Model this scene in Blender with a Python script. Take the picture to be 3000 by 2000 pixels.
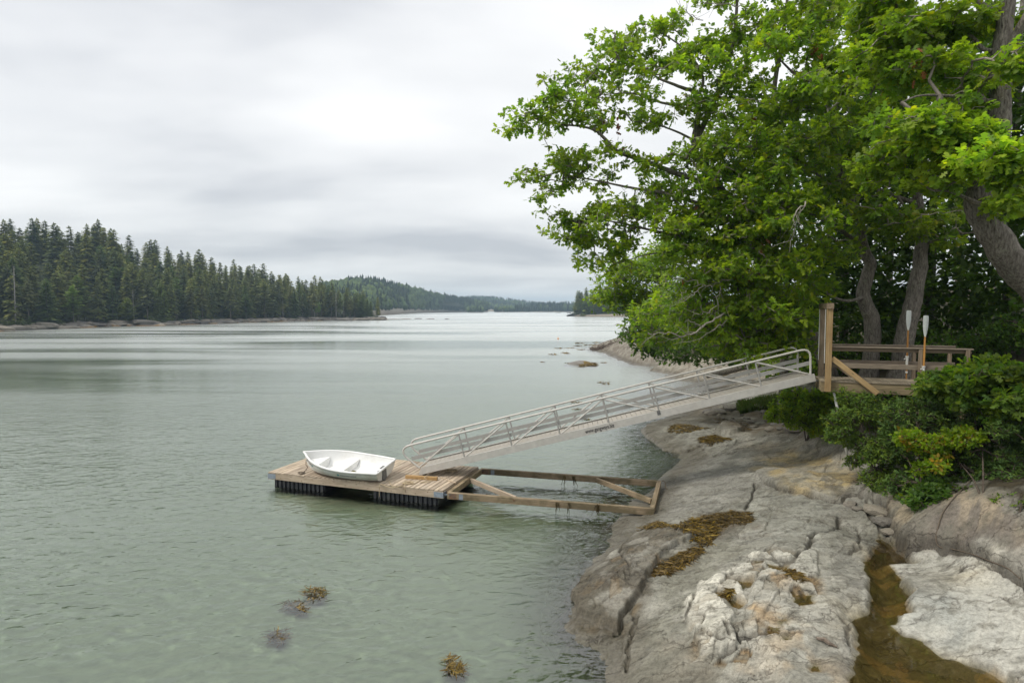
import bpy, math, random
import numpy as np
from mathutils import Vector, Matrix

for _o in list(bpy.data.objects):
    bpy.data.objects.remove(_o)
S = bpy.context.scene
C = S.collection
random.seed(7)
rng = np.random.default_rng(11)
R = math.radians

# ------------------------------------------------------------------ camera
CAM_H = 5.75                 # metres above the water
FPX = 1750.0                 # focal length in photo pixels (photo 3000 x 2000)
PITCH = math.atan(95.0 / FPX)
cam_d = bpy.data.cameras.new('camera')
cam_d.sensor_width = 36.0
cam_d.lens = 36.0 * FPX / 3000.0
cam_d.clip_start = 0.1
cam_d.clip_end = 20000.0
cam = bpy.data.objects.new('camera', cam_d)
C.objects.link(cam)
cam.location = (0, 0, CAM_H)
cam.rotation_euler = (math.pi / 2 - PITCH, 0, 0)
S.camera = cam

# ------------------------------------------------------------------ sky
SUN_EL, SUN_AZ = R(50), R(-108)      # azimuth from +Y towards +X
world = bpy.data.worlds.new('World')
S.world = world
world.use_nodes = True
nt = world.node_tree
for n in list(nt.nodes):
    nt.nodes.remove(n)
def N(tree, typ, **kw):
    n = tree.nodes.new(typ)
    for k, v in kw.items():
        setattr(n, k, v)
    return n
def L(tree, a, b):
    tree.links.new(a, b)
out = N(nt, 'ShaderNodeOutputWorld')
bg = N(nt, 'ShaderNodeBackground')
sky = N(nt, 'ShaderNodeTexSky')
sky.sky_type = 'NISHITA'
sky.sun_disc = False
sky.sun_elevation = SUN_EL
sky.sun_rotation = SUN_AZ
sky.air_density = 1.0
sky.dust_density = 2.0
tc = N(nt, 'ShaderNodeTexCoord')
sep = N(nt, 'ShaderNodeSeparateXYZ')
L(nt, tc.outputs['Generated'], sep.inputs[0])
def M2(tree, op, a, b=None, c=None):
    n = N(tree, 'ShaderNodeMath', operation=op)
    for i, v in enumerate((a, b, c)):
        if v is None:
            continue
        if isinstance(v, (int, float)):
            n.inputs[i].default_value = v
        else:
            L(tree, v, n.inputs[i])
    return n.outputs[0]
# clouds: a flat overcast deck above the land, projected by direction
zz = M2(nt, 'ADD', M2(nt, 'MAXIMUM', sep.outputs[2], 0.0), 0.16)
cx = M2(nt, 'DIVIDE', sep.outputs[0], zz)
cy = M2(nt, 'DIVIDE', sep.outputs[1], zz)
comb = N(nt, 'ShaderNodeCombineXYZ')
L(nt, cx, comb.inputs[0]); L(nt, cy, comb.inputs[1])
def wnoise(scale, detail, rough, off, dist=0.0):
    mp = N(nt, 'ShaderNodeMapping')
    mp.inputs['Location'].default_value = off
    mp.inputs['Scale'].default_value = (0.62, 1.0, 1.0)
    mp.inputs['Rotation'].default_value = (0, 0, R(-16))
    L(nt, comb.outputs[0], mp.inputs[0])
    t = N(nt, 'ShaderNodeTexNoise')
    t.inputs['Scale'].default_value = scale
    t.inputs['Detail'].default_value = detail
    t.inputs['Roughness'].default_value = rough
    t.inputs['Distortion'].default_value = dist
    L(nt, mp.outputs[0], t.inputs['Vector'])
    return t.outputs['Fac']
n1 = wnoise(0.42, 4.0, 0.45, (3.1, 7.7, 0.0), 0.25)
n2 = wnoise(1.3, 4.0, 0.50, (1.4, 2.2, 4.0), 0.15)
cl = M2(nt, 'ADD', M2(nt, 'MULTIPLY', n1, 0.66), M2(nt, 'MULTIPLY', n2, 0.34))
ramp = N(nt, 'ShaderNodeValToRGB')
e = ramp.color_ramp.elements
e[0].position = 0.41; e[0].color = (0.40, 0.410, 0.430, 1)
e[1].position = 0.60; e[1].color = (0.715, 0.713, 0.703, 1)
m = ramp.color_ramp.elements.new(0.49); m.color = (0.56, 0.564, 0.568, 1)
L(nt, cl, ramp.inputs[0])
# an overcast sky brightens steadily towards the zenith
grad = M2(nt, 'ADD', M2(nt, 'MULTIPLY', M2(nt, 'MAXIMUM', sep.outputs[2], 0.0), 0.38), 1.03)
gm_ = N(nt, 'ShaderNodeMix', data_type='RGBA', blend_type='MULTIPLY'); gm_.inputs[0].default_value = 1.0
L(nt, ramp.outputs[0], gm_.inputs[6]); L(nt, grad, gm_.inputs[7])
mixw = N(nt, 'ShaderNodeMix', data_type='RGBA')
mixw.inputs[0].default_value = 0.90        # overcast cover over the clear sky
skm = N(nt, 'ShaderNodeMix', data_type='RGBA', blend_type='MULTIPLY')
skm.inputs[0].default_value = 1.0
L(nt, sky.outputs[0], skm.inputs[6]); skm.inputs[7].default_value = (0.1, 0.1, 0.1, 1)
L(nt, skm.outputs[2], mixw.inputs[6]); L(nt, gm_.outputs[2], mixw.inputs[7])
L(nt, mixw.outputs[2], bg.inputs[0])
bg.inputs[1].default_value = 1.0
L(nt, bg.outputs[0], out.inputs[0])

# ------------------------------------------------------------------ sun (veiled by cloud)
sd = bpy.data.lights.new('sun', 'SUN')
sd.energy = 1.5
sd.angle = R(14)
sd.color = (1.0, 0.955, 0.88)
sun = bpy.data.objects.new('sun', sd)
C.objects.link(sun)
sdir = Vector((math.sin(SUN_AZ) * math.cos(SUN_EL), math.cos(SUN_AZ) * math.cos(SUN_EL), math.sin(SUN_EL)))
sun.rotation_euler = sdir.to_track_quat('Z', 'Y').to_euler()
sun.location = (0, 0, 60)

S.view_settings.view_transform = 'Standard'
S.view_settings.look = 'None'
S.view_settings.exposure = 0.55
S.view_settings.gamma = 1.0
S.view_settings.use_curve_mapping = False
S.render.engine = 'CYCLES'
S.cycles.max_bounces = 8
S.cycles.transparent_max_bounces = 8
S.cycles.diffuse_bounces = 5
S.cycles.glossy_bounces = 2
S.cycles.transmission_bounces = 4
S.cycles.volume_bounces = 0
S.cycles.caustics_reflective = False
S.cycles.caustics_refractive = False
S.cycles.use_denoising = True

# ------------------------------------------------------------------ photo pixel -> place
_sp, _cp = math.sin(PITCH), math.cos(PITCH)
def ray(px, py):
    a = (px - 1500.0) / FPX
    b = (1000.0 - py) / FPX
    return np.array([a, b * _sp + _cp, b * _cp - _sp])
def at_z(px, py, z=0.0):
    d = ray(px, py)
    t = (z - CAM_H) / d[2]
    return np.array([d[0] * t, d[1] * t, z])
def at_d(px, py, D):
    d = ray(px, py)
    t = D / d[1]
    return np.array([d[0] * t, D, CAM_H + d[2] * t])
def proj(P):
    P = np.asarray(P, float)
    x, y, z = P[..., 0], P[..., 1], P[..., 2] - CAM_H
    fwd = y * _cp - z * _sp
    up = y * _sp + z * _cp
    fwd = np.where(fwd < 0.05, 0.05, fwd)
    return 1500.0 + FPX * x / fwd, 1000.0 - FPX * up / fwd

# ------------------------------------------------------------------ object helpers
def tag(o, label=None, cat=None, group=None, kind=None):
    if label: o['label'] = label
    if cat: o['category'] = cat
    if group: o['group'] = group
    if kind: o['kind'] = kind
    return o
def empty(name, loc, label=None, cat=None, group=None, rz=0.0):
    o = bpy.data.objects.new(name, None)
    o.empty_display_size = 0.3
    o.location = loc
    o.rotation_euler = (0, 0, rz)
    C.objects.link(o)
    return tag(o, label, cat, group)
def np_mesh(name, V, F, mat=None, col=None, smooth=False, attrs=None):
    """V (n,3); F: array (m,k) or list of such arrays"""
    me = bpy.data.meshes.new(name)
    V = np.ascontiguousarray(V, dtype=np.float32)
    if not isinstance(F, list):
        F = [F]
    F = [np.asarray(f, dtype=np.int32) for f in F if len(f)]
    me.vertices.add(len(V))
    me.vertices.foreach_set('co', V.ravel())
    loops = np.concatenate([f.ravel() for f in F])
    tot = np.concatenate([np.full(len(f), f.shape[1], np.int32) for f in F])
    start = np.concatenate([[0], np.cumsum(tot)[:-1]]).astype(np.int32)
    me.loops.add(len(loops))
    me.loops.foreach_set('vertex_index', loops)
    me.polygons.add(len(tot))
    me.polygons.foreach_set('loop_start', start)
    me.polygons.foreach_set('loop_total', tot)
    if smooth:
        me.polygons.foreach_set('use_smooth', np.ones(len(tot), bool))
    if col is not None:
        c = np.ones((len(V), 4), np.float32)
        c[:, :3] = col
        a = me.color_attributes.new('Col', 'FLOAT_COLOR', 'POINT')
        a.data.foreach_set('color', c.ravel())
    if attrs:
        for k, v in attrs.items():
            a = me.attributes.new(k, 'FLOAT', 'POINT')
            a.data.foreach_set('value', np.asarray(v, np.float32))
    me.update(calc_edges=True)
    me.validate()
    if mat: me.materials.append(mat)
    return me
def link(name, me, parent=None, loc=(0, 0, 0)):
    o = bpy.data.objects.new(name, me)
    C.objects.link(o)
    o.location = loc
    if parent is not None:
        o.parent = parent
    return o
class MB:
    """collects simple solids, builds one mesh"""
    def __init__(s):
        s.v = []; s.f = []; s.c = []
    def add(s, vs, fs):
        b = len(s.v)
        s.v += [tuple(map(float, p)) for p in vs]
        s.f += [tuple(b + i for i in f) for f in fs]
    def box(s, lo, hi):
        x0, y0, z0 = lo; x1, y1, z1 = hi
        s.add([(x0,y0,z0),(x1,y0,z0),(x1,y1,z0),(x0,y1,z0),(x0,y0,z1),(x1,y0,z1),(x1,y1,z1),(x0,y1,z1)],
              [(3,2,1,0),(4,5,6,7),(0,1,5,4),(1,2,6,5),(2,3,7,6),(3,0,4,7)])
    def cbox(s, lo, hi, c=0.006):
        """box with its four long (x) edges chamfered"""
        x0, y0, z0 = lo; x1, y1, z1 = hi
        pr = [(y0+c,z0),(y1-c,z0),(y1,z0+c),(y1,z1-c),(y1-c,z1),(y0+c,z1),(y0,z1-c),(y0,z0+c)]
        vs = [(x0,)+p for p in pr] + [(x1,)+p for p in pr]
        fs = [tuple(range(7,-1,-1)), tuple(range(8,16))]
        for i in range(8):
            j = (i + 1) % 8
            fs.append((i, j, 8 + j, 8 + i))
        s.add(vs, fs)
    def tube(s, pts, r, n=8, caps=True):
        pts = [np.array(p, float) for p in pts]
        if not hasattr(r, '__len__'): r = [r] * len(pts)
        rings = []
        ref = None
        for i, p in enumerate(pts):
            a = pts[max(i-1, 0)]; b = pts[min(i+1, len(pts)-1)]
            t = b - a; t /= (np.linalg.norm(t) + 1e-9)
            if ref is None:
                ref = np.array([0,0,1.0]) if abs(t[2]) < 0.9 else np.array([1.0,0,0])
            u = ref - t * ref.dot(t); u /= (np.linalg.norm(u) + 1e-9)
            w = np.cross(t, u); ref = u
            rings.append([p + r[i] * (math.cos(2*math.pi*k/n) * u + math.sin(2*math.pi*k/n) * w) for k in range(n)])
        vs = [q for ring in rings for q in ring]
        fs = []
        for i in range(len(pts) - 1):
            for k in range(n):
                a = i*n + k; b = i*n + (k+1) % n
                fs.append((a, b, b + n, a + n))
        if caps:
            fs.append(tuple(range(n-1, -1, -1)))
            fs.append(tuple((len(pts)-1)*n + k for k in range(n)))
        s.add(vs, fs)
    def mesh(s, name, mat=None, smooth=False):
        me = bpy.data.meshes.new(name)
        me.from_pydata(s.v, [], s.f)
        if smooth:
            for p in me.polygons: p.use_smooth = True
        me.update()
        if mat: me.materials.append(mat)
        return me
    def obj(s, name, mat=None, parent=None, loc=(0,0,0), smooth=False):
        return link(name, s.mesh(name, mat, smooth), parent, loc)
def smooth_by_angle(me, ang=40):
    for p in me.polygons: p.use_smooth = True
    try:
        me.set_sharp_from_angle(angle=R(ang))
    except Exception:
        pass
def frame_matrix(p0, p1, up=(0, 0, 1)):
    """local X along p0->p1, Z close to up; origin at p0"""
    p0 = Vector(p0); p1 = Vector(p1)
    x = (p1 - p0).normalized()
    u = Vector(up)
    y = u.cross(x)
    if y.length < 1e-5:
        y = Vector((0, 1, 0)).cross(x)
    y.normalize()
    z = x.cross(y)
    M = Matrix((x, y, z)).transposed().to_4x4()
    M.translation = p0
    return M
def beam(name, p0, p1, w, h, mat, parent=None, up=(0, 0, 1), c=0.006, zoff=0.0):
    """squared timber from p0 to p1 (centre line of its TOP face if zoff=0 -> top at p)"""
    Lg = (Vector(p1) - Vector(p0)).length
    mb = MB(); mb.cbox((0, -w/2, -h + zoff), (Lg, w/2, zoff), c)
    me = mb.mesh(name, mat)
    o = bpy.data.objects.new(name, me); C.objects.link(o)
    M = frame_matrix(p0, p1, up)
    if parent is not None:
        o.parent = parent
        M = Matrix.Translation(-Vector(parent.location)) @ M if parent.rotation_euler.z == 0 else parent.matrix_basis.inverted() @ M
    o.matrix_basis = M
    return o

# ------------------------------------------------------------------ noise in numpy
def _hash(ix, iy, seed):
    h = (ix.astype(np.int64) * 374761393 + iy.astype(np.int64) * 668265263 + seed * 974634777) & 0xFFFFFFFF
    h = ((h ^ (h >> 13)) * 1274126177) & 0xFFFFFFFF
    h = h ^ (h >> 16)
    return (h & 0xFFFFFF) / float(0xFFFFFF)
def vnoise(x, y, seed=0):
    x = np.asarray(x, float); y = np.asarray(y, float)
    ix = np.floor(x); iy = np.floor(y)
    fx = x - ix; fy = y - iy
    u = fx*fx*fx*(fx*(fx*6-15)+10); v = fy*fy*fy*(fy*(fy*6-15)+10)
    a = _hash(ix, iy, seed); b = _hash(ix+1, iy, seed); c = _hash(ix, iy+1, seed); d = _hash(ix+1, iy+1, seed)
    return (a*(1-u)+b*u)*(1-v) + (c*(1-u)+d*u)*v
def fbm(x, y, oct=4, seed=0, gain=0.5, lac=2.03):
    s = 0.0; a = 1.0; t = 0.0
    for i in range(oct):
        s = s + a * vnoise(x, y, seed + i*17); t += a
        x = x*lac + 13.7; y = y*lac - 7.3; a *= gain
    return s / t
def voro(x, y, seed=0):
    """cell noise: distance to the border between cells and a random number per cell"""
    x = np.asarray(x, float); y = np.asarray(y, float)
    ix = np.floor(x); iy = np.floor(y)
    f1 = np.full(x.shape, 9.0); f2 = np.full(x.shape, 9.0); cid = np.zeros(x.shape)
    for dx in (-1, 0, 1):
        for dy in (-1, 0, 1):
            cx_, cy_ = ix+dx, iy+dy
            d = np.hypot(cx_+.1+.8*_hash(cx_, cy_, seed)-x, cy_+.1+.8*_hash(cx_, cy_, seed+5)-y)
            n = d < f1
            f2 = np.where(n, f1, np.minimum(f2, d)); cid = np.where(n, _hash(cx_, cy_, seed+9), cid); f1 = np.where(n, d, f1)
    return f2-f1, cid
def sstep(a, b, x):
    t = np.clip((x - a) / (b - a), 0, 1)
    return t*t*(3-2*t)
def seg_dist(px, py, pts):
    """distance of points to a polyline"""
    best = np.full(np.shape(px), 1e9)
    for (ax, ay), (bx, by) in zip(pts[:-1], pts[1:]):
        dx, dy = bx-ax, by-ay
        q = dx*dx+dy*dy+1e-12
        t = np.clip(((px-ax)*dx+(py-ay)*dy)/q, 0, 1)
        best = np.minimum(best, np.hypot(px-ax-t*dx, py-ay-t*dy))
    return best
def poly_sd(px, py, pts):
    """signed distance to a polygon, positive inside"""
    ins = np.zeros(np.shape(px), bool)
    n = len(pts)
    for i in range(n):
        ax, ay = pts[i]; bx, by = pts[(i+1) % n]
        if ay == by: continue
        cond = ((ay > py) != (by > py)) & (px < (bx-ax)*(py-ay)/(by-ay)+ax)
        ins ^= cond
    d = seg_dist(px, py, list(pts) + [pts[0]])
    return np.where(ins, d, -d)
# ================================================================== materials
def new_mat(name):
    m = bpy.data.materials.new(name)
    m.use_nodes = True
    t = m.node_tree
    b = t.nodes['Principled BSDF']
    return m, t, b
def node_noise(t, vec, scale, detail=4, rough=0.55, dist=0.0, mscale=None):
    if mscale is not None:
        mp = N(t, 'ShaderNodeMapping'); mp.inputs['Scale'].default_value = mscale
        L(t, vec, mp.inputs[0]); vec = mp.outputs[0]
    n = N(t, 'ShaderNodeTexNoise')
    n.inputs['Scale'].default_value = scale
    n.inputs['Detail'].default_value = detail
    n.inputs['Roughness'].default_value = rough
    n.inputs['Distortion'].default_value = dist
    L(t, vec, n.inputs['Vector'])
    return n.outputs['Fac']
def node_ramp(t, fac, stops):
    r = N(t, 'ShaderNodeValToRGB')
    el = r.color_ramp.elements
    while len(el) < len(stops): el.new(0.5)
    for e_, (p, c) in zip(el, stops):
        e_.position = p
        e_.color = (*c, 1) if hasattr(c, '__len__') else (c, c, c, 1)
    L(t, fac, r.inputs[0])
    return r.outputs[0]
def node_mix(t, fac, a, b, mode='MIX'):
    n = N(t, 'ShaderNodeMix', data_type='RGBA', blend_type=mode)
    for i, v in ((0, fac), (6, a), (7, b)):
        if isinstance(v, (int, float)):
            n.inputs[i].default_value = v if i == 0 else (v, v, v, 1)
        elif isinstance(v, tuple):
            n.inputs[i].default_value = (*v, 1)
        else:
            L(t, v, n.inputs[i])
    return n.outputs[2]
def node_bump(t, h, dist, strength=1.0, normal=None):
    b = N(t, 'ShaderNodeBump')
    b.inputs['Strength'].default_value = strength
    b.inputs['Distance'].default_value = dist
    L(t, h, b.inputs['Height'])
    if normal is not None: L(t, normal, b.inputs['Normal'])
    return b.outputs[0]
def obj_coord(t):
    return N(t, 'ShaderNodeTexCoord').outputs['Object']
def obj_rand(t):
    return N(t, 'ShaderNodeObjectInfo').outputs['Random']

def wood_mat(name, light, dark, grain=1.0, rough=0.85, mottling=0.5, stain=None):
    """weathered timber: grain runs along local X"""
    m, t, b = new_mat(name)
    oc = obj_coord(t); rnd = obj_rand(t)
    sh = N(t, 'ShaderNodeVectorMath', operation='ADD')
    cm = N(t, 'ShaderNodeCombineXYZ')
    for i in range(3): L(t, M2(t, 'MULTIPLY', rnd, 37.0 + 11*i), cm.inputs[i])
    L(t, oc, sh.inputs[0]); L(t, cm.outputs[0], sh.inputs[1])
    v = sh.outputs[0]
    g = node_noise(t, v, 9*grain, 5, 0.6, 0.4, (0.35, 6, 6))
    g2 = node_noise(t, v, 2.2, 4, 0.6, 0.3, (0.7, 2, 2))
    c = node_mix(t, node_ramp(t, g, [(0.33, 0.0), (0.67, 1.0)]), dark, light)
    c = node_mix(t, mottling, c, node_ramp(t, g2, [(0.3, 0.55), (0.7, 1.25)]), 'MULTIPLY')
    vr = node_ramp(t, rnd, [(0.0, (0.80, 0.78, 0.76)), (0.5, (1.0, 1.0, 1.0)), (1.0, (1.14, 1.12, 1.06))])
    c = node_mix(t, 1.0, c, vr, 'MULTIPLY')
    # knots
    vo = N(t, 'ShaderNodeTexVoronoi'); vo.inputs['Scale'].default_value = 1.0
    mp = N(t, 'ShaderNodeMapping'); mp.inputs['Scale'].default_value = (2.2, 6, 6)
    L(t, v, mp.inputs[0]); L(t, mp.outputs[0], vo.inputs['Vector'])
    k = node_ramp(t, vo.outputs['Distance'], [(0.05, 1.0), (0.13, 0.0)])
    c = node_mix(t, M2(t, 'MULTIPLY', k, 0.6), c, tuple(x*0.3 for x in dark))
    if stain is not None:
        st = node_noise(t, v, 1.3, 4, 0.6)
        c = node_mix(t, node_ramp(t, st, [(0.50, 0.0), (0.62, 0.7)]), c, stain)
    L(t, c, b.inputs['Base Color'])
    b.inputs['Roughness'].default_value = rough
    b.inputs['Specular IOR Level'].default_value = 0.25
    L(t, node_bump(t, g, 0.004, 0.7), b.inputs['Normal'])
    return m
M_DECK = wood_mat('float_decking', (0.56, 0.475, 0.375), (0.36, 0.285, 0.21), 1.0, 0.85, 0.6)
M_FASCIA = wood_mat('float_fascia', (0.55, 0.455, 0.35), (0.38, 0.295, 0.21), 0.8, 0.85, 0.45)
M_FRAME = wood_mat('frame_timber', (0.36, 0.285, 0.19), (0.20, 0.15, 0.09), 0.8, 0.8, 0.6, (0.10, 0.085, 0.045))
M_POST = wood_mat('fresh_post_timber', (0.50, 0.36, 0.185), (0.34, 0.225, 0.105), 0.8, 0.8, 0.3)
M_POSTG = wood_mat('aged_post_timber', (0.30, 0.235, 0.165), (0.17, 0.13, 0.09), 0.8, 0.85, 0.5)
M_RAIL = wood_mat('grey_rail_timber', (0.27, 0.225, 0.175), (0.14, 0.115, 0.09), 1.2, 0.9, 0.5)
M_PIER = wood_mat('pier_decking', (0.37, 0.315, 0.24), (0.20, 0.165, 0.115), 1.0, 0.9, 0.4)
M_GIRDER = wood_mat('pier_girder', (0.30, 0.24, 0.145), (0.17, 0.135, 0.08), 0.7, 0.85, 0.6)
M_CHOCK = wood_mat('tan_chock_timber', (0.44, 0.29, 0.14), (0.30, 0.185, 0.08), 0.8, 0.8, 0.3)
M_OAR = wood_mat('varnished_oar_wood', (0.50, 0.26, 0.075), (0.36, 0.17, 0.04), 1.0, 0.4, 0.25)
M_DRIFT = wood_mat('driftwood', (0.30, 0.25, 0.20), (0.13, 0.10, 0.08), 1.4, 0.9, 0.6)

def plain_mat(name, col, rough=0.6, metal=0.0, var=0.15, scale=8.0, bump=0.0, spec=0.5, dirt=None):
    m, t, b = new_mat(name)
    oc = obj_coord(t)
    n = node_noise(t, oc, scale, 5, 0.6)
    c = node_mix(t, 1.0, col, node_ramp(t, n, [(0.3, 1.0 - var), (0.7, 1.0 + var)]), 'MULTIPLY')
    if dirt is not None:
        dn = node_noise(t, oc, scale*0.35, 5, 0.65)
        c = node_mix(t, node_ramp(t, dn, [(0.48, 0.0), (0.72, dirt[1])]), c, dirt[0])
    L(t, c, b.inputs['Base Color'])
    b.inputs['Roughness'].default_value = rough
    b.inputs['Metallic'].default_value = metal
    b.inputs['Specular IOR Level'].default_value = spec
    if bump: L(t, node_bump(t, n, bump, 0.8), b.inputs['Normal'])
    return m
M_ALU = plain_mat('dull_aluminium', (0.54, 0.52, 0.475), 0.5, 0.12, 0.10, 6, 0.0, 0.5, ((0.42, 0.38, 0.33), 0.35))
M_ALUDECK = plain_mat('aluminium_decking', (0.50, 0.465, 0.41), 0.6, 0.05, 0.12, 9, 0.0, 0.4, ((0.40, 0.34, 0.27), 0.4))
M_ALUBAR = plain_mat('aluminium_bar', (0.38, 0.37, 0.345), 0.5, 0.15, 0.08, 6)
M_HULL = plain_mat('white_hull_plastic', (0.74, 0.735, 0.70), 0.42, 0, 0.03, 5, 0.0, 0.45, ((0.52, 0.46, 0.34), 0.55))
M_HULLIN = plain_mat('white_inner_plastic', (0.78, 0.78, 0.765), 0.45, 0, 0.03, 5, 0.0, 0.4, ((0.58, 0.55, 0.47), 0.40))
M_GREYPAD = plain_mat('grey_plastic', (0.14, 0.14, 0.135), 0.6, 0, 0.2)
M_BLACK = plain_mat('black_tub_plastic', (0.012, 0.013, 0.018), 0.42, 0, 0.3, 12, 0, 0.5, ((0.16, 0.16, 0.15), 0.25))
M_ZINC = plain_mat('galvanised_plate', (0.27, 0.31, 0.36), 0.5, 0.5, 0.18, 14)
M_RUST = plain_mat('rusty_plate', (0.20, 0.12, 0.07), 0.7, 0.3, 0.4, 12, 0, 0.4, ((0.12, 0.13, 0.15), 0.9))
M_ROPE = plain_mat('tan_rope', (0.46, 0.37, 0.24), 0.9, 0, 0.2, 40)
M_ROPED = plain_mat('dark_rope', (0.11, 0.085, 0.06), 0.9, 0, 0.25, 40)
M_INK = plain_mat('black_lettering', (0.03, 0.028, 0.026), 0.6, 0, 0.1)
M_BLUEINK = plain_mat('navy_lettering', (0.03, 0.045, 0.10), 0.6, 0, 0.1)
M_TEAL = plain_mat('teal_logo', (0.02, 0.26, 0.30), 0.6, 0, 0.1)
M_OLIVE = plain_mat('olive_cloth', (0.13, 0.11, 0.03), 0.9, 0, 0.4, 20)
M_WHITEP = plain_mat('white_paint', (0.62, 0.62, 0.58), 0.6, 0, 0.1, 10, 0, 0.4, ((0.35, 0.33, 0.28), 0.5))
M_BLADE = plain_mat('oar_blade_paint', (0.50, 0.53, 0.50), 0.5, 0, 0.08, 9, 0, 0.4)
M_ORANGE = plain_mat('orange_buoy', (0.75, 0.30, 0.05), 0.5, 0, 0.1)

# ---- rock: colours of the ledge are stored on its vertices, the nodes add grain
def rock_mat(name, use_attr=True, base=(0.30, 0.28, 0.25), bump=1.0):
    m, t, b = new_mat(name)
    oc = obj_coord(t)
    rot = N(t, 'ShaderNodeMapping')
    rot.inputs['Rotation'].default_value = (0, 0, R(-43)); rot.inputs['Scale'].default_value = (0.35, 1.6, 1.6)
    L(t, oc, rot.inputs[0])
    st = node_noise(t, rot.outputs[0], 3.6, 5, 0.68, 0.15)
    fine = node_noise(t, oc, 16, 4, 0.7)
    speck = node_noise(t, oc, 60, 2, 0.6)
    if use_attr:
        a = N(t, 'ShaderNodeVertexColor'); a.layer_name = 'Col'; c = a.outputs[0]
    else:
        c = node_mix(t, 1.0, base, node_ramp(t, obj_rand(t), [(0, (0.7, 0.7, 0.72)), (1, (1.25, 1.18, 1.05))]), 'MULTIPLY')
    c = node_mix(t, 1.0, c, node_ramp(t, st, [(0.30, 0.64), (0.5, 0.98), (0.72, 1.20)]), 'MULTIPLY')
    c = node_mix(t, 1.0, c, node_ramp(t, fine, [(0.30, 0.62), (0.50, 0.97), (0.72, 1.18)]), 'MULTIPLY')
    c = node_mix(t, 1.0, c, node_ramp(t, speck, [(0.33, 0.82), (0.55, 1.03)]), 'MULTIPLY')
    # hairline joints
    vo = N(t, 'ShaderNodeTexVoronoi', feature='DISTANCE_TO_EDGE')
    dn = N(t, 'ShaderNodeTexNoise'); dn.inputs['Scale'].default_value = 2.0; dn.inputs['Detail'].default_value = 4
    dn.inputs['Roughness'].default_value = .65
    L(t, oc, dn.inputs['Vector'])
    wv = N(t, 'ShaderNodeVectorMath', operation='MULTIPLY_ADD')
    L(t, dn.outputs['Color'], wv.inputs[0]); wv.inputs[1].default_value = (0.9, 0.9, 0.9); L(t, rot.outputs[0], wv.inputs[2])
    vo.inputs['Scale'].default_value = 0.75
    L(t, wv.outputs[0], vo.inputs['Vector'])
    cr = node_ramp(t, vo.outputs['Distance'], [(0.0, 0.0), (0.022, 1.0)])
    c = node_mix(t, 0.55, c, node_mix(t, cr, (0.35, 0.32, 0.30), (1, 1, 1)), 'MULTIPLY')
    L(t, c, b.inputs['Base Color'])
    b.inputs['Specular IOR Level'].default_value = 0.3
    if use_attr:
        w = N(t, 'ShaderNodeAttribute'); w.attribute_name = 'wet'
        L(t, node_ramp(t, w.outputs['Fac'], [(0, 0.86), (1, 0.36)]), b.inputs['Roughness'])
    else:
        b.inputs['Roughness'].default_value = 0.85
    nrm = node_bump(t, st, 0.014*bump, 0.7)
    nrm = node_bump(t, fine, 0.014*bump, 0.9, nrm)
    nrm = node_bump(t, cr, 0.02*bump, 0.6, nrm)
    L(t, nrm, b.inputs['Normal'])
    return m
M_ROCK = rock_mat('ledge_rock')
M_STONE = rock_mat('loose_stone', False, (0.23, 0.215, 0.19))
M_FARROCK = rock_mat('far_shore_rock', False, (0.19, 0.178, 0.162))

# ---- foliage: leaf colour on the vertices
def leaf_mat(name, trans=0.45, rough=0.45, tint=(1, 1, 1), objvar=0.0):
    m, t, b = new_mat(name)
    a = N(t, 'ShaderNodeVertexColor'); a.layer_name = 'Col'
    c = node_mix(t, 1.0, a.outputs[0], tint, 'MULTIPLY')
    if objvar:
        c = node_mix(t, 1.0, c, node_ramp(t, obj_rand(t), [(0, (1-objvar, 1-objvar*0.8, 1-objvar*0.3)), (0.5, (1, 1, 1)), (1, (1+objvar*1.4, 1+objvar, 1+objvar*0.1))]), 'MULTIPLY')
    L(t, c, b.inputs['Base Color'])
    b.inputs['Roughness'].default_value = rough
    b.inputs['Specular IOR Level'].default_value = 0.35
    if trans > 0:
        tr = N(t, 'ShaderNodeBsdfTranslucent')
        L(t, node_mix(t, 1.0, c, (1.75, 1.95, 0.60), 'MULTIPLY'), tr.inputs[0])
        mx = N(t, 'ShaderNodeMixShader'); mx.inputs[0].default_value = trans
        L(t, b.outputs[0], mx.inputs[1]); L(t, tr.outputs[0], mx.inputs[2])
        L(t, mx.outputs[0], t.nodes['Material Output'].inputs[0])
    return m
M_LEAF = leaf_mat('oak_leaves', 0.52)
M_NEEDLE = leaf_mat('needles', 0.18, 0.7)
M_CONIF = leaf_mat('far_needles', 0.12, 0.8, (1, 1, 1), 0.30)
M_WOODS = leaf_mat('distant_wood', 0.0, 0.9)
M_DEAD = leaf_mat('dry_leaves', 0.25, 0.8)
M_WEED = leaf_mat('rockweed', 0.15, 0.45)
M_GRASS = leaf_mat('shore_grass', 0.3, 0.7)

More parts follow.
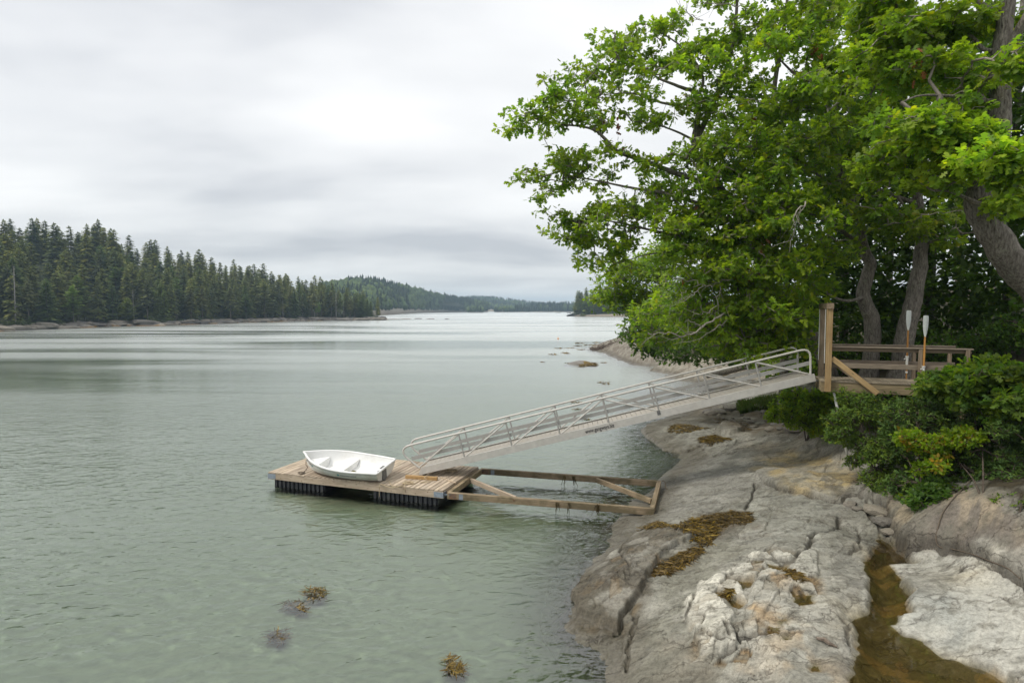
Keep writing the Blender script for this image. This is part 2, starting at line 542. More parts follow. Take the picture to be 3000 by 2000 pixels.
def bark_mat(name, light, dark, scale=5.0, lichen=None, bump=0.02):
    m, t, b = new_mat(name)
    oc = obj_coord(t)
    n = node_noise(t, oc, scale, 6, 0.68, 0.5, (2.6, 2.6, 0.55))
    n2 = node_noise(t, oc, 1.4, 5, 0.6)
    c = node_ramp(t, n, [(0.34, dark), (0.62, light)])
    c = node_mix(t, 0.6, c, node_ramp(t, n2, [(0.3, 0.65), (0.7, 1.3)]), 'MULTIPLY')
    if lichen is not None:
        l = node_noise(t, oc, 4.5, 6, 0.7)
        c = node_mix(t, node_ramp(t, l, [(0.60, 0.0), (0.66, 0.7)]), c, lichen)
    L(t, c, b.inputs['Base Color'])
    b.inputs['Roughness'].default_value = 0.92
    b.inputs['Specular IOR Level'].default_value = 0.2
    L(t, node_bump(t, n, bump, 1.0), b.inputs['Normal'])
    return m
M_BARK = bark_mat('oak_bark', (0.30, 0.27, 0.23), (0.085, 0.072, 0.058), 11.0, (0.30, 0.31, 0.23), 0.06)
M_TWIG = bark_mat('oak_twigs', (0.30, 0.265, 0.225), (0.16, 0.135, 0.11), 6.0, (0.28, 0.28, 0.22))
M_DEADW = bark_mat('dead_grey_wood', (0.40, 0.365, 0.32), (0.19, 0.165, 0.14), 6.0)
M_CTRUNK = bark_mat('conifer_bark', (0.21, 0.185, 0.16), (0.10, 0.085, 0.075), 2.0)
M_SNAG = bark_mat('silvered_snag', (0.36, 0.34, 0.32), (0.20, 0.185, 0.17), 2.0)

# ---- water: a rippled, reflecting surface you can look through, over turbid green depths
def water_mat(name, pool=False):
    m, t, b = new_mat(name)
    t.nodes.remove(b)
    o = t.nodes['Material Output']
    oc = obj_coord(t)
    # wind ripples of three lengths; calm and ruffled lanes on the bay
    lanes = node_noise(t, oc, 0.030, 3, 0.55, 0.8, (0.30, 1.9, 1))
    lane = node_ramp(t, lanes, [(0.36, 0.36), (0.56, 1.0)])
    r1 = node_noise(t, oc, 3.0, 2, 0.5, 0.7, (0.70, 1.15, 1))
    r2 = node_noise(t, oc, 8.0, 2, 0.5, 0.4, (0.7, 1.2, 1))
    r3 = node_noise(t, oc, 0.55, 2, 0.5, 0.4, (0.7, 1.25, 1))
    h = M2(t, 'ADD', M2(t, 'MULTIPLY', r1, 0.050), M2(t, 'MULTIPLY', r2, 0.010))
    h = M2(t, 'ADD', h, M2(t, 'MULTIPLY', r3, 0.060))
    sp_ = N(t, 'ShaderNodeSeparateXYZ'); L(t, oc, sp_.inputs[0])
    calm = M2(t, 'DIVIDE', 1.0, M2(t, 'ADD', 1.0, M2(t, 'DIVIDE', M2(t, 'MAXIMUM', M2(t, 'SUBTRACT', sp_.outputs[1], 14.0), 0.0), 26.0)))   # sheltered middle of the bay
    h = M2(t, 'MULTIPLY', h, calm)
    h = M2(t, 'MULTIPLY', h, lane) if not pool else M2(t, 'MULTIPLY', h, 0.04)
    bm = N(t, 'ShaderNodeBump'); bm.inputs['Strength'].default_value = 1.0; bm.inputs['Distance'].default_value = 1.0
    L(t, h, bm.inputs['Height'])
    fr = N(t, 'ShaderNodeFresnel'); fr.inputs['IOR'].default_value = 1.95 if not pool else 1.4
    L(t, bm.outputs[0], fr.inputs['Normal'])
    gl = N(t, 'ShaderNodeBsdfGlossy'); gl.inputs['Roughness'].default_value = 0.03
    gl.inputs['Color'].default_value = (0.985, 1.0, 0.975, 1)
    if not pool: L(t, M2(t, 'ADD', 0.05, M2(t, 'MULTIPLY', M2(t, 'MULTIPLY', M2(t, 'SUBTRACT', 1.0, calm), lane), 0.30)), gl.inputs['Roughness'])
    L(t, bm.outputs[0], gl.inputs['Normal'])
    tr = N(t, 'ShaderNodeBsdfTransparent')
    tr.inputs['Color'].default_value = (0.955, 0.975, 0.925, 1) if not pool else (0.86, 0.82, 0.66, 1)
    mx = N(t, 'ShaderNodeMixShader')
    L(t, fr.outputs[0], mx.inputs[0]); L(t, tr.outputs[0], mx.inputs[1]); L(t, gl.outputs[0], mx.inputs[2])
    L(t, mx.outputs[0], o.inputs[0])
    return m
def depths_mat():
    m, t, b = new_mat('turbid_depths')
    t.nodes.remove(b)
    oc = obj_coord(t)
    df = N(t, 'ShaderNodeBsdfDiffuse')
    mu = node_noise(t, oc, 0.12, 3, 0.5)
    L(t, node_ramp(t, mu, [(0.3, (0.490, 0.640, 0.405)), (0.7, (0.530, 0.670, 0.445))]), df.inputs['Color'])
    tr = N(t, 'ShaderNodeBsdfTransparent'); tr.inputs['Color'].default_value = (0.9, 0.92, 0.85, 1)
    a = N(t, 'ShaderNodeAttribute'); a.attribute_name = 'depth'
    mx = N(t, 'ShaderNodeMixShader')
    L(t, node_ramp(t, a.outputs['Fac'], [(0.0, 0.0), (0.12, 0.25), (0.5, 0.85), (0.8, 1.0)]), mx.inputs[0])
    L(t, tr.outputs[0], mx.inputs[1]); L(t, df.outputs[0], mx.inputs[2])
    L(t, mx.outputs[0], t.nodes['Material Output'].inputs[0])
    return m
M_DEPTHS = depths_mat()
M_WATER = water_mat('bay_water')
M_POOL = water_mat('pool_water', True)

def ground_mat():
    m, t, b = new_mat('woodland_floor')
    oc = obj_coord(t)
    n = node_noise(t, oc, 1.2, 6, 0.65)
    c = node_ramp(t, n, [(0.3, (0.035, 0.028, 0.018)), (0.5, (0.06, 0.05, 0.028)), (0.7, (0.055, 0.065, 0.025))])
    L(t, c, b.inputs['Base Color']); b.inputs['Roughness'].default_value = 0.95
    L(t, node_bump(t, n, 0.08, 0.8), b.inputs['Normal'])
    return m
M_GROUND = ground_mat()
# ================================================================== near shore: one ledge surface
def z5(*p): return [(1600 + x/2.614, 1400 + y/2.614) for x, y in p]
def z6(*p): return [(2300 + x/2.413, 1350 + y/2.413) for x, y in p]
def z3(*p): return [(1850 + x/3.135, 850 + y/3.135) for x, y in p]
_ctrl_px = [
 (1500,1990,-.6),(1620,1990,-.3),(1740,1990,-.07),(1800,1990,0.03),(1900,1980,.28),(2100,1980,.50),(2300,1990,.66),(2440,1990,.72),(2500,1990,.62),(2700,1990,.58),(2850,1970,.70),(3000,1990,.85),
 (1500,1850,-.55),(1640,1860,-.06),(1740,1850,.06),(1815,1862,.03),(1950,1850,.40),(2150,1850,.70),(2400,1850,.82),(2480,1850,.78),(2600,1850,.60),(2700,1800,.80),(2850,1820,.92),(3000,1850,1.0),
 (1580,1700,-.45),(1715,1691,0),(1800,1690,.30),(1880,1680,.42),(1960,1680,.36),(2050,1720,.5),(2150,1700,.72),(2350,1700,.86),(2480,1700,.82),(2545,1700,.60),(2600,1690,.60),(2680,1690,.84),(2900,1700,1.08),(3000,1720,1.2),
 (1680,1600,-.25),(1790,1600,0),(1950,1600,.50),(2020,1590,.58),(2100,1620,.55),(2300,1600,.88),(2500,1580,.88),(2580,1590,.66),(2660,1610,.86),(2800,1610,1.1),(2700,1550,1.25),(2900,1560,1.6),(3000,1620,1.55),
 (1740,1500,-.2),(1830,1499,0),(1950,1490,.22),(2100,1490,.52),(2200,1500,.66),(2350,1490,.90),(2480,1490,.92),(2560,1480,1.0),(2700,1480,1.4),(2850,1500,1.75),
 (1850,1420,-.2),(1930,1420,0.02),(2000,1400,.24),(2150,1400,.66),(2300,1400,1.0),(2450,1390,1.12),(2510,1385,1.1),
 (1900,1350,-.25),(1995,1337,0),(2100,1330,.34),(2250,1330,.78),(2400,1330,1.0),
 (1820,1270,-.3),(1885,1261,0.02),(1960,1262,.26),(2050,1270,.42),(2200,1280,.70),(2330,1290,.95),
 (1850,1225,-.2),(1900,1236,0.02),(2000,1219,.1),(2100,1212,.28),(2200,1220,.48),(2300,1240,.85),
 (1950,1190,-.3),(2067,1188,0.02),(2150,1180,.28),(2250,1170,.55),(2350,1180,1.1),
 (1900,1130,-.4),(2025,1121,0),(2100,1130,.2),(2200,1110,.55),(2300,1090,1.1),
 (1850,1096,-.5),(1962,1098,.03),(2050,1080,.55),(2150,1070,1.1),(1925,1074,0),
 (1850,1069,0),(1780,1060,-.4),(1900,1042,.8),(2000,1050,1.2),(2100,1040,1.9),
 (1760,1032,0.0),(1700,1035,-.5),(1800,1020,.55),(1850,1010,1.1),(1750,1014,-.1),(1690,1015,-.7)]
_ctrl_w = [(0.6,4,0),(-1.2,4,-.5),(4,4,.5),(8,4,.95),(-3,9,-.9),(-6,7,-1.5),(-7,15,-2),(0,14,-1.0),(0,18,-1.3),(2.5,22,-.9),(-6,30,-2.5),(2,32,-1.6),(5,45,-1.8),(6,70,-2.2),(-10,60,-3),(4,100,-2.5),
 (12,4,1.8),(16,4,3.6),(9.3,8,1.6),(11.2,9.5,2.2),(11.5,12.5,2.3),(11.2,15,2.0),(10.9,18.0,1.9),(12,20,3.1),(13.2,17,3.1),(13.5,11,2.9),(16,14,3.9),(22,15,5),(13.3,24,3.0),(12.6,22,2.7),
 (18,29,3.5),(16.5,25.5,3.4),(15,33,2.0),(24,43,3.6),(21,47,3.8),(20,60,4.2),(19,75,3.5),(18,88,2.6),(30,60,6),(40,30,8),(30,100,4),(16,100,-.4),(22,108,-.2),(30,114,-.2),(24,92,2.2),
 (60,10,9),(60,60,9),(120,100,10),(185,110,11),(60,110,5),(-30,110,-4),(-30,20,-3.5),(-60,100,-4),(60,4,9),(-12,4,-2.5)]
_P = np.array([at_z(a, b, c) for a, b, c in _ctrl_px] + [np.array(p, float) for p in _ctrl_w])
def _phi(d2): return np.sqrt(d2 + 0.16)
_A = _phi((_P[:, None, 0]-_P[None, :, 0])**2 + (_P[:, None, 1]-_P[None, :, 1])**2)
_n = len(_P)
_K = np.zeros((_n+1, _n+1)); _K[:_n, :_n] = _A - 0.02*np.eye(_n); _K[:_n, _n] = 1; _K[_n, :_n] = 1
_W = np.linalg.solve(_K, np.concatenate([_P[:, 2], [0]]))
def base_z(x, y):
    x = np.asarray(x, float); y = np.asarray(y, float)
    sh = x.shape; x = x.ravel(); y = y.ravel()
    o = np.empty(len(x))
    for i in range(0, len(x), 20000):
        s = slice(i, i+20000)
        d2 = (x[s, None]-_P[None, :, 0])**2 + (y[s, None]-_P[None, :, 1])**2
        o[s] = np.sqrt(d2 + 0.16) @ _W[:_n] + _W[_n]
    return o.reshape(sh)
def hit(px, py, f=None):
    d = ray(px, py)
    D = np.exp(np.linspace(math.log(5.0), math.log(110), 900)) / d[1]
    P = d[None, :] * D[:, None]; P[:, 2] += CAM_H
    g = (f or base_z)(P[:, 0], P[:, 1])
    k = np.argmax(P[:, 2] <= g)
    if P[k, 2] > g[k]: k = len(D)-1
    if k > 0:
        a = P[k-1, 2]-g[k-1]; b = g[k]-P[k, 2]
        w = a/(a+b+1e-9)
        return P[k-1]*(1-w)+P[k]*w
    return P[k]
def wpoly(pts): return [tuple(hit(a, b)[:2]) for a, b in pts]
# --- plates of rock that stand proud (outline in the photo, height in m)
_plates = [
 (z5((1060,950),(1180,900),(1270,900),(1330,980),(1470,1060),(1420,1110),(1430,1300),(1160,1380),(1150,1300),(1060,1100)), .07, .03),
 (z5((1160,810),(1300,800),(1490,820),(1540,960),(1400,940),(1300,885),(1140,890)), .06, .03),
 (z5((1340,740),(1680,650),(1650,730),(1580,795),(1340,790)), .06, .03),
 (z5((1520,600),(1870,580),(1880,640),(1700,628)), .05, .03),
 (z5((1130,450),(850,380),(690,450),(560,580),(300,780),(200,900),(230,1070),(560,1180),(590,1060),(730,900),(745,820),(840,640)), .12, .04),
 (z6((490,270),(640,290),(700,300),(760,470),(830,590),(1050,600),(1180,625),(1400,690),(1560,760),(1689,870),(1900,700),(1900,100),(900,200),(560,170)), .14, .08),
 (z6((0,225),(160,235),(380,300),(640,300),(470,180),(300,130),(-160,60),(-240,110)), .10, .05),
 (z5((1870,740),(1660,700),(1600,860),(1580,1040),(1800,1000),(1870,880)), .05, .04),
 (z5((1440,1110),(1690,1100),(1660,1180),(1440,1220)), .05, .03),
 (z5((1860,690),(2040,610),(2060,690),(1930,735)), .06, .03),
 (z3((120,1300),(300,1500),(520,1490),(640,1440),(900,1400),(700,1300),(350,1220),(140,1230)), .06, .05),
 (z3((770,1320),(830,1250),(960,1250),(1040,1300),(900,1340)), .22, .10),
]
_plates = [(wpoly(p), h*(1.5 if i < 4 else 1.15), w*.55) for i, (p, h, w) in enumerate(_plates)]
_slabzone = wpoly(z5((1030,700),(1300,600),(1700,540),(1950,600),(2091,800),(2060,1100),(1750,1330),(1400,1420),(1100,1400),(1030,1100)))
_smooth = [wpoly(z6((870,610),(1180,630),(1500,760),(1700,950),(1700,1600),(1380,1400),(1100,1390),(860,1240),(780,1190),(930,1050),(940,900),(750,740))), wpoly(z5((1050,500),(1450,460),(1560,560),(1250,760),(1080,1000),(1040,1300),(850,1568),(600,1568),(640,1230),(800,900))), wpoly([(1830,1499),(1930,1410),(2000,1350),(2120,1330),(2200,1420),(2120,1480),(1990,1500),(1900,1560),(1800,1600)]), wpoly(z6((490,270),(1000,180),(1500,350),(1900,600),(1700,860),(1560,760),(1180,630),(860,600),(760,470),(700,300)))]
_slabzone2 = wpoly(z5((300,800),(560,600),(850,400),(1150,450),(1150,600),(850,700),(750,900),(600,1200),(250,1200)))
# --- open joints
_cracks = [
 (z6((0,218),(160,235),(270,270),(390,300),(490,265),(540,290),(690,295),(730,370),(770,470),(800,540),(860,605)), .05, .14),
 (z6((380,400),(385,480),(300,495),(220,500),(150,600),(60,710),(-40,720),(-140,640)), .05, .12),
 (z6((860,605),(1050,600),(1180,625),(1400,690),(1560,760),(1689,900)), .05, .12),
 (z6((560,300),(600,380),(680,490),(760,480)), .03, .08),(z6((600,400),(720,410)), .03, .08),
 (z6((520,480),(520,600),(440,650)), .03, .07),
 (z5((740,820),(720,900),(580,1080),(570,1180),(520,1190)), .035, .08),
 (z5((700,1040),(640,1230),(620,1360),(600,1480)), .035, .07),
 (z5((560,570),(650,720),(560,780)), .03, .06),
 (z5((1600,30),(1560,180),(1520,240)), .04, .10),
 (z5((1590,60),(1700,40),(1800,90),(2000,130),(2091,155)), .05, .13),
 (z5((1640,200),(1760,250),(1830,265)), .03, .07),
 (z5((1130,920),(1060,1100),(1200,1080)), .03, .06),(z5((1230,1250),(1330,1270)), .03, .05),
 (z5((1430,1220),(1560,1210),(1680,1180)), .04, .09),(z5((1330,1360),(1440,1300)), .03, .06),
 (z5((1480,1270),(1380,1130),(1360,1230)), .02, .05),
 (z5((1890,640),(1720,630),(1600,630)), .03, .06),
 (z3((220,1500),(520,1490),(630,1440)), .05, .10),(z3((900,1500),(1130,1440)), .05, .08),
 (z3((540,1140),(300,1200),(110,1240)), .06, .08),
 (z3((1050,1380),(1250,1330),(1480,1280)), .06, .10),(z3((700,1540),(900,1480),(1200,1400)), .05, .07),
 (z5((2050,880),(1940,860),(2020,960)), .03, .08),
 (z6((1230,790),(1240,770),(1320,745)), .03, .05),(z6((1390,740),(1560,760)), .03, .05),
 (z6((1430,950),(1560,960),(1689,1010)), .03, .06),(z6((940,880),(1060,890)), .03, .05),
 (z6((220,1255),(290,1280),(370,1320)), .03, .05),(z6((390,1120),(450,1180),(470,1300)), .03, .05),
]
_cracks = [(wpoly(p), w, d) for p, w, d in _cracks]
# --- tide pools: outline, water level
_pool_px = [
 (z6((690,500),(790,540),(870,620),(880,660),(970,690),(870,715),(750,740),(790,790),(880,870),(935,900),(870,950),(935,1050),(800,1065),(815,1150),(780,1190),(860,1250),(980,1290),(1110,1400),(1380,1400),(1689,1545),(1700,1680),(440,1680),(450,1540),(500,1400),(505,1250),(470,1120),(550,1060),(590,950),(570,820),(540,700),(590,640),(660,560))),
 z5((1330,900),(1430,890),(1540,960),(1480,1000),(1390,985)),
 z5((1430,800),(1600,770),(1600,840),(1510,850)),
 z5((1880,900),(1960,890),(2060,870),(2080,960),(1960,985),(1870,930)),
 z5((1690,650),(1870,650),(1850,700),(1700,690)),
 z5((1740,1080),(1830,1030),(1860,1090),(1760,1130)),
 z5((1760,1180),(1870,1180),(1870,1240),(1790,1240)),
 z6((140,1440),(240,1420),(230,1480),(140,1480)),
]
_pools = []
for k, p in enumerate(_pool_px):
    w = wpoly(p)
    xs = np.array(w)
    zz_ = base_z(xs[:, 0], xs[:, 1])
    lev = float(np.percentile(zz_, 30)) - (0.01 if k == 0 else 0.02)
    _pools.append((w, lev, 0.16 if k == 0 else 0.09))
SX, SY = math.cos(R(43)), math.sin(R(43))
def terr(x, y, want_masks=False):
    x = np.asarray(x, float); y = np.asarray(y, float)
    z = base_z(x, y)
    land = sstep(-0.6, 0.1, z)
    s = x*SX + y*SY; p = -x*SY + y*SX
    far = sstep(22, 45, y)
    z = z + (0.032 + 0.22*far) * (fbm(s*.5, p*1.1, 3, 3) - .5) * 1.6 * (0.4+0.6*land)
    # stepped foliation
    q = p*2.0 + 1.3*fbm(s*.6, p*.6, 3, 9)
    fr = q - np.floor(q)
    z = z + 0.030*(sstep(0, .75, fr) - sstep(.88, 1.0, fr)) * sstep(.40, .62, fbm(s*.35, p*.7, 2, 21))
    z = z + 0.012*(fbm(s*4, p*7, 4, 5) - .5) - 0.014*sstep(.52, .60, 1-np.abs(fbm(s*2.2, p*5.5, 3, 15)-.5)*6)*sstep(.4, .6, fbm(x*.8, y*.8, 2, 33))
    wx = x + .10*(fbm(x*3, y*3, 3, 41)-.5)*2; wy = y + .10*(fbm(x*3, y*3, 3, 43)-.5)*2
    near = (y < 40) & (x > -3) & (x < 16)
    def local(pts, pad):
        a = np.array(pts)
        return near & (wx > a[:, 0].min()-pad) & (wx < a[:, 0].max()+pad) & (wy > a[:, 1].min()-pad) & (wy < a[:, 1].max()+pad)
    plate = np.zeros_like(z); crack = np.zeros_like(z); pool = np.zeros_like(z)
    for pts, h, w in _plates:
        m_ = local(pts, w*2)
        if m_.any():
            k = sstep(-w, w, poly_sd(wx[m_], wy[m_], pts))
            z[m_] += h*k; plate[m_] = np.maximum(plate[m_], k)
    for pts, w, d in _cracks:
        m_ = local(pts, w*3)
        if m_.any():
            k = 1 - sstep(w*.25, w*1.5, seg_dist(wx[m_], wy[m_], pts))
            z[m_] -= d*k; crack[m_] = np.maximum(crack[m_], k)
    for pts, lev, d in _pools:
        m_ = local(pts, .5)
        if m_.any():
            sd_ = poly_sd(wx[m_], wy[m_], pts)
            k = sstep(-.05, .10, sd_)
            zi = lev - d*sstep(0, .35, sd_) - .02 + .03*fbm(x[m_]*4, y[m_]*4, 3, 77)
            zo = np.maximum(z[m_], lev + .025 + .15*np.clip(-sd_, 0, .5))
            edge = sstep(-.5, -.2, sd_)
            z[m_] = np.where(sd_ > -.5, (z[m_]*(1-edge)+zo*edge)*(1-k) + np.minimum(zi, lev-.012)*k, z[m_])
            pool[m_] = np.maximum(pool[m_], k)
    b1, c1, b2, c2, k1, k2, zn = plates_at(x, y)
    z = z - .050*zn*(1-sstep(.20, .23, c2))*(1-plate*.6)
    nr_ = sstep(-.05, .12, z)*(1-sstep(26, 40, y))*(1-pool)
    z = z + nr_*(k1*(.085*(c1-.5) - .030*(1-sstep(.0, .05, b1))) + k2*(.034*(c2-.5) - .016*(1-sstep(.0, .06, b2))))
    if want_masks: return z, plate, crack, pool
    return z
def plates_at(x, y):
    """broken slabs: border distance, random per slab, how broken the ledge is there"""
    s = x*SX + y*SY; p = -x*SY + y*SX
    ws = s + .35*(fbm(s*1.1, p*1.1, 3, 91)-.5); wp = p + .30*(fbm(s*1.1, p*1.1, 3, 93)-.5)
    b1, c1 = voro(ws*1.05, wp*1.9, 3); b2, c2 = voro(ws*2.6+7, wp*4.2+3, 8)
    k1 = .15+.65*sstep(.42, .54, fbm(s*.45+3, p*.7, 3, 95)); k2 = sstep(.45, .54, fbm(s*.8, p*1.1+9, 3, 97))
    zn = np.zeros_like(s); m_ = (y < 30) & (x > -2) & (x < 16)
    if m_.any():
        wx_ = x[m_]+.3*(fbm(x[m_], y[m_], 3, 7)-.5); wy_ = y[m_]+.3*(fbm(x[m_], y[m_], 3, 9)-.5)
        zn[m_] = np.maximum(sstep(-.15, .15, poly_sd(wx_, wy_, _slabzone)), .7*sstep(-.15, .15, poly_sd(wx_, wy_, _slabzone2)))
    if m_.any():
        sm = np.zeros(int(m_.sum()))
        for q in _smooth: sm = np.maximum(sm, sstep(-.25, .15, poly_sd(wx_, wy_, q)))
        k1[m_] *= 1-.85*sm; k2[m_] *= 1-.95*sm; zn[m_] *= 1-sm
    return b1, c1, b2, c2, np.maximum(k1, .6*zn), np.maximum(k2*.6, zn), zn
def ground_z(x, y): return float(terr(np.array([x]), np.array([y]))[0])

# --- grid: finer where the ledge is close
_u = np.concatenate([np.linspace(-2.2, -.25, 22)[:-1], np.linspace(-.25, .02, 40)[:-1], np.linspace(.02, .90, 560)[:-1], np.linspace(.90, 1.7, 50)])
_y = np.concatenate([np.linspace(3.2, 7.2, 16)[:-1], np.exp(np.linspace(math.log(7.2), math.log(32), 500))[:-1], np.exp(np.linspace(math.log(32), math.log(112), 110))])
U, Y = np.meshgrid(_u, _y)
X = U*Y
Z, PLT, CRK, POO = terr(X, Y, True)
nr, nc = X.shape
TV = np.stack([X, Y, Z], -1).reshape(-1, 3)
_i = np.arange(nr*nc).reshape(nr, nc)
TF = np.stack([_i[:-1, :-1], _i[:-1, 1:], _i[1:, 1:], _i[1:, :-1]], -1).reshape(-1, 4)
# --- colours of the ledge
x, y, z = TV.T
s_ = x*SX + y*SY; p_ = -x*SY + y*SX
wx = x + .35*(fbm(x*1.6, y*1.6, 4, 51)-.5)*2; wy = y + .35*(fbm(x*1.6, y*1.6, 4, 53)-.5)*2
def zone(pts, soft=.25):
    w = wpoly(pts); a = np.array(w)
    k = np.zeros(len(x))
    m_ = (wx > a[:, 0].min()-1) & (wx < a[:, 0].max()+1) & (wy > a[:, 1].min()-1) & (wy < a[:, 1].max()+1)
    if m_.any(): k[m_] = sstep(-soft, soft, poly_sd(wx[m_], wy[m_], w))
    return k
col = np.empty((len(x), 3)); col[:] = (.265, .260, .235)
def lay(k, c):
    global col
    k = np.clip(k, 0, 1)[:, None]
    col = col*(1-k) + np.array(c)*k
nA = fbm(s_*.5, p_*1.6, 5, 61); nB = fbm(x*2.2, y*2.2, 5, 63); nC = fbm(s_*1.2, p_*5, 4, 65); nD = fbm(x*.7, y*.7, 4, 67)
lay(sstep(.45, .65, nA)*.5, (.31, .305, .275))
lay(sstep(.52, .68, nC)*.5, (.20, .19, .17))
lay(sstep(.50, .70, nD)*.45, (.24, .235, .20))
lay(zone([(1830,1499),(1930,1410),(2000,1350),(2120,1330),(2200,1420),(2120,1480),(1990,1500),(1900,1560),(1800,1600)], .4)*.7, (.255, .25, .232))
lay(zone(z5((1050,500),(1450,460),(1560,560),(1250,760),(1100,1000),(1000,1300),(850,1568),(600,1568),(640,1230),(800,900)), .3)*.92, (.235, .23, .195))
lay(zone(z5((880,1300),(1150,1280),(1180,1420),(1300,1480),(1200,1600),(820,1600)), .25)*.7, (.22, .195, .155))
for pts, h, w in (_plates[0], _plates[1], _plates[2], _plates[3]):
    k = np.zeros(len(x)); a = np.array(pts)
    m_ = (x > a[:, 0].min()-.2) & (x < a[:, 0].max()+.2) & (y > a[:, 1].min()-.2) & (y < a[:, 1].max()+.2)
    k[m_] = sstep(-.06, .06, poly_sd(wx[m_]*.3+x[m_]*.7, wy[m_]*.3+y[m_]*.7, pts)); lay(k*.9, (.62, .60, .54))
lay(zone(z5((1640,560),(2091,400),(2200,900),(2200,1568),(1350,1568),(1480,1290),(1500,1000),(1600,760)), .2)*.75, (.42, .41, .37))
lay(zone(z5((1560,100),(1800,110),(2091,170),(2200,500),(1900,560),(1700,480),(1560,250)), .2)*.7, (.32, .32, .29))
lay(zone(z6((870,610),(1180,630),(1500,760),(1700,950),(1700,1560),(1380,1400),(1100,1390),(860,1240),(780,1190),(930,1050),(940,900),(750,740)), .12)*.85, (.51, .50, .465))
lay(zone(z6((880,960),(1180,950),(1500,1250),(1300,1350),(1000,1150)), .5)*sstep(.4, .6, nA)*.8, (.30, .315, .305))
# dark, algae stained outer ledge, then its shaded lower face
lay(zone(z5((1130,430),(850,380),(690,450),(560,560),(300,780),(120,1000),(100,1180),(560,1200),(600,1060),(745,830),(840,640)), .15)*(.85+.15*sstep(.35, .6, nB)), (.098, .086, .068))
lay(zone(z5((1150,480),(840,640),(800,760),(980,700),(1200,560)), .1)*.8, (.075, .062, .04))  # face below the ledge: shade painted in, along with brown weed
# gravelly, weedy hollow
lay(zone(z5((1150,280),(1500,260),(1560,380),(1350,470),(1150,440)), .25)*.9, (.115, .092, .066))
lay(zone(z3((550,1040),(900,1060),(1450,1100),(1800,1180),(1840,1300),(1450,1300),(1150,1330),(900,1330),(760,1240),(560,1180)), .6)*.9, (.120, .094, .062))
lay(zone(z3((540,1040),(880,1050),(850,1130),(600,1140)), .4)*.7*sstep(.4, .6, nB), (.33, .29, .24))
lay(zone(z3((1360,1180),(1850,1250),(1860,1330),(1500,1330),(1360,1260)), .3)*.6, (.075, .055, .045))
# ochre dome and purple-grey hump
lay(zone(z6((-140,-40),(60,-90),(440,-20),(600,130),(470,190),(380,290),(200,260),(0,215),(-200,60)), .3)*(.35+.65*sstep(.35, .6, nB)), (.42, .335, .185))
lay(zone(z3((1050,1380),(1500,1330),(1860,1340),(1900,1500),(1500,1500),(1100,1568)), .5)*.55, (.34, .285, .21))
lay(zone(z6((490,270),(1000,180),(1500,350),(1900,600),(1700,860),(1560,760),(1180,630),(860,600),(760,470),(700,300)), .2)*.92, (.185, .160, .138))
lay(zone(z6((700,300),(860,300),(1000,420),(830,500)), .2)*.7, (.37, .31, .22))
lay(zone(z6((950,230),(1600,380),(1689,640),(1400,480),(1050,330)), .35)*sstep(.4, .6, nC), (.35, .29, .215))
lay(zone(z6((1050,470),(1350,560),(1560,700),(1400,660),(1100,580)), .2)*.5, (.12, .105, .10))
lay(zone(z6((290,200),(370,210),(480,260),(380,300),(280,270)), .1)*.7, (.10, .09, .085))
# rust and ochre stains round the pools
for c_, r_ in (((1780,800),.35),((1500,1070),.3),((1700,1060),.28),((1600,1000),.25),((2000,1430),.5),((1570,1430),.15),((1830,1180),.25)):
    q = hit(*z5(c_)[0]); lay(np.exp(-((wx-q[0])**2+(wy-q[1])**2)/(r_*r_))*.55*sstep(.42, .62, nB), (.42, .28, .14))
for c_, r_ in (((480,1090),.35),((560,620),.3),((1130,1390),.4),((430,1200),.35),((1250,830),.4)):
    q = hit(*z6(c_)[0]); lay(np.exp(-((wx-q[0])**2+(wy-q[1])**2)/(r_*r_))*.6, (.44, .39, .29))
lay(sstep(.56, .68, fbm(x*6, y*6, 4, 71))*.5*(y < 40), (.14, .13, .105))
lay(sstep(.55, .70, fbm(s_*.8, p_*2.2, 4, 73))*.45*(y < 40), (.17, .165, .14))
lay(sstep(.60, .70, fbm(x*1.4, y*1.4, 5, 75))*.35*(y < 40), (.43, .42, .385))
b1, c1, b2, c2, k1, k2, zn = plates_at(x, y)
nearl = (y < 40)*1.0
low_ = zn*(1-sstep(.20, .25, c2))*(1-.6*PLT.ravel())
lay(low_*.75, (.21, .17, .115)); lay(low_*.6*sstep(.5, .6, nB), (.30, .19, .08))
col *= (1 + nearl*(k1*(c1-.5)*.34 + k2*(c2-.5)*.30))[:, None]
lay(nearl*np.maximum(k1*(1-sstep(.0, .07, b1)), k2*(1-sstep(.0, .06, b2)))*.55, (.10, .088, .068))
# pool beds, joints
pk = POO.ravel()
pb = fbm(x*1.8, y*1.8, 4, 81)
bed = np.where((pb > .52)[:, None], np.array((.21, .15, .065)), np.array((.13, .108, .052)))
col = col*(1-pk[:, None]) + bed*pk[:, None]
lay(zone(z6((690,510),(790,540),(870,620),(860,680),(740,720),(600,720),(600,640)), .15)*.8, (.07, .055, .04))
lay(CRK.ravel()*.75, (.055, .047, .036))
# far point of the ledge: pale above, streaked below
ff = sstep(34, 42, y)
lay(ff*.8, (.29, .265, .22)); lay(ff*sstep(.46, .60, nC)*.75, (.15, .125, .095))
# tide line: dark wet band, weed stain, then under water
wetn = .12*(nB-.5)
wet = 1 - sstep(.02, .16, z + wetn)
lay((1-sstep(.10, .40, z + 2*wetn))*.75, (.100, .088, .066))
lay((1-sstep(-.05, .04, z))*.55, (.175, .17, .125))
lay(sstep(.1, .9, -z)*.8, (.10, .12, .085))
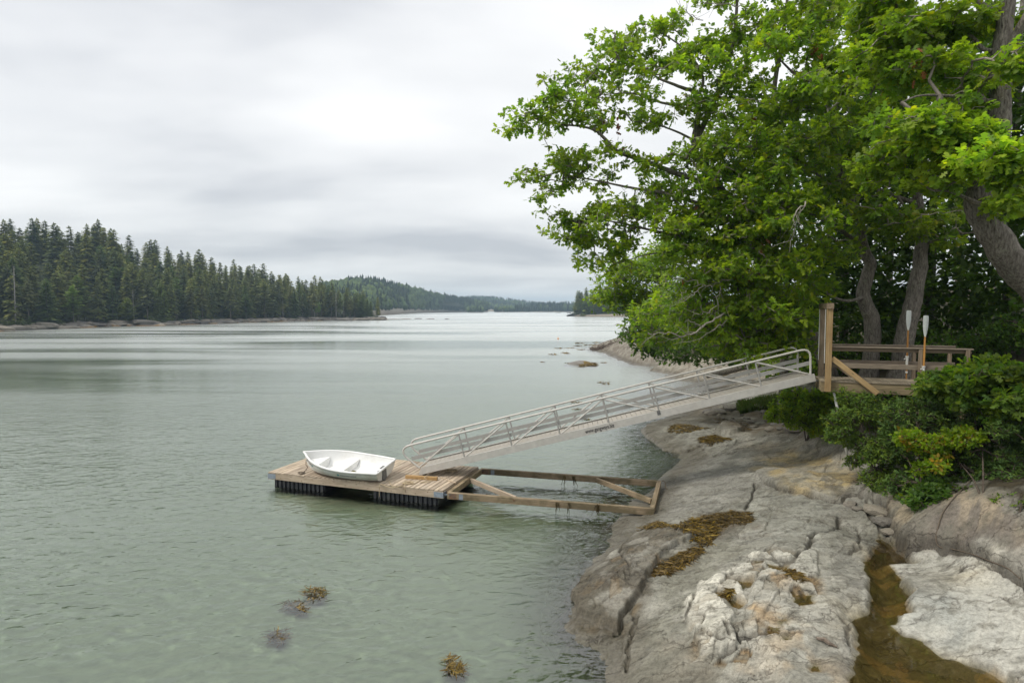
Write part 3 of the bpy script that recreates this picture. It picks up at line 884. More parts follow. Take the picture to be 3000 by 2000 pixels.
# soil under the bank's shrubs and trees
inl = sstep(1.75, 2.1, base_z(x, y) + .5*(nB-.5)) 
lay(inl*(1-zone(z6((500,150),(1000,150),(1689,420),(1689,800),(800,560)), .3)), (.055, .045, .027))
col = np.where((y < 60)[:, None], col*np.array((.96, .945, .885)), col*np.array((.85, .83, .79)))
wetm = np.maximum(np.maximum(wet*.9, pk), np.maximum(CRK.ravel()*.4, low_*.7))
me = np_mesh('rocky_shore', TV, TF, M_ROCK, np.clip(col, .01, .8), False, {'wet': wetm})
shore = tag(link('rocky_shore', me), kind='structure', label='pale grey granite ledge sloping from the trees into the water', cat='ground')
# --- tide pool water
for k, (pts, lev, d) in enumerate(_pools):
    a = np.array(pts); c_ = a.mean(0)
    if k == 0:
        ring = a
        V = np.concatenate([ring, ring]); 
    gx = np.arange(a[:, 0].min()-.12, a[:, 0].max()+.14, .06); gy = np.arange(a[:, 1].min()-.12, a[:, 1].max()+.14, .06)
    GX, GY = np.meshgrid(gx, gy); sdp = poly_sd(GX.ravel(), GY.ravel(), pts)
    gz = terr(GX.ravel(), GY.ravel())
    idx = np.arange(GX.size).reshape(GX.shape)
    F = np.stack([idx[:-1, :-1], idx[:-1, 1:], idx[1:, 1:], idx[1:, :-1]], -1).reshape(-1, 4)
    ok = ((gz < lev + .02) & (sdp > -.3))[F].any(1)
    F = F[ok]; used = np.unique(F); mp_ = np.full(GX.size, -1); mp_[used] = np.arange(len(used))
    V = np.stack([GX.ravel(), GY.ravel(), np.full(GX.size, lev)], -1)[used]
    dep = np.clip((lev-gz[used])/.35, 0, 1)
    o = link('tide_pool', np_mesh('tide_pool', V, mp_[F], M_POOL, None, True, {'depth': dep}))
    tag(o, kind='structure')

# ================================================================== the bay
def spaced(a, b, n): return np.exp(np.linspace(math.log(a), math.log(b), n))
_wy = np.concatenate([np.linspace(-60, 2, 12)[:-1], np.linspace(2, 8, 20)[:-1], np.linspace(8, 32, 210)[:-1], spaced(32, 130, 120)[:-1], spaced(130, 4200, 50)])
_wx = np.concatenate([-spaced(12, 3200, 50)[::-1], np.linspace(-12, -1, 30)[1:-1], np.linspace(-1, 9, 140)[:-1], np.linspace(9, 30, 60)[:-1], spaced(30, 3200, 40)])
GX, GY = np.meshgrid(_wx, _wy)
gz = np.full(GX.shape, -4.0)
inr = (GY > 3.3) & (GY < 111) & (GX > -30) & (GX < 45)
gz[inr] = terr(GX[inr], GY[inr])
# a drowned rock with weed off the near shore
_sub = at_z(880, 1800, 0)
gz = np.maximum(gz, -.75 - .3*((GX-_sub[0])**2/1.2+(GY-_sub[1])**2/1.5))
idx = np.arange(GX.size).reshape(GX.shape)
F = np.stack([idx[:-1, :-1], idx[:-1, 1:], idx[1:, 1:], idx[1:, :-1]], -1).reshape(-1, 4)
V = np.stack([GX, GY, np.zeros_like(GX)], -1).reshape(-1, 3)
water = tag(link('water', np_mesh('water', V, F, M_WATER, None, True)), kind='structure')
dep = np.clip(-gz.ravel()/1.3, 0, 1)
V2 = V.copy(); V2[:, 2] = -.055 - .14*dep
keep = (dep[F] > .02).any(1)
tag(link('turbid_water', np_mesh('turbid_water', V2, F[keep], M_DEPTHS, None, True, {'depth': dep})), kind='structure')
# sea bed sheet, far below, out to the horizon
mb = MB(); mb.add([(-3300,-80,-4.5),(3300,-80,-4.5),(3300,4300,-4.5),(-3300,4300,-4.5)], [(0,1,2,3)])
tag(mb.obj('sea_bed', M_GROUND), kind='structure')
# the drowned rock itself
gx, gy = np.meshgrid(np.linspace(-1.6, 1.6, 40), np.linspace(-1.8, 1.8, 40))
rz = -.42 - .30*(gx**2/1.2+gy**2/1.5) + .18*(fbm(gx*2+5, gy*2+9, 4, 3)-.5)
idx = np.arange(gx.size).reshape(gx.shape)
F = np.stack([idx[:-1, :-1], idx[:-1, 1:], idx[1:, 1:], idx[1:, :-1]], -1).reshape(-1, 4)
V = np.stack([gx, gy, rz], -1).reshape(-1, 3)
cc = np.empty((len(V), 3)); cc[:] = (.20, .19, .19)
o = link('submerged_rock', np_mesh('submerged_rock', V, F, M_ROCK, cc, True, {'wet': np.ones(len(V))}), None, (_sub[0], _sub[1], 0))
tag(o, 'grey drowned rock under the water off the near ledge', 'rock')
# ================================================================== swimming float
DZ = 0.465
_FL = at_z(785, 1381.5, DZ); _FR = at_z(1298, 1437, DZ); _BR = at_z(1393, 1366.5, DZ)
e1 = (_FR-_FL)[:2]; FLEN = float(np.linalg.norm(e1)); e1 = e1/FLEN
e2 = np.array([-e1[1], e1[0]])
FWID = float((_BR-_FR)[:2] @ e2)
FANG = math.atan2(e1[1], e1[0])
froot = empty('dock_float', (_FL[0], _FL[1], 0), 'floating timber dock with weathered planks on black tubs', 'float', rz=FANG)
FM = Matrix.Translation((_FL[0], _FL[1], 0)) @ Matrix.Rotation(FANG, 4, 'Z')
def fpt(px, py, z=DZ):           # photo pixel on the deck -> float coordinates
    w = FM.inverted() @ Vector(at_z(px, py, z)); return np.array(w)
def child_local(o, parent, M):
    o.parent = parent; o.matrix_basis = M; return o
NB = 40
pw = FLEN/NB
mb = MB(); mb.cbox((0, -(pw-.022)/2, -.036), (FWID, (pw-.022)/2, 0), .006); plank_me = mb.mesh('plank', M_DECK)
for i in range(NB):
    o = bpy.data.objects.new('plank', plank_me); C.objects.link(o)
    M = Matrix.Translation(((i+.5)*pw, random.uniform(-.012, .008), DZ + random.uniform(-.003, .003))) @ Matrix.Rotation(math.pi/2, 4, 'Z') @ Matrix.Rotation(random.uniform(-.003, .003), 4, 'Z')
    child_local(o, froot, M)
FZ0, FZ1 = DZ-.036-.195, DZ-.0385      # fascia bottom / top
def fbeam(name, a, b, w, h, mat, ztop, parent=None):
    Lg = math.dist(a, b)
    mb = MB(); mb.cbox((0, -w/2, -h), (Lg, w/2, 0), .006)
    o = bpy.data.objects.new(name, mb.mesh(name, mat)); C.objects.link(o)
    M = Matrix.Translation((a[0], a[1], ztop)) @ Matrix.Rotation(math.atan2(b[1]-a[1], b[0]-a[0]), 4, 'Z')
    return child_local(o, parent or froot, M)
f_front = fbeam('fascia', (0, .022), (FLEN, .022), .044, .195, M_FASCIA, FZ1)
f_back = fbeam('fascia', (0, FWID-.022), (FLEN, FWID-.022), .044, .195, M_FASCIA, FZ1)
f_l = fbeam('fascia', (.022, .046), (.022, FWID-.046), .04, .19, M_FASCIA, FZ1-.002)
f_r = fbeam('fascia', (FLEN-.022, .046), (FLEN-.022, FWID-.046), .04, .19, M_FASCIA, FZ1-.002)
for k in range(1, 5):
    fbeam('joist', (.05, FWID*k/5), (FLEN-.05, FWID*k/5), .045, .18, M_FASCIA, FZ1-.004)
for (x0, x1) in ((-.004, .30), (FLEN-.30, FLEN+.004)):
    for yy in (-.006, FWID+.002):
        mb = MB(); mb.box((x0, yy, FZ0+.02), (x1, yy+.0045, FZ1-.012))
        xe = -.006 if x0 < 1 else FLEN+.0015
        mb.box((xe, min(yy, FWID-.22), FZ0+.021), (xe+.0045, max(yy+.22, yy) if yy < 1 else yy, FZ1-.013))
        cb = mb.obj('corner_bracket', M_ZINC, froot)
        tag(cb, 'blue-grey galvanised corner plate')
        for i in range(2):
            for j in range(2):
                bo = MB()
                cxp = x0+.07+.16*i; czp = FZ0+.06+.08*j
                bo.tube([(cxp, yy-.008 if yy < 1 else yy+.003, czp), (cxp, yy+.0005 if yy < 1 else yy+.012, czp)], .012, 6)
                bo.obj('bolt', M_ZINC, cb)
for k in range(14):      # carriage bolts along the front
    mb = MB(); xb = .5 + k*(FLEN-1.0)/13
    zb = FZ0+.06+.08*(k % 2)
    mb.tube([(xb, -.007, zb), (xb, .001, zb)], .014, 6); mb.obj('bolt', M_RUST, froot)
# black ribbed flotation tubs
def tub(x0, x1, y0, y1):
    mb = MB(); n = max(4, int((x1-x0)/.15)); zb, zt = -.05, FZ0+.03
    step = (x1-x0)/n
    prof = []
    for i in range(n):
        a = x0+i*step
        prof += [(a, .0), (a+step*.55, .0), (a+step*.60, .045), (a+step*.95, .045)]
    front = [(a, y0+d) for a, d in prof] + [(x1, y0)]
    back = [(a, y1-d) for a, d in prof] + [(x1, y1)]
    m_ = len(front)
    vs = [(a, b, zb) for a, b in front] + [(a, b, zt) for a, b in front] + [(a, b, zb) for a, b in back] + [(a, b, zt) for a, b in back]
    fs = []
    for i in range(m_-1):
        fs += [(i, i+1, m_+i+1, m_+i), (2*m_+i+1, 2*m_+i, 3*m_+i, 3*m_+i+1), (m_+i, m_+i+1, 3*m_+i+1, 3*m_+i), (i+1, i, 2*m_+i, 2*m_+i+1)]
    fs += [(0, m_, 3*m_, 2*m_), (m_-1, 3*m_-1, 4*m_-1, 2*m_-1)]
    mb.add(vs, fs)
    o = mb.obj('flotation_tub', M_BLACK, froot); return o
for (x0, x1) in ((.22, 2.15), (FLEN-2.35, FLEN-.18)):
    for (y0, y1) in ((.05, FWID*.46), (FWID*.54, FWID-.05)):
        tub(x0, x1, y0, y1)
# ---- ropes
def rope(name, pts, r, mat, label, loc=None, group=None, n=6):
    P = np.array(pts, float)
    # Catmull-Rom
    Q = np.vstack([2*P[0]-P[1], P, 2*P[-1]-P[-2]])
    out_ = []
    for i in range(1, len(Q)-2):
        for t in np.linspace(0, 1, 7)[:-1]:
            a, b, c, d = Q[i-1], Q[i], Q[i+1], Q[i+2]
            out_.append(.5*((2*b)+(c-a)*t+(2*a-5*b+4*c-d)*t*t+(3*b-a-3*c+d)*t**3))
    out_.append(P[-1])
    o0 = np.array(out_[0])
    mb = MB(); mb.tube([p-o0 for p in out_], r, n)
    o = mb.obj(name, mat, None, tuple(o0), True)
    return tag(o, label, 'rope', group)
def dk(px, py, dz=.012): return at_z(px, py, DZ+dz)
def coil(c, r0, n, turns, zb):
    pts = []
    for k in range(n):
        a = k/n*turns*2*math.pi
        rr = r0*(.55+.45*math.sin(k*1.7)**2)
        pts.append((c[0]+rr*math.cos(a)*1.3+random.uniform(-.03,.03), c[1]+rr*math.sin(a)+random.uniform(-.03,.03), zb+.010*(k % 4)))
    return pts
rope('rope', [dk(1247,1394,.10), dk(1240,1398,.02), dk(1228,1407), dk(1212,1417)] + coil(dk(1196,1415), .14, 22, 4.3, DZ+.015) + [dk(1180,1421), dk(1160,1425), dk(1148,1422), dk(1143,1414), dk(1140,1410)], .011, M_ROPE, 'pale tan mooring line in a loose coil beside the tan chock')
rope('rope', [dk(1250,1404,.06), dk(1243,1398,.11), dk(1252,1396,.10), dk(1256,1404), dk(1262,1396,.10), dk(1268,1402), dk(1258,1411), dk(1243,1412), dk(1230,1413), dk(1250,1408), dk(1268,1408)], .010, M_ROPE, 'thin pale line looped over the near tan chock')
rope('rope', [dk(1184,1419), dk(1186,1425)]+[at_z(1187, 1429+4*i, DZ-.03-.05*i)+np.array([0,-.03,0]) for i in range(5)]+[dk(1178,1424), dk(1150,1428), dk(1125,1421), dk(1117,1418)], .010, M_ROPE, 'frayed line trailing over the edge of the float')
rope('rope', [dk(1118,1416), dk(1113,1420)]+[at_z(1112, 1424+5*i, DZ-.02-.055*i)+np.array([0,-.03,0]) for i in range(7)], .009, M_ROPE, 'short line hanging from the float down to the water')
rope('rope', [dk(1306,1374)] + coil(dk(1322,1379), .16, 26, 5.0, DZ+.015) + [dk(1335,1377)], .011, M_ROPE, 'coil of pale rope on the planks beneath the gangway')
rope('rope', [dk(1284,1358)] + coil(dk(1291,1357), .12, 14, 3.0, DZ+.015), .011, M_ROPE, 'small heap of rope at the back edge of the float')
# ---- chocks that keep the gangway foot in place
def timber(name, pa, pb, w, h, mat, label, cat, z=DZ):
    o = beam(name, pa + np.array([0, 0, h]), pb + np.array([0, 0, h]), w, h, mat)
    return tag(o, label, cat)
timber('wooden_chock', at_z(1189, 1400, DZ), at_z(1281, 1406, DZ), .10, .10, M_CHOCK, 'long tan wooden chock in front of the gangway foot', 'chock')
timber('wooden_chock', at_z(1231, 1374, DZ), at_z(1257, 1375.5, DZ), .10, .09, M_CHOCK, 'short tan wooden chock behind the gangway foot', 'chock')
timber('wooden_stick', at_z(1291, 1399, DZ), at_z(1335, 1415, DZ), .035, .03, M_FASCIA, 'thin weathered stick lying across the float planks', 'stick')

# ================================================================== timber stiff-arm frame between float and ledge
ZF = 0.40
fa = at_z(1312, 1441, ZF); fb = at_z(1409, 1371.5, ZF)
ga = at_z(1916, 1488, .33); gb = at_z(1936, 1408, .33)
sroot = empty('timber_frame', (float((fa[0]+ga[0])/2), float((fa[1]+ga[1])/2), 0), 'open rectangular timber frame running from the float to the rock', 'frame')
W_, H_ = .13, .185
dd = (fb-fa)/np.linalg.norm(fb-fa); d2 = (ga-fa)/np.linalg.norm(ga-fa); d3 = (gb-fb)/np.linalg.norm(gb-fb)
beam('long_beam', fa, ga, W_, H_, M_FRAME, sroot)
beam('long_beam', fb, gb, W_, H_, M_FRAME, sroot)
beam('cross_beam', fa + dd*(W_/2+.002), fb - dd*(W_/2+.002), W_, H_-.006, M_FRAME, sroot, zoff=-.003)
ge = (gb-ga)/np.linalg.norm(gb-ga)
beam('cross_beam', ga + ge*(W_/2+.002)-d2*W_*.4, gb - ge*(W_/2+.002)-d3*W_*.4, W_, H_-.006, M_FRAME, sroot, zoff=-.003)
mid = fa*.42+fb*.58
nb = fa + d2*2.0
beam('brace', mid + d2*.10, nb + dd*.12, .075, .15, M_FASCIA, sroot, zoff=-.012)
fbm_ = fb + d3*(np.linalg.norm(gb-fb)*.66)
gm = ga*.68+gb*.32
beam('brace', fbm_ - dd*.10, gm - d2*.14, .085, .15, M_FRAME, sroot, zoff=-.012)
for p, d in ((fa, d2), (fb, d3)):
    for k, mt in ((.06, M_RUST), (.36, M_ZINC)):
        q = p + d*k
        mb = MB(); mb.box((0, -W_/2-.004, -H_+.01), (.22 if k < .1 else .12, -W_/2-.0005, -.012)); 
        o = mb.obj('hinge_plate', mt, sroot)
        o.matrix_basis = Matrix.Translation(-sroot.location) @ frame_matrix(q, q+d)
for p in (fa, fb):
    mb = MB(); q = p - d2*.02; 
    mb.tube([q-d2*.17-np.array([0,0,.08]), q+d2*.02-np.array([0,0,.08])], .022, 8)
    mb.obj('hinge_pin', M_ZINC, sroot, tuple(-Vector(sroot.location)))
mb = MB(); q = nb - dd*(W_/2+.004)
mb.tube([q-np.array([0,0,.06])-dd*.012, q-np.array([0,0,.06])+dd*.01], .03, 8); mb.obj('bolt', M_RUST, sroot, tuple(-Vector(sroot.location)))
# weed strands hanging from the beams
def strands(pts, n, ln, spread, mat, colr, seed=0, w=.012):
    r_ = np.random.default_rng(seed); V = []; F = []; Cc = []
    for p in pts:
        for k in range(n):
            a = np.array(p) + r_.normal(0, spread, 3)*np.array([1, 1, .2])
            ang = r_.uniform(0, 6.28); sd = np.array([math.cos(ang), math.sin(ang), 0])*w*r_.uniform(.5, 1.4)
            l = ln*r_.uniform(.3, 1.0); dr = np.array([r_.normal(0, .12), r_.normal(0, .12), -1])
            b = len(V)
            c = np.array(colr)*r_.uniform(.5, 1.4)
            for i in range(4):
                q = a + dr*l*i/3 + r_.normal(0, .01, 3)
                V += [q - sd*(1-i*.25), q + sd*(1-i*.25)]; Cc += [c, c]
            for i in range(3):
                F.append((b+2*i, b+2*i+1, b+2*i+3, b+2*i+2))
    return np.array(V), np.array(F), np.array(Cc)
Lb = np.linalg.norm(ga-fa)
hp = [fa + d2*Lb*t + np.array([0, -W_/2-.01, -.02]) for t in (.545, .60, .735, .74)] + [fb + d3*Lb*t + np.array([0, -W_/2-.01, -.02]) for t in (.48, .53, .68, .69)]
V, F, Cc = strands(hp, 12, .38, .022, M_WEED, (.085, .06, .022), 3)
tag(link('hanging_weed', np_mesh('hanging_weed', V-np.array(sroot.location), F, M_WEED, Cc), sroot), kind='stuff')
rope('rope', [gb+np.array([.02,-.05,.01]), gb+np.array([.08,-.08,.02]), gb+np.array([.12,-.12,-.08]), gb+np.array([.10,-.2,-.16]), gb+np.array([.16,-.25,-.2])], .014, M_ROPED, 'dark knotted rope on the shore end of the timber frame')

# ================================================================== aluminium gangway
P0 = at_z(1229, 1391, DZ+.035); P1 = at_d(2391, 1116, 17.55)
GL = float(np.linalg.norm(P1-P0))
GM = frame_matrix(P0, P1)
groot = empty('gangway', tuple(P0), 'long silver aluminium gangway with pipe handrails sloping to the float', 'gangway')
GMl = Matrix.Translation(-Vector(P0)) @ GM
GW, SH, RH = 1.06, .225, .99
def gchild(mb, name, mat, smooth=False, parent=None, M=None):
    me_ = mb.mesh(name, mat)
    if smooth: smooth_by_angle(me_)
    o = bpy.data.objects.new(name, me_); C.objects.link(o)
    o.parent = parent or groot
    o.matrix_basis = GMl if parent is None else (M or Matrix.Identity(4))
    return o
string = []
for yy, sg in ((0, 1), (GW, -1)):
    mb = MB()
    # channel section: web outside, flanges inward
    mb.add([(0, yy, .0), (GL, yy, 0), (GL, yy, SH), (.10, yy, SH), (0, yy, .06),
            (0, yy+sg*.008, .0), (GL, yy+sg*.008, 0), (GL, yy+sg*.008, SH), (.10, yy+sg*.008, SH), (0, yy+sg*.008, .06)],
           [(0,1,2,3,4), (9,8,7,6,5), (0,5,6,1), (1,6,7,2), (2,7,8,3), (3,8,9,4), (4,9,5,0)])
    a, b = sorted((yy+sg*.009, yy+sg*.065))
    mb.box((.11, a, SH-.008), (GL-.002, b, SH+.0005)); mb.box((.02, a, .001), (GL-.002, b, .008))
    string.append(gchild(mb, 'stringer', M_ALU))
NPN = 8; ps = GL/NPN
post_x = [ps*k for k in range(1, NPN)]
for yy, sg in ((0, 1), (GW, -1)):
    yr = yy + sg*.03
    mb = MB()
    path = [(.06, .20), (-.10, .41), (-.24, .60), (-.305, .70), (-.33, .80), (-.31, .89), (-.25, .95), (-.15, .98), (0, RH)]
    path += [(GL*k/16, RH) for k in range(1, 16)]
    path += [(GL-.22, RH), (GL-.10, RH-.015), (GL-.02, RH-.06), (GL+.02, RH-.14), (GL+.02, RH-.24), (GL-.10, .22)]
    mb.tube([(a, yr, b) for a, b in path], .032, 10)
    gchild(mb, 'handrail', M_ALU, True)
    for xk in post_x:
        mb = MB(); mb.tube([(xk, yr, SH-.02), (xk, yr, RH-.01)], .025, 8); gchild(mb, 'post', M_ALUBAR, True)
    for k in range(NPN):
        a, b = ps*k, ps*(k+1)
        mb = MB()
        if k < NPN//2: mb.tube([(a+.05, yr, SH+.01), (b-.02, yr, RH-.035)], .024, 8)
        else: mb.tube([(a+.02, yr, RH-.045), (b-.05 if k < NPN-1 else b-.12, yr, SH+.01)], .024, 8)
        gchild(mb, 'diagonal', M_ALU, True)
    yi = yr + sg*.03
    mb = MB(); mb.box((-.13, min(yi, yi+sg*.01), .50), (GL-.02, max(yi, yi+sg*.01), .615)); gchild(mb, 'toe_bar', M_ALUBAR)
# deck planks, each with fine ribs
NPL = int((GL-.15)/.153); pl = (GL-.15)/NPL
mb = MB()
ribs = 6; rw = (pl-.012)/ribs
for i in range(ribs):
    mb.box((i*rw, .07, -.012), (i*rw+rw*.62, GW-.07, 0))
mb.box((0, .071, -.026), (pl-.012, GW-.071, -.0125))
gpl = mb.mesh('deck_plank', M_ALUDECK)
for k in range(NPL):
    o = bpy.data.objects.new('deck_plank', gpl); C.objects.link(o); o.parent = groot
    o.matrix_basis = GMl @ Matrix.Translation((.13+k*pl, 0, SH-.045))
for k in range(NPN+1):
    mb = MB(); xk = min(max(ps*k, .2), GL-.06); mb.box((xk-.03, .066, .03), (xk+.03, GW-.066, .11)); gchild(mb, 'crossmember', M_ALUBAR)
# dark straps on the web joints
for xk in (ps*5-.02,):
    mb = MB(); mb.box((xk-.05, -.006, SH-.13), (xk+.05, -.0005, SH+.012)); gchild(mb, 'splice_plate', M_GREYPAD)
def text_mesh(body, size, mat, name='lettering', shear=0.0, bold=0.0):
    cu = bpy.data.curves.new('txt', 'FONT'); cu.body = body; cu.size = size; cu.shear = shear; cu.offset = bold
    cu.resolution_u = 3
    to = bpy.data.objects.new('txt', cu); C.objects.link(to)
    dg = bpy.context.evaluated_depsgraph_get(); dg.update()
    me_ = bpy.data.meshes.new_from_object(to.evaluated_get(dg))
    bpy.data.objects.remove(to); bpy.data.curves.remove(cu)
    me_.name = name; me_.materials.clear(); me_.materials.append(mat)
    return me_
tme = text_mesh('www.gangways.biz', .155, M_INK, bold=.0035)
tw = max(v.co.x for v in tme.vertices)
# where the lettering starts: project the photo pixel onto the near web
def gang_x(px):
    lo, hi = 0.0, GL
    for _ in range(40):
        m_ = (lo+hi)/2
        u, v = proj(np.array(GM @ Vector((m_, 0, .1))))
        if u < px: lo = m_
        else: hi = m_
    return lo
xa, xb = gang_x(1715), gang_x(1800)
sc = (xb-xa)/tw
for v in tme.vertices: v.co = Vector((xa + v.co.x*sc, -.003, .060 + v.co.y*1.15))
lo_ = bpy.data.objects.new('lettering', tme); C.objects.link(lo_); lo_.parent = string[0]
tag(lo_, 'black lettering www.gangways.biz')
# hinge hardware at the top
mb = MB(); mb.box((GL-.02, .10, -.05), (GL+.10, GW-.10, -.002)); gchild(mb, 'hinge_plate', M_GREYPAD)
mb = MB(); mb.tube([(.10, .05, -.02), (.10, GW-.05, -.02)], .03, 8); gchild(mb, 'roller', M_GREYPAD, True)

# ================================================================== white dinghy
BL = 2.95
def hullp(t, s):
    """t 0 stern .. 1 bow, s 0 keel .. 1 sheer -> (x, y, z), y >= 0"""
    b = .545 + (.665-.545)*math.sin(min(t/.42, 1)*math.pi/2) if t < .42 else .665*max(0.0, 1-((t-.42)/.58)**2.5)
    zs = .43 + .02*abs(t-.35) + .15*max(0, (t-.25)/.75)**2
    zk = .03*(1-min(t/.3, 1))**2 + .02 + (.16*((t-.80)/.20)**2 if t > .80 else 0)
    y = b*min(1.0, (1-(1-s)**2.3)**.62)*(0.84+.16*s) if s > 0 else 0.0
    flare = s**1.55
    z = zk + (zs-zk)*(flare if s > 0 else 0)
    x = BL*t + (.10*(s-.5) if t > .97 else 0)*((t-.97)/.03) + (-.06*s*(1-t/.08) if t < .08 else 0)
    return np.array([x, y, z])
NT = 34
svals = []; off = []
NSTR = 4
for k in range(NSTR):
    a, b = k/NSTR, (k+1)/NSTR
    a = a**.9; b = b**.9
    svals += [a, (a+b)/2, b-.002]; off += [0.0, .003, .006]
svals[0] = 0.0; svals[-1] = 1.0
tv = np.linspace(0, 1, NT)
def hull_surface(inset, zmin, sv, of, smin=0):
    V = []; 
    for t in tv:
        row = []
        for s, d in zip(sv, of):
            p = hullp(t, s); p[1] = max(0, p[1] + d*(1 if t < .97 else 0) - inset*(1 if p[1] > inset else p[1]/inset))
            p[2] = max(p[2], zmin) if inset else p[2] - (0 if s > 0 else 0)
            row.append(p)
        V.append(row)
    V = np.array(V)
    return V
def shell(name, V, mat, flip=False, parent=None):
    n, m_ = V.shape[:2]
    Vm = V.copy(); Vm[..., 1] *= -1
    A = np.concatenate([Vm[:, ::-1], V], 1)      # port sheer .. keel .. keel .. starboard sheer
    k = A.shape[1]
    idx = np.arange(n*k).reshape(n, k)
    F = np.stack([idx[:-1, :-1], idx[1:, :-1], idx[1:, 1:], idx[:-1, 1:]], -1).reshape(-1, 4)
    if flip: F = F[:, ::-1]
    return A.reshape(-1, 3), F, k
BV = hull_surface(0, 0, svals, off)
Vb, Fb, kk = shell('hull', BV, M_HULL)
bow = at_z(897, 1324, DZ+.60); ste = at_z(1129, 1361, DZ+.45)
bd = (bow-ste)[:2]; bang = math.atan2(bd[1], bd[0])
BM = Matrix.Translation((ste[0], ste[1], DZ)) @ Matrix.Rotation(bang, 4, 'Z') @ Matrix.Rotation(R(-10), 4, 'X') @ Matrix.Rotation(R(-1.0), 4, 'Y') @ Matrix.Translation((0, 0, -.012))
broot = empty('dinghy', (ste[0]+bd[0]/2, ste[1]+bd[1]/2, DZ), 'white plastic rowing dinghy resting tilted on the float planks', 'boat')
BMl = Matrix.Translation(-Vector(broot.location)) @ BM
def bchild(o, parent=None):
    o.parent = parent or broot
    o.matrix_basis = BMl if parent is None else Matrix.Identity(4)
    return o
def bobj(name, V, F, mat, parent=None, ang=25):
    me_ = np_mesh(name, V, F, mat); smooth_by_angle(me_, ang)
    return bchild(link(name, me_), parent)
hull = bobj('hull', Vb, Fb, M_HULL, None, 22)
sv2 = [0, .06, .14, .25, .4, .55, .7, .85, 1.0]
IV = hull_surface(.03, .085, sv2, [0]*len(sv2))
IV[0, :, 0] += .05; IV[-1, :, 0] -= .05
Vi, Fi, ki = shell('inner', IV, M_HULLIN)
bobj('inner_shell', Vi, Fi[:, ::-1], M_HULLIN, hull, 40)
# transom: outer and inner
def transom(x, V, k):
    pts = V.reshape(NT, -1, 3)[0]
    return pts
pt = Vb.reshape(NT, kk, 3)[0]
bobj('transom', pt, [np.array([list(range(kk))[::-1]])], M_HULL, hull)
pt = Vi.reshape(NT, ki, 3)[0]
bobj('inner_transom', pt, [np.array([list(range(ki))])], M_HULLIN, hull)
# gunwale: a rolled white lip round the sheer
path = [hullp(t, 1.0) for t in tv]
left = [p*np.array([1, -1, 1]) for p in path]
mb = MB()
sheer = [p + np.array([0, .012 if p[1] > .02 else 0, .004]) for p in path]
port = [p + np.array([0, -.012 if p[1] < -.02 else 0, .004]) for p in left]
ring_ = sheer[:-1] + [sheer[-1]+np.array([.015, 0, 0])] + port[:-1][::-1]
st0, st1 = ring_[-1], ring_[0]
stern = [st0*(1-t)+st1*t + np.array([-.02, 0, .012*math.sin(t*math.pi)]) for t in np.linspace(0, 1, 9)[1:-1]]
mb.tube(ring_ + stern + [ring_[0], ring_[1]], .036, 8, False)
me_ = mb.mesh('gunwale', M_HULLIN, True)
bchild(link('gunwale', me_))
# seats with their bulkheads
def seat(t0, t1, z, name, lab=None):
    mb = MB(); n = 9; top = []
    for t in np.linspace(t0, t1, n):
        # half width of the inner shell at height z
        ss = np.linspace(.05, 1, 60); P = np.array([hullp(t, s) for s in ss]); w = np.interp(z, P[:, 2], P[:, 1]) - .022
        top.append((BL*t, max(w, .01)))
    vs = []; fs = []
    for (xx, w) in top: vs += [(xx, -w, z), (xx, w, z)]
    for i in range(n-1): fs.append((2*i, 2*i+2, 2*i+3, 2*i+1))
    b = len(vs)
    for (xx, w) in (top[0], top[-1]):
        w2 = w*.62
        vs += [(xx, -w, z), (xx, w, z), (xx, w2, .09), (xx, -w2, .09)]
    fs += [(b, b+1, b+2, b+3), (b+7, b+6, b+5, b+4)]
    mb.add(vs, fs)
    return bchild(mb.obj(name, M_HULLIN))
seat(.04, .17, .27, 'stern_seat'); seat(.44, .57, .29, 'middle_seat'); seat(.78, .95, .34, 'bow_seat')
# keel skeg and rubbing strip
mb = MB(); mb.add([(.02,-.012,.03),(.75,-.012,.03),(.02,-.012,-.008),(.10,-.012,-.008),(.02,.012,.03),(.75,.012,.03),(.02,.012,-.008),(.10,.012,-.008)],
                  [(0,1,3,2),(6,7,5,4),(0,4,5,1),(2,3,7,6),(0,2,6,4),(1,5,7,3)])
bchild(mb.obj('skeg', M_GREYPAD), hull)
# grey outboard pad on the transom
mb = MB(); mb.box((-.075, .02, .10), (-.028, .22, .47)); mb.box((-.03, .02, .455), (.03, .22, .475)); mb.box((-.07, .08, -.01), (-.035, .15, .10))
tag(bchild(mb.obj('transom_pad', M_GREYPAD)), 'grey plastic pad on the transom')
mb = MB(); mb.tube([(.20,-.02,.275),(.21,.05,.282),(.20,.10,.275)], .012, 6); bchild(mb.obj('cleat', M_GREYPAD))
# crumpled olive cloth in the bilge
gx, gy = np.meshgrid(np.linspace(0, 1, 14), np.linspace(0, 1, 14))
V = np.stack([.98+.26*gx, -.05+.30*gy, .095+.10*fbm(gx*3, gy*3, 3, 5)*np.sin(gx*3.14)*np.sin(gy*3.14)*2], -1).reshape(-1, 3)
idx = np.arange(196).reshape(14, 14); F = np.stack([idx[:-1,:-1], idx[:-1,1:], idx[1:,1:], idx[1:,:-1]], -1).reshape(-1, 4)
wv = np.array([list(BM @ Vector(p)) for p in V]); cen = wv.mean(0)
tag(link('cloth', np_mesh('cloth', wv-cen, F, M_OLIVE, None, True), None, tuple(cen)), 'crumpled olive cloth in the bottom of the dinghy', 'cloth')
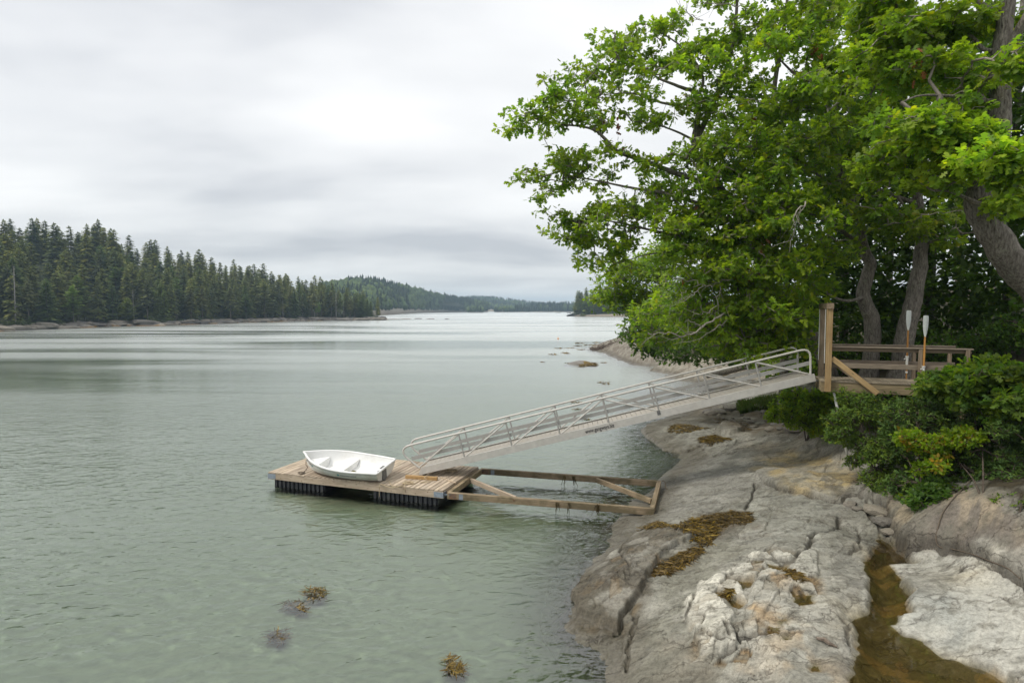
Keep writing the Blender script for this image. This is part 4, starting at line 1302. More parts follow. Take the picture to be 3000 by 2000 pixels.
# lettering follows the hull (port side faces the camera)
def on_hull(me_, t_start, t_end, s0, s1):
    vx = [v.co.x for v in me_.vertices]; vy = [v.co.y for v in me_.vertices]
    x0, x1, y0, y1 = min(vx), max(vx), min(vy), max(vy)
    for v in me_.vertices:
        t = t_start + (t_end-t_start)*(v.co.x-x0)/(x1-x0); s = s0 + (s1-s0)*(v.co.y-y0)/(y1-y0)
        a = hullp(t, s); b = hullp(t+.01, s); c = hullp(t, min(1, s+.02))
        n = np.cross(b-a, c-a); n /= np.linalg.norm(n)+1e-9
        if n[1] < 0: n = -n
        p = a + n*.013
        v.co = (p[0], p[1], p[2])
    o = link(me_.name, me_)
    return bchild(o, hull)
# the camera sees the boat's left side when the bow points left: mirror y to that side
def port_side(o):
    for v in o.data.vertices: v.co.y = v.co.y
    return o
o = on_hull(text_mesh('OCEAN POINT MARINA', .1, M_BLUEINK, 'lettering', .25, .002), .405, .215, .73, .80)
tag(o, 'small navy lettering below the gunwale')
o = on_hull(text_mesh('ME  754 E', .1, M_INK, 'registration_number', 0, .003), .945, .82, .74, .86)
tag(o, 'dark registration number near the bow')
mb = MB(); mb.add([(math.cos(a)*.5+.5, math.sin(a)*.5+.5, 0) for a in np.linspace(0, 2*math.pi, 13)[:-1]], [tuple(range(12))])
tag(on_hull(mb.mesh('logo', M_TEAL), .445, .415, .71, .82), 'teal oval logo')
mb = MB(); mb.add([(0,0,0),(1,0,0),(1,1,0),(0,1,0)], [(0,1,2,3)])
tag(on_hull(mb.mesh('registration_sticker', M_TEAL), .81, .795, .76, .85), 'small blue sticker')
# painter rope from the bow to the deck
bw = np.array(BM @ Vector((BL-.02, 0, .40)))
rope('rope', [bw, bw+np.array([-.01, -.03, -.22]), dk(901,1366,.10), dk(898,1374), dk(890,1381), dk(884,1388)] + coil(dk(884,1386), .10, 12, 2.2, DZ+.015), .010, M_ROPED, 'short brown painter line from the dinghy bow to a deck cleat')

# ================================================================== pier head with gallows
zd = at_d(2405, 1114, 17.2)[2]
A = at_z(2405, 1114, zd); B = at_z(2695, 1124.5, zd)
pdir = (B-A)/np.linalg.norm(B-A); pper = np.array([-pdir[1], pdir[0], 0])
PW, PLN = 1.30, 3.75
proot = empty('pier', (A[0], A[1], 0), 'weathered timber pier head with railings among the trees', 'pier')
def pp(a, b, z): return A*np.array([1, 1, 0]) + pdir*a + pper*b + np.array([0, 0, z])
npl = int(PLN/.146)
mb = MB(); mb.cbox((0, -.069, -.036), (PW, .069, 0), .005); ppl = mb.mesh('deck_plank', M_PIER)
for k in range(npl):
    o = bpy.data.objects.new('deck_plank', ppl); C.objects.link(o); o.parent = proot
    o.matrix_basis = Matrix.Translation(-Vector(proot.location)) @ frame_matrix(pp(.07+k*.146, -.02, zd), pp(.07+k*.146, PW, zd))
for b in (.04, PW-.06):
    beam('girder', pp(.02, b, zd-.037), pp(PLN, b, zd-.037), .075, .29, M_GIRDER, proot)
beam('header', pp(.04, .082, zd-.039), pp(.04, PW-.10, zd-.039), .07, .27, M_GIRDER, proot)
for a in (1.9, 3.5):
    for b in (.15, PW-.17):
        q = pp(a, b, zd-.32); g = ground_z(q[0], q[1])
        if g < zd-.4: beam('pile', (q[0], q[1], g-.3), (q[0], q[1], zd-.33), .13, .13, M_GIRDER, proot, up=(1, 0, 0), zoff=.065)
gt = at_d(2424, 888, A[1])[2]
gp = []
for b, mt in ((-.075, M_POST), (PW+.055, M_POSTG)):
    q0 = pp(.17, b, zd-.30 if b < 0 else zd-.05); q1 = pp(.17, b, gt-.165)
    o = beam('gallows_post', q0, q1, .15, .15, mt, proot, up=tuple(pdir), zoff=.075)
    beam('brace', pp(.26, b*1.0+(.0 if b < 0 else 0), zd+.66), pp(1.42, b, zd-.30 if b < 0 else zd-.3), .045, .145, M_POST if b < 0 else M_POSTG, proot, zoff=.07)
beam('gallows_beam', pp(.17, -.20, gt), pp(.17, PW+.20, gt), .17, .16, M_POSTG, proot)
for b, s in ((.02, 1), (PW-.05, -1)):
    mb = MB(); q = [pp(.08, b, gt-.17), pp(.08, b+s*.02, gt-.45), pp(.08, b+s*.01, zd+.5)]
    mb.tube([p-np.array(proot.location) for p in q], .012, 6); mb.obj('hoist_line', M_WHITEP, proot)
for b in (-.02, PW+.0):
    far = b > .5
    L1 = 3.62
    beam('rail_cap', pp(.26, b, zd+1.0), pp(L1, b, zd+1.0), .14, .038, M_RAIL, proot)
    beam('top_rail', pp(.26, b+(.03 if not far else -.03), zd+.960), pp(L1-.02, b+(.03 if not far else -.03), zd+.960), .038, .10, M_POSTG if not far else M_RAIL, proot)
    beam('middle_rail', pp(.26, b+(.02 if not far else -.02), zd+.52), pp(L1, b+(.02 if not far else -.02), zd+.52), .038, .14, M_RAIL, proot)
    for a in ((2.42, 3.5) if not far else (2.62, 3.5)):
        q0 = pp(a, b-(.03 if not far else -.035), zd-.32 if not far else zd); q1 = pp(a, b-(.03 if not far else -.035), zd+.961)
        beam('rail_post', q0, q1, .09, .09, M_POSTG, proot, up=tuple(pdir), zoff=.045)
# white pipe leg standing on the ledge
lg0 = pp(.35, .10, zd-.32); lg1 = hit(2492, 1376)
mb = MB(); mb.tube([lg0-np.array(proot.location), (lg0*.5+lg1*.5)-np.array(proot.location)+np.array([.0,0,.02]), lg1-np.array(proot.location)-np.array([0,0,.05])], .035, 8)
tag(mb.obj('support_leg', M_WHITEP, proot, smooth=True), 'white painted pipe leg')
# ---- oars standing in the rail
def oar(base, top, label):
    base = np.array(base); top = np.array(top); Lg = np.linalg.norm(top-base)
    M = frame_matrix(base, top, (0, -1, 0))
    root = empty('oar', tuple(base), label, 'oar', 'oars standing against the pier railing')
    Ml = Matrix.Translation(-Vector(base)) @ M
    def ch(mb, n, mat, sm=True):
        me_ = mb.mesh(n, mat)
        if sm: smooth_by_angle(me_, 50)
        o = bpy.data.objects.new(n, me_); C.objects.link(o); o.parent = root; o.matrix_basis = Ml; return o
    bl = .58
    mb = MB(); mb.tube([(0,0,0), (.02,0,0), (.16,0,0), (.19,0,0), (Lg*.5,0,0), (Lg-bl+.05,0,0)], [.014,.018,.018,.024,.026,.021], 10); ch(mb, 'loom', M_OAR)
    mb = MB()
    ws = [(0, .022), (.12, .05), (.28, .072), (.45, .076), (.55, .074), (.58, .06)]
    vs = []; fs = []
    for i, (xx, w) in enumerate(ws):
        th = .018*(1-xx/.7)+.004
        X_ = Lg-bl+xx
        vs += [(X_, -w, 0), (X_, -w*.3, th), (X_, 0, th+.006), (X_, w*.3, th), (X_, w, 0), (X_, w*.3, -th), (X_, 0, -th-.006), (X_, -w*.3, -th)]
    for i in range(len(ws)-1):
        for k in range(8):
            fs.append((8*i+k, 8*i+(k+1) % 8, 8*i+8+(k+1) % 8, 8*i+8+k))
    fs += [tuple(range(7, -1, -1)), tuple(len(vs)-8+k for k in range(8))]
    mb.add(vs, fs); ch(mb, 'blade', M_BLADE)
    mb = MB(); mb.tube([(.36,0,0), (.66,0,0)], .033, 10); mb.tube([(.64,0,0), (.68,0,0)], .045, 10); ch(mb, 'sleeve', M_WHITEP)
    mb = MB(); mb.tube([(.18,0,0), (.23,0,0)], .034, 10); ch(mb, 'collar', M_WHITEP)
    mb = MB(); mb.tube([(.60,.03,0), (.60,.07,.01), (.585,.085,.0)], .014, 6); ch(mb, 'oarlock_pin', M_WHITEP)
    return root
dO = pp(2.30, -.17, 0)[1]
oar(at_d(2703, 1144, dO), at_d(2713, 924, dO), 'white bladed oar standing outside the near railing with white sleeve')
dO = pp(2.60, PW-.10, 0)[1]
_t = at_d(2663, 909, dO); _b = at_d(2657, 1060, dO); _b = _t + (_b-_t)*((_t[2]-zd-.01)/(_t[2]-_b[2]))
oar(_b, _t, 'white bladed oar standing inside the far railing in front of a trunk')
# ================================================================== foliage tools
OAK = np.array([(0,0),(-.10,.16),(-.30,.24),(-.13,.36),(-.40,.56),(-.14,.62),(-.24,.86),(0,1.0),(.24,.86),(.14,.62),(.40,.56),(.13,.36),(.30,.24),(.10,.16)])
BROAD = np.array([(0,0),(-.24,.28),(-.30,.55),(-.18,.82),(0,1.0),(.18,.82),(.30,.55),(.24,.28)])
SMALL = np.array([(0,0),(-.26,.45),(0,1.0),(.26,.45)])
SPRAY = np.array([(0,0),(-.16,.20),(-.05,.30),(-.24,.55),(-.06,.60),(0,1.0),(.07,.62),(.22,.50),(.05,.32),(.17,.16)])
def unit(v): return v/(np.linalg.norm(v, axis=-1, keepdims=True)+1e-9)
def leaves_mesh(base, direc, normal, length, colr, shape, fold=.18, curl=.12):
    """all leaves of a crown in one mesh (fans round a point on the midrib)"""
    n = len(base); T = shape; k = len(T)
    d = unit(direc); nn = unit(normal - d*np.sum(normal*d, -1, keepdims=True)); sd = np.cross(d, nn)
    cen = np.array([0, .5])
    P = np.vstack([T, cen[None]])
    u, v = P[:, 0], P[:, 1]
    zz = -fold*np.abs(u) - curl*v*v
    V = base[:, None, :] + length[:, None, None]*(u[None, :, None]*sd[:, None] + v[None, :, None]*d[:, None] + zz[None, :, None]*nn[:, None])
    idx = np.arange(n)[:, None]*(k+1)
    if k <= 4:
        V = V[:, :k]
        F = (np.arange(n)[:, None]*k + np.arange(k)[None])
        return V.reshape(-1, 3), F, np.repeat(colr, k, 0)
    a = np.arange(k); b = (a+1) % k
    F = np.stack([idx + a[None], idx + b[None], np.broadcast_to(idx + k, (n, k))], -1).reshape(-1, 3)
    return V.reshape(-1, 3), F, np.repeat(colr, k+1, 0)
def prisms(Aa, Bb, ra, rb, sides=4):
    """many tapered twigs at once"""
    n = len(Aa); t = unit(Bb-Aa)
    ref = np.where(np.abs(t[:, 2:3]) < .9, np.array([[0, 0, 1.0]]), np.array([[1.0, 0, 0]]))
    u = unit(np.cross(t, ref)); w = np.cross(t, u)
    an = np.arange(sides)*2*math.pi/sides
    ring = np.cos(an)[None, :, None]*u[:, None] + np.sin(an)[None, :, None]*w[:, None]
    V = np.concatenate([Aa[:, None]+ring*ra[:, None, None], Bb[:, None]+ring*rb[:, None, None]], 1).reshape(-1, 3)
    i0 = np.arange(n)[:, None]*2*sides; a = np.arange(sides)[None]; b = (a+1) % sides
    F = np.stack([i0+a, i0+b, i0+sides+b, i0+sides+a], -1).reshape(-1, 4)
    return V, F
def resample(pts, step):
    P = [np.array(p, float) for p in pts]; o = [P[0]]
    for a, b in zip(P[:-1], P[1:]):
        n = max(1, int(np.linalg.norm(b-a)/step))
        for i in range(1, n+1): o.append(a+(b-a)*i/n)
    return np.array(o)
def catmull(P, n=5):
    P = np.array(P, float)
    Q = np.vstack([2*P[0]-P[1], P, 2*P[-1]-P[-2]]); o = []
    for i in range(1, len(Q)-2):
        for t in np.linspace(0, 1, n+1)[:-1]:
            a, b, c, d = Q[i-1], Q[i], Q[i+1], Q[i+2]
            o.append(.5*((2*b)+(c-a)*t+(2*a-5*b+4*c-d)*t*t+(3*b-a-3*c+d)*t**3))
    o.append(P[-1]); return np.array(o)
GREENS = [np.array(c) for c in ((.195, .278, .028), (.164, .252, .030), (.218, .296, .026), (.134, .222, .032), (.240, .308, .026))]
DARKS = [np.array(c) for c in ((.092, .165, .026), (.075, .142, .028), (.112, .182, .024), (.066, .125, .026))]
def make_tree(name, label, limbs, pads, leaf=.18, per=8, shape=OAK, palette=GREENS, group=None, cat='tree', seed=1, tuft_r=.10,
              mat=M_LEAF, bark=M_BARK, twig=M_TWIG, upbias=.55, tufts_per=11, flat=.42, twigs=True, branch_start=.3, foliage_name='crown', trunk_name='trunk', yellow=0.04):
    """limbs: [(points, r0, r1)], the first is the trunk. pads: [(x, y, z, radius, tone)]: flattened sprays of leaf tufts"""
    r_ = np.random.default_rng(seed)
    base0 = np.array(limbs[0][0][0], float)
    root = empty(name, tuple(base0), label, cat, group)
    mb = MB(); nodes = []
    for i, (pts, r0, r1) in enumerate(limbs):
        c = catmull(pts, 5); rr = np.linspace(r0, r1, len(c))
        wob = np.stack([fbm(np.arange(len(c))*.9+seed, np.full(len(c), i*3.1+j*7.7), 2, seed) - .5 for j in range(3)], -1)*.10*rr[:, None]*4
        c = c + wob*(np.arange(len(c)) > 0)[:, None]
        if i == 0: rr[0] *= 1.5; rr[1] *= 1.2
        mb.tube([p-base0 for p in c], list(rr), 10 if r0 > .1 else 7)
        q = resample(c, .25); nodes.append(q[int(len(q)*(branch_start if i == 0 else .1)):])
    tr_o = mb.obj(trunk_name, bark, root, smooth=True)
    # tufts
    T = []; tone = []
    for (px_, py_, pz_, pr, tn) in pads:
        n = max(3, int(tufts_per*r_.uniform(.95, 1.5)))
        g = r_.normal(0, 1, (n, 3)); g = unit(g)*(r_.uniform(.15, 1, (n, 1))**.45)
        tilt = r_.normal(0, .22, 2)
        g = g*np.array([pr, pr, pr*flat]); g[:, 2] += g[:, 0]*tilt[0]+g[:, 1]*tilt[1] - .12*(g[:, 0]**2+g[:, 1]**2)/pr
        T.append(g+np.array([px_, py_, pz_])); tone += [tn]*n
    T = np.vstack(T); tone = np.array(tone)
    # join tufts to the limbs
    N0 = np.vstack(nodes)
    d0 = np.array([np.min(np.sum((N0-t)**2, 1)) for t in T])
    order = np.argsort(d0)
    Pn = np.empty((len(N0)+2*len(T), 3)); Pn[:len(N0)] = N0; m_ = len(N0)
    par = np.full(len(Pn), -1)
    tip = np.empty(len(T), int)
    for t_ in order:
        p = T[t_]
        k = int(np.argmin(np.sum((Pn[:m_]-p)**2, 1)))
        md = Pn[k]*.45+p*.55; ln = np.linalg.norm(p-Pn[k]); md = md + r_.normal(0, .09, 3)*ln
        md[2] += .06*ln
        Pn[m_] = md; par[m_] = k; Pn[m_+1] = p; par[m_+1] = m_; tip[t_] = m_+1; m_ += 2
    cnt = np.zeros(m_)
    for i in range(m_-1, len(N0)-1, -1):
        cnt[i] += 1
        if par[i] >= len(N0): cnt[par[i]] += cnt[i]
    if twigs:
        ids = np.arange(len(N0), m_); pa = par[ids]
        rb = np.clip(.0042*np.sqrt(cnt[ids])*1.0, .0035, .06)
        ra = np.where(pa >= len(N0), np.maximum(rb, np.clip(.0042*np.sqrt(cnt[np.maximum(pa, 0)]), .0035, .06)), rb*1.25)
        V, F = prisms(Pn[pa]-base0, Pn[ids]-base0, ra, rb)
        link('branches', np_mesh('branches', V, F, twig, None, True), root)['kind'] = 'stuff'
    # leaves
    dirs = unit(T - Pn[par[tip]])
    nl = r_.integers(max(2, per-2), per+3, len(T)); rep = np.repeat(np.arange(len(T)), nl); n = len(rep)
    rnd = unit(r_.normal(0, 1, (n, 3))); 
    ld = unit(dirs[rep]*.55 + rnd*1.0 + np.array([0, 0, -.10]))
    ld[:, 2] *= .75
    nm = unit(np.array([0, 0, 1.0])*upbias*2 + r_.normal(0, .55, (n, 3)))
    ba = T[rep] - base0 + r_.normal(0, tuft_r*.45, (n, 3)) + ld*tuft_r*.25
    ln = leaf*r_.uniform(.65, 1.2, n)
    pal = np.array(palette)
    ci = r_.integers(0, len(pal), len(T))
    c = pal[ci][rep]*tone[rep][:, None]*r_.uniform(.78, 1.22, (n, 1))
    yl = r_.random(n) < yellow; c[yl] = c[yl]*np.array([1.5, 1.15, .8])
    V, F, cc = leaves_mesh(ba, ld, nm, ln, c, shape)
    o = link(foliage_name, np_mesh(foliage_name, V, F, mat, cc), root); o['kind'] = 'stuff'
    return root, T
def pads_from(ells, seed, dep=.9, padr=(.45, .8), tone=1.0):
    """ells: (px, py, rx, ry, D, n[, tone]) -> sprays scattered through that part of the crown"""
    r_ = np.random.default_rng(seed); o = []
    for e_ in ells:
        px, py, rx, ry, D, n = e_[:6]; tn = e_[6] if len(e_) > 6 else tone
        for k in range(n):
            a = r_.uniform(0, 6.283); q = math.sqrt(r_.uniform(.0, 1))
            Dk = D + r_.normal(0, dep*.6)
            p = at_d(px+rx*.85*q*math.cos(a), py+ry*.85*q*math.sin(a), max(Dk, 7))
            o.append((p[0], p[1], p[2], r_.uniform(*padr)*(Dk/18)**.3, tn*r_.uniform(.82, 1.18)))
    return o
def lim(*pts): return [at_d(a, b, d) for a, b, d in pts]
def trunk_base(px, D, dz=-.15):
    p = at_d(px, 1000, D); return np.array([p[0], p[1], ground_z(p[0], p[1])+dz])

# ================================================================== the oak that leans out over the gangway
tb = trunk_base(2455, 22.5)
A_limbs = [
 ([tb] + lim((2400,1012,22.3),(2326,955,21.8),(2275,895,21.4),(2240,800,21),(2215,720,20.5),(2150,610,20.2),(2085,520,20),(2050,470,20),(2035,425,20),(2045,340,20),(2040,275,20),(2000,258,20),(1928,230,20)), .30, .035),
 (lim((2120,580,20.2),(2040,530,19.8),(1963,501,19.6),(1885,470,19.4),(1810,444,19.2),(1775,410,19),(1745,383,19),(1700,370,19),(1640,365,18.9),(1570,350,18.8)), .10, .014),
 (lim((2060,600,20),(1980,575,19.6),(1928,562,19.4),(1860,552,19.2),(1794,539,19),(1718,524,19),(1650,520,19)), .07, .012),
 (lim((2045,330,20),(1990,312,19.8),(1928,298,19.6),(1880,280,19.6),(1833,272,19.5),(1740,280,19.3)), .055, .010),
 (lim((2042,290,20),(2060,230,20),(2020,160,20.2),(1960,110,20.4),(1890,70,20.5)), .06, .012),
 (lim((1928,230,20),(1871,184,20),(1830,140,20)), .03, .010),
 (lim((2050,420,20),(1980,385,19.8),(1920,365,19.6),(1850,355,19.5)), .045, .010),
 (lim((2215,720,20.5),(2090,700,20),(1980,690,19.6),(1890,670,19.4),(1800,650,19.2),(1720,640,19)), .08, .012),
 (lim((2090,710,20),(1990,735,19.8),(1900,745,19.6),(1830,765,19.6)), .045, .010),
 (lim((2035,425,20),(2090,300,20),(2140,160,20),(2160,0,20),(2150,-160,20)), .10, .03),
 (lim((2220,740,20.6),(2240,600,20),(2260,420,19.5),(2270,250,19.3),(2300,60,19.2),(2320,-150,19.2)), .14, .03),
 (lim((2240,800,21),(2170,830,20.5),(2100,850,20.5),(2030,880,20.8)), .06, .012),
]
A_ell = [(1545,350,60,45,18.8,3),(1608,305,66,48,18.9,5),(1672,272,66,58,19,6),(1655,350,80,32,19,4),(1720,320,40,40,19.2,2),
 (1588,512,55,50,19,5),(1650,490,60,45,19,5),(1712,470,60,35,19,4),(1745,525,45,25,19,2),(1600,560,40,22,19,2),
 (1790,120,50,38,20.2,4),(1858,105,62,45,20.2,5),(1738,195,45,38,20,4),(1820,190,58,55,20,5),(1935,90,66,46,20.4,5),(1900,180,66,46,20,3),
 (1830,262,85,36,19.7,6),(1782,310,55,36,19.6,3),(1868,345,66,20,19.6,3),(1935,352,55,24,19.7,2),(1985,215,60,50,20,4),
 (1765,432,40,20,19.2,2),(1905,465,55,36,19.4,4),(1845,545,36,34,19.1,2),(1965,560,50,45,19.4,4),(1930,520,40,25,19.4,2),
 (1690,632,66,34,19,6),(1785,615,70,42,19.1,7),(1860,640,70,55,19.2,7),(1735,690,55,36,19,5),(1802,705,55,36,19.2,5),(1672,690,30,25,19,2),(1720,755,38,18,19.3,2),(1800,760,50,20,19.5,3),
 (2060,190,90,70,19.6,8),(2150,110,100,80,19.8,8),(2080,320,80,70,19.4,7),(2180,270,95,80,19.2,9),(2080,440,66,60,19.4,6),(2160,420,95,80,19,9),
 (2050,590,90,70,19.4,8),(2160,570,95,70,19,9),(1985,690,85,60,19.5,8),(2095,705,100,70,19.2,9),(2210,690,85,70,19,8),(1940,610,45,45,19.4,4),(2000,480,45,60,19.4,3),
 (2050,800,80,50,20,7,1.05),(2140,820,100,60,19.6,9,1.1),(2240,820,80,60,19.4,7,1.1),(2100,900,90,50,20.3,7,1.1),(2200,910,100,50,19.8,9,1.1),(2310,890,70,55,19.3,6,1.1),
 (2160,980,95,40,20.5,7,1.05),(2260,985,70,36,20.2,6,1.05),(2350,960,60,30,19.6,4),(2010,880,60,45,21,4,1.1),
 (2200,-60,200,70,19.8,10),(2050,10,90,40,20.2,3),(2300,30,120,70,19.2,8),
 (2050,760,90,40,18.8,7,1.15),(2160,760,90,50,18.6,8,1.15),(2000,640,80,50,18.9,6,1.1),(2120,640,90,60,18.6,7,1.1),(2230,620,80,60,18.4,6,1.1),(2260,760,80,50,18.5,7,1.15),(2190,860,90,40,18.8,8,1.2),(2290,930,70,40,18.9,6,1.15),(2120,940,80,40,19.4,7,1.15),(2030,940,60,40,20.2,5,1.1),(2340,1000,60,26,19.2,4,1.0),(2240,1010,70,26,19.8,6,1.05),(2150,1015,70,22,20.4,6,1.0),  # outer front sprays: sunlit brightness put into the leaf tone
 (2120,200,90,70,18.8,6,1.1),(2200,380,80,70,18.4,6,1.1),(2080,520,70,50,18.8,5,1.1),(2190,500,80,60,18.4,6,1.1)]
A_pads = pads_from(A_ell, 5)
A_pads = [q for i, q in enumerate(A_pads) if not (q[0]/q[1] < .265 and i % 4 == 0)]     # airier towards the water
treeA, _ = make_tree('oak_tree', 'large oak leaning out over the water behind the gangway', A_limbs, A_pads, .185, 8, seed=5, group='oaks on the bank')
# ================================================================== oak whose trunk stands behind the gallows
tb = trunk_base(2548, 20.3)
B_limbs = [([tb] + lim((2556,960,20.2),(2540,900,20.2),(2530,850,20.2),(2548,780,20.1),(2528,720,20),(2515,660,19.8),(2480,560,19.4),(2440,430,19),(2420,300,18.6),(2400,120,18.4),(2390,-120,18.4)), .27, .05),
 (lim((2530,720,20),(2440,660,19),(2360,620,18.4),(2290,600,18)), .08, .015),
 (lim((2480,560,19.4),(2380,500,18.5),(2300,440,18)), .08, .015),
 (lim((2440,430,19),(2520,330,18.5),(2580,220,18)), .08, .02),
 (lim((2420,300,18.6),(2330,220,18),(2250,140,18)), .06, .015),
 (lim((2535,870,20.2),(2470,880,19.4),(2390,840,18.8),(2330,800,18.6)), .06, .012)]
B_ell = [(2290,130,100,80,18,7),(2400,70,110,70,17.6,8),(2300,320,100,80,17.4,8),(2415,240,105,80,17.2,8),(2290,470,95,70,17.3,7),(2400,440,105,80,17.2,8),(2500,360,95,80,17,7),(2290,610,80,60,17.8,6),(2395,610,90,66,17.6,7),(2330,730,80,56,18.2,6),(2470,560,85,60,18,5),(2420,740,60,50,18.8,5),(2390,830,55,36,18.8,4),(2500,200,80,70,17,5),(2430,-80,150,60,18,8)]
make_tree('oak_tree', 'straight grey oak standing just behind the pier gallows', B_limbs, pads_from(B_ell, 6), .20, 9, seed=6, group='oaks on the bank')
# ================================================================== oak behind the oars
tb = trunk_base(2640, 19.6)
C_limbs = [([tb] + lim((2648,1000,19.5),(2672,900,19.4),(2690,800,19.3),(2700,720,19.2),(2690,600,19),(2670,440,18.8),(2640,250,18.6),(2640,0,18.5)), .32, .05),
 (lim((2700,720,19.2),(2790,690,18.5),(2860,680,18)), .07, .015),(lim((2690,600,19),(2590,560,18.5),(2520,520,18.3)), .08, .015),
 (lim((2670,440,18.8),(2760,330,18),(2800,200,17.8)), .09, .02),(lim((2640,250,18.6),(2560,150,18),(2500,60,18)), .07, .02)]
C_ell = [(2560,480,80,60,18.4,6,.9),(2650,640,90,50,18.3,6,.85),(2760,660,80,50,17.8,5,.85),(2560,620,70,50,18.6,5,.9),(2620,330,100,70,18,7,.95),(2740,480,90,70,17.8,6,.9),(2600,180,100,70,18,6),(2760,200,90,70,17.8,6),(2640,40,130,70,18.2,7),(2700,-100,170,60,18.4,7)]
make_tree('oak_tree', 'dark oak trunk rising behind the two oars', C_limbs, pads_from(C_ell, 7), .20, 9, seed=7, group='oaks on the bank')
# ================================================================== thick leaning oak close by on the bank
p0 = at_d(3140, 1000, 12.2); tb = np.array([p0[0], p0[1], ground_z(p0[0], p0[1])-.2])
D_limbs = [([tb] + lim((3060,900,12.2),(3000,815,12.1),(2940,730,12),(2890,650,12),(2868,590,12),(2895,520,11.9),(2925,420,11.8),(2930,300,11.8),(2925,190,11.8),(2945,60,11.8),(2950,-80,11.8),(2940,-260,11.8)), .33, .10),
 (lim((2925,190,11.8),(2975,110,11.6),(3010,40,11.4),(3060,-60,11.3)), .11, .05),
 (lim((2925,300,11.8),(2860,290,11.6),(2790,282,11.4),(2700,280,11.3),(2640,300,11.3)), .045, .012),
 (lim((2925,150,11.8),(2880,145,11.9),(2850,110,12),(2800,95,12.2),(2740,95,12.4)), .05, .012),
 (lim((2870,600,12),(2830,580,11.7),(2780,560,11.6),(2740,560,11.5)), .05, .012),
 (lim((2900,500,11.9),(2830,430,11.4),(2760,400,11.2)), .05, .012),
 (lim((2945,60,11.8),(2850,0,12),(2740,-40,12.3),(2620,-20,12.8)), .07, .02),
 (lim((2900,520,11.9),(2960,470,11.2),(3020,430,10.6)), .05, .012)]
D_ell = [(2580,90,100,66,13,7),(2700,70,100,60,12.4,7),(2640,210,95,60,12.8,7),(2760,200,80,60,12,6),(2690,360,90,42,11.5,7,1.15),(2810,410,85,40,11.1,8,1.3),(2600,470,80,52,13,6),(2860,450,60,36,11,4,1.25),(2760,520,80,40,11.6,5,1.0),
 (2980,210,50,70,11,3),(2975,480,45,70,10.5,4,1.1),(2850,300,60,40,11.8,3),(2860,60,70,40,12,4),(2970,560,40,50,10.6,3),(2700,-80,200,60,12.3,8),(2900,-100,150,60,11.8,6),(2560,10,100,50,13.2,5)]
treeD, _ = make_tree('oak_tree', 'thick forked oak leaning from the bank with lichen on its bark', D_limbs, pads_from(D_ell, 8, .7, (.38, .62)), .20, 8, seed=8, group='oaks on the bank', tufts_per=13)
# ================================================================== oaks farther along the shore
def shore_oak(px, D, ells, label, seed, leaf=.2, tone=1.0, pal=GREENS, padr=(.7, 1.2), h=8, lean=(-.8, 0), per=6, tp=10):
    tb = trunk_base(px, D)
    zs = [np.array(tb)+np.array([lean[0]*t, lean[1]*t, h*t]) for t in np.linspace(0, 1, 5)]
    limbs = [(zs, .24, .05)]
    pd = pads_from(ells, seed, 1.2, padr, tone)
    for k in range(5):
        q = pd[(k*7) % len(pd)]
        a = zs[1]*(1-k/6)+zs[3]*(k/6); limbs.append(([a, a*.5+np.array(q[:3])*.5+np.array([0, 0, .3]), np.array(q[:3])], .07, .012))
    return make_tree('oak_tree', label, limbs, pd, leaf, per, seed=seed, palette=pal, group='oaks on the bank', tufts_per=tp, tuft_r=.14)
shore_oak(2440, 29, [(1960,900,70,50,27,9,1.2),(1930,960,60,40,28,7,1.1),(2020,950,80,45,27,9,1.1),(2080,990,80,30,27,7),(1900,900,40,40,28,4,1.2),(1990,830,60,40,28,6,1.0)], 'low bright oak spreading over the ledge under the leaning oak', 21, .22, tp=13)
shore_oak(2330, 38, [(1850,800,70,42,36,12),(1800,830,55,40,36,9),(1900,760,60,40,36,10),(1770,870,45,32,36,6),(1840,870,60,40,37,9,.9),(1930,830,60,60,37,12,.9),(1960,740,60,60,37,12,.9),(1900,880,60,50,37,9,.85)], 'round-headed oak growing past the leaning oak', 22, .24, tp=14)
shore_oak(2200, 46, [(1870,955,40,50,42,12,.9),(1885,1005,40,30,42,9,.9),(1940,1010,60,36,41,12,.9),(1905,920,50,50,43,12,.9),(2000,1015,60,30,40,10,.9),(1960,950,60,50,42,10,.85)], 'dark low oak on the outer ledge beside the twig pile', 23, .26, 1.0, DARKS, h=4, tp=14)
shore_oak(2400, 33, [(2030,1030,50,16,31,4,.8),(2090,1020,70,22,30,6,.8),(2180,1030,70,16,28,5,.9),(1990,960,60,40,34,6,.7),(2070,900,90,70,34,10,.7)], 'dark oak sapling growing low on the bank above the cove', 24, .24, 1.0, DARKS, h=4, tp=14)
# --- shaded trees of the wood behind, deep shade put into their dark leaf colours
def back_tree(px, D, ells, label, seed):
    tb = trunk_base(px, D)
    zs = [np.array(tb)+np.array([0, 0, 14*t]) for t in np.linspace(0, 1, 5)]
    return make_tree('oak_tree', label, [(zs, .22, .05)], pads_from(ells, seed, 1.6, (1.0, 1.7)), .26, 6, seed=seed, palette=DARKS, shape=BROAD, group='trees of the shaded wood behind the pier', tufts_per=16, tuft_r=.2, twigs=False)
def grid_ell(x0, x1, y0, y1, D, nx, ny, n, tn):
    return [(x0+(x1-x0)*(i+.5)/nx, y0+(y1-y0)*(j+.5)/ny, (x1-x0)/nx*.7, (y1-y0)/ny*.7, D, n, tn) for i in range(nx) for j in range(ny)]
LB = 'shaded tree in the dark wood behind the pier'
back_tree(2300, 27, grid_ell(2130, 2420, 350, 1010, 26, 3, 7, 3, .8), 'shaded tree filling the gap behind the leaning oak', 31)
back_tree(2470, 27, grid_ell(2360, 2620, 250, 1080, 25, 3, 8, 4, .75), 'shaded tree in the dark wood behind the pier gallows', 32)
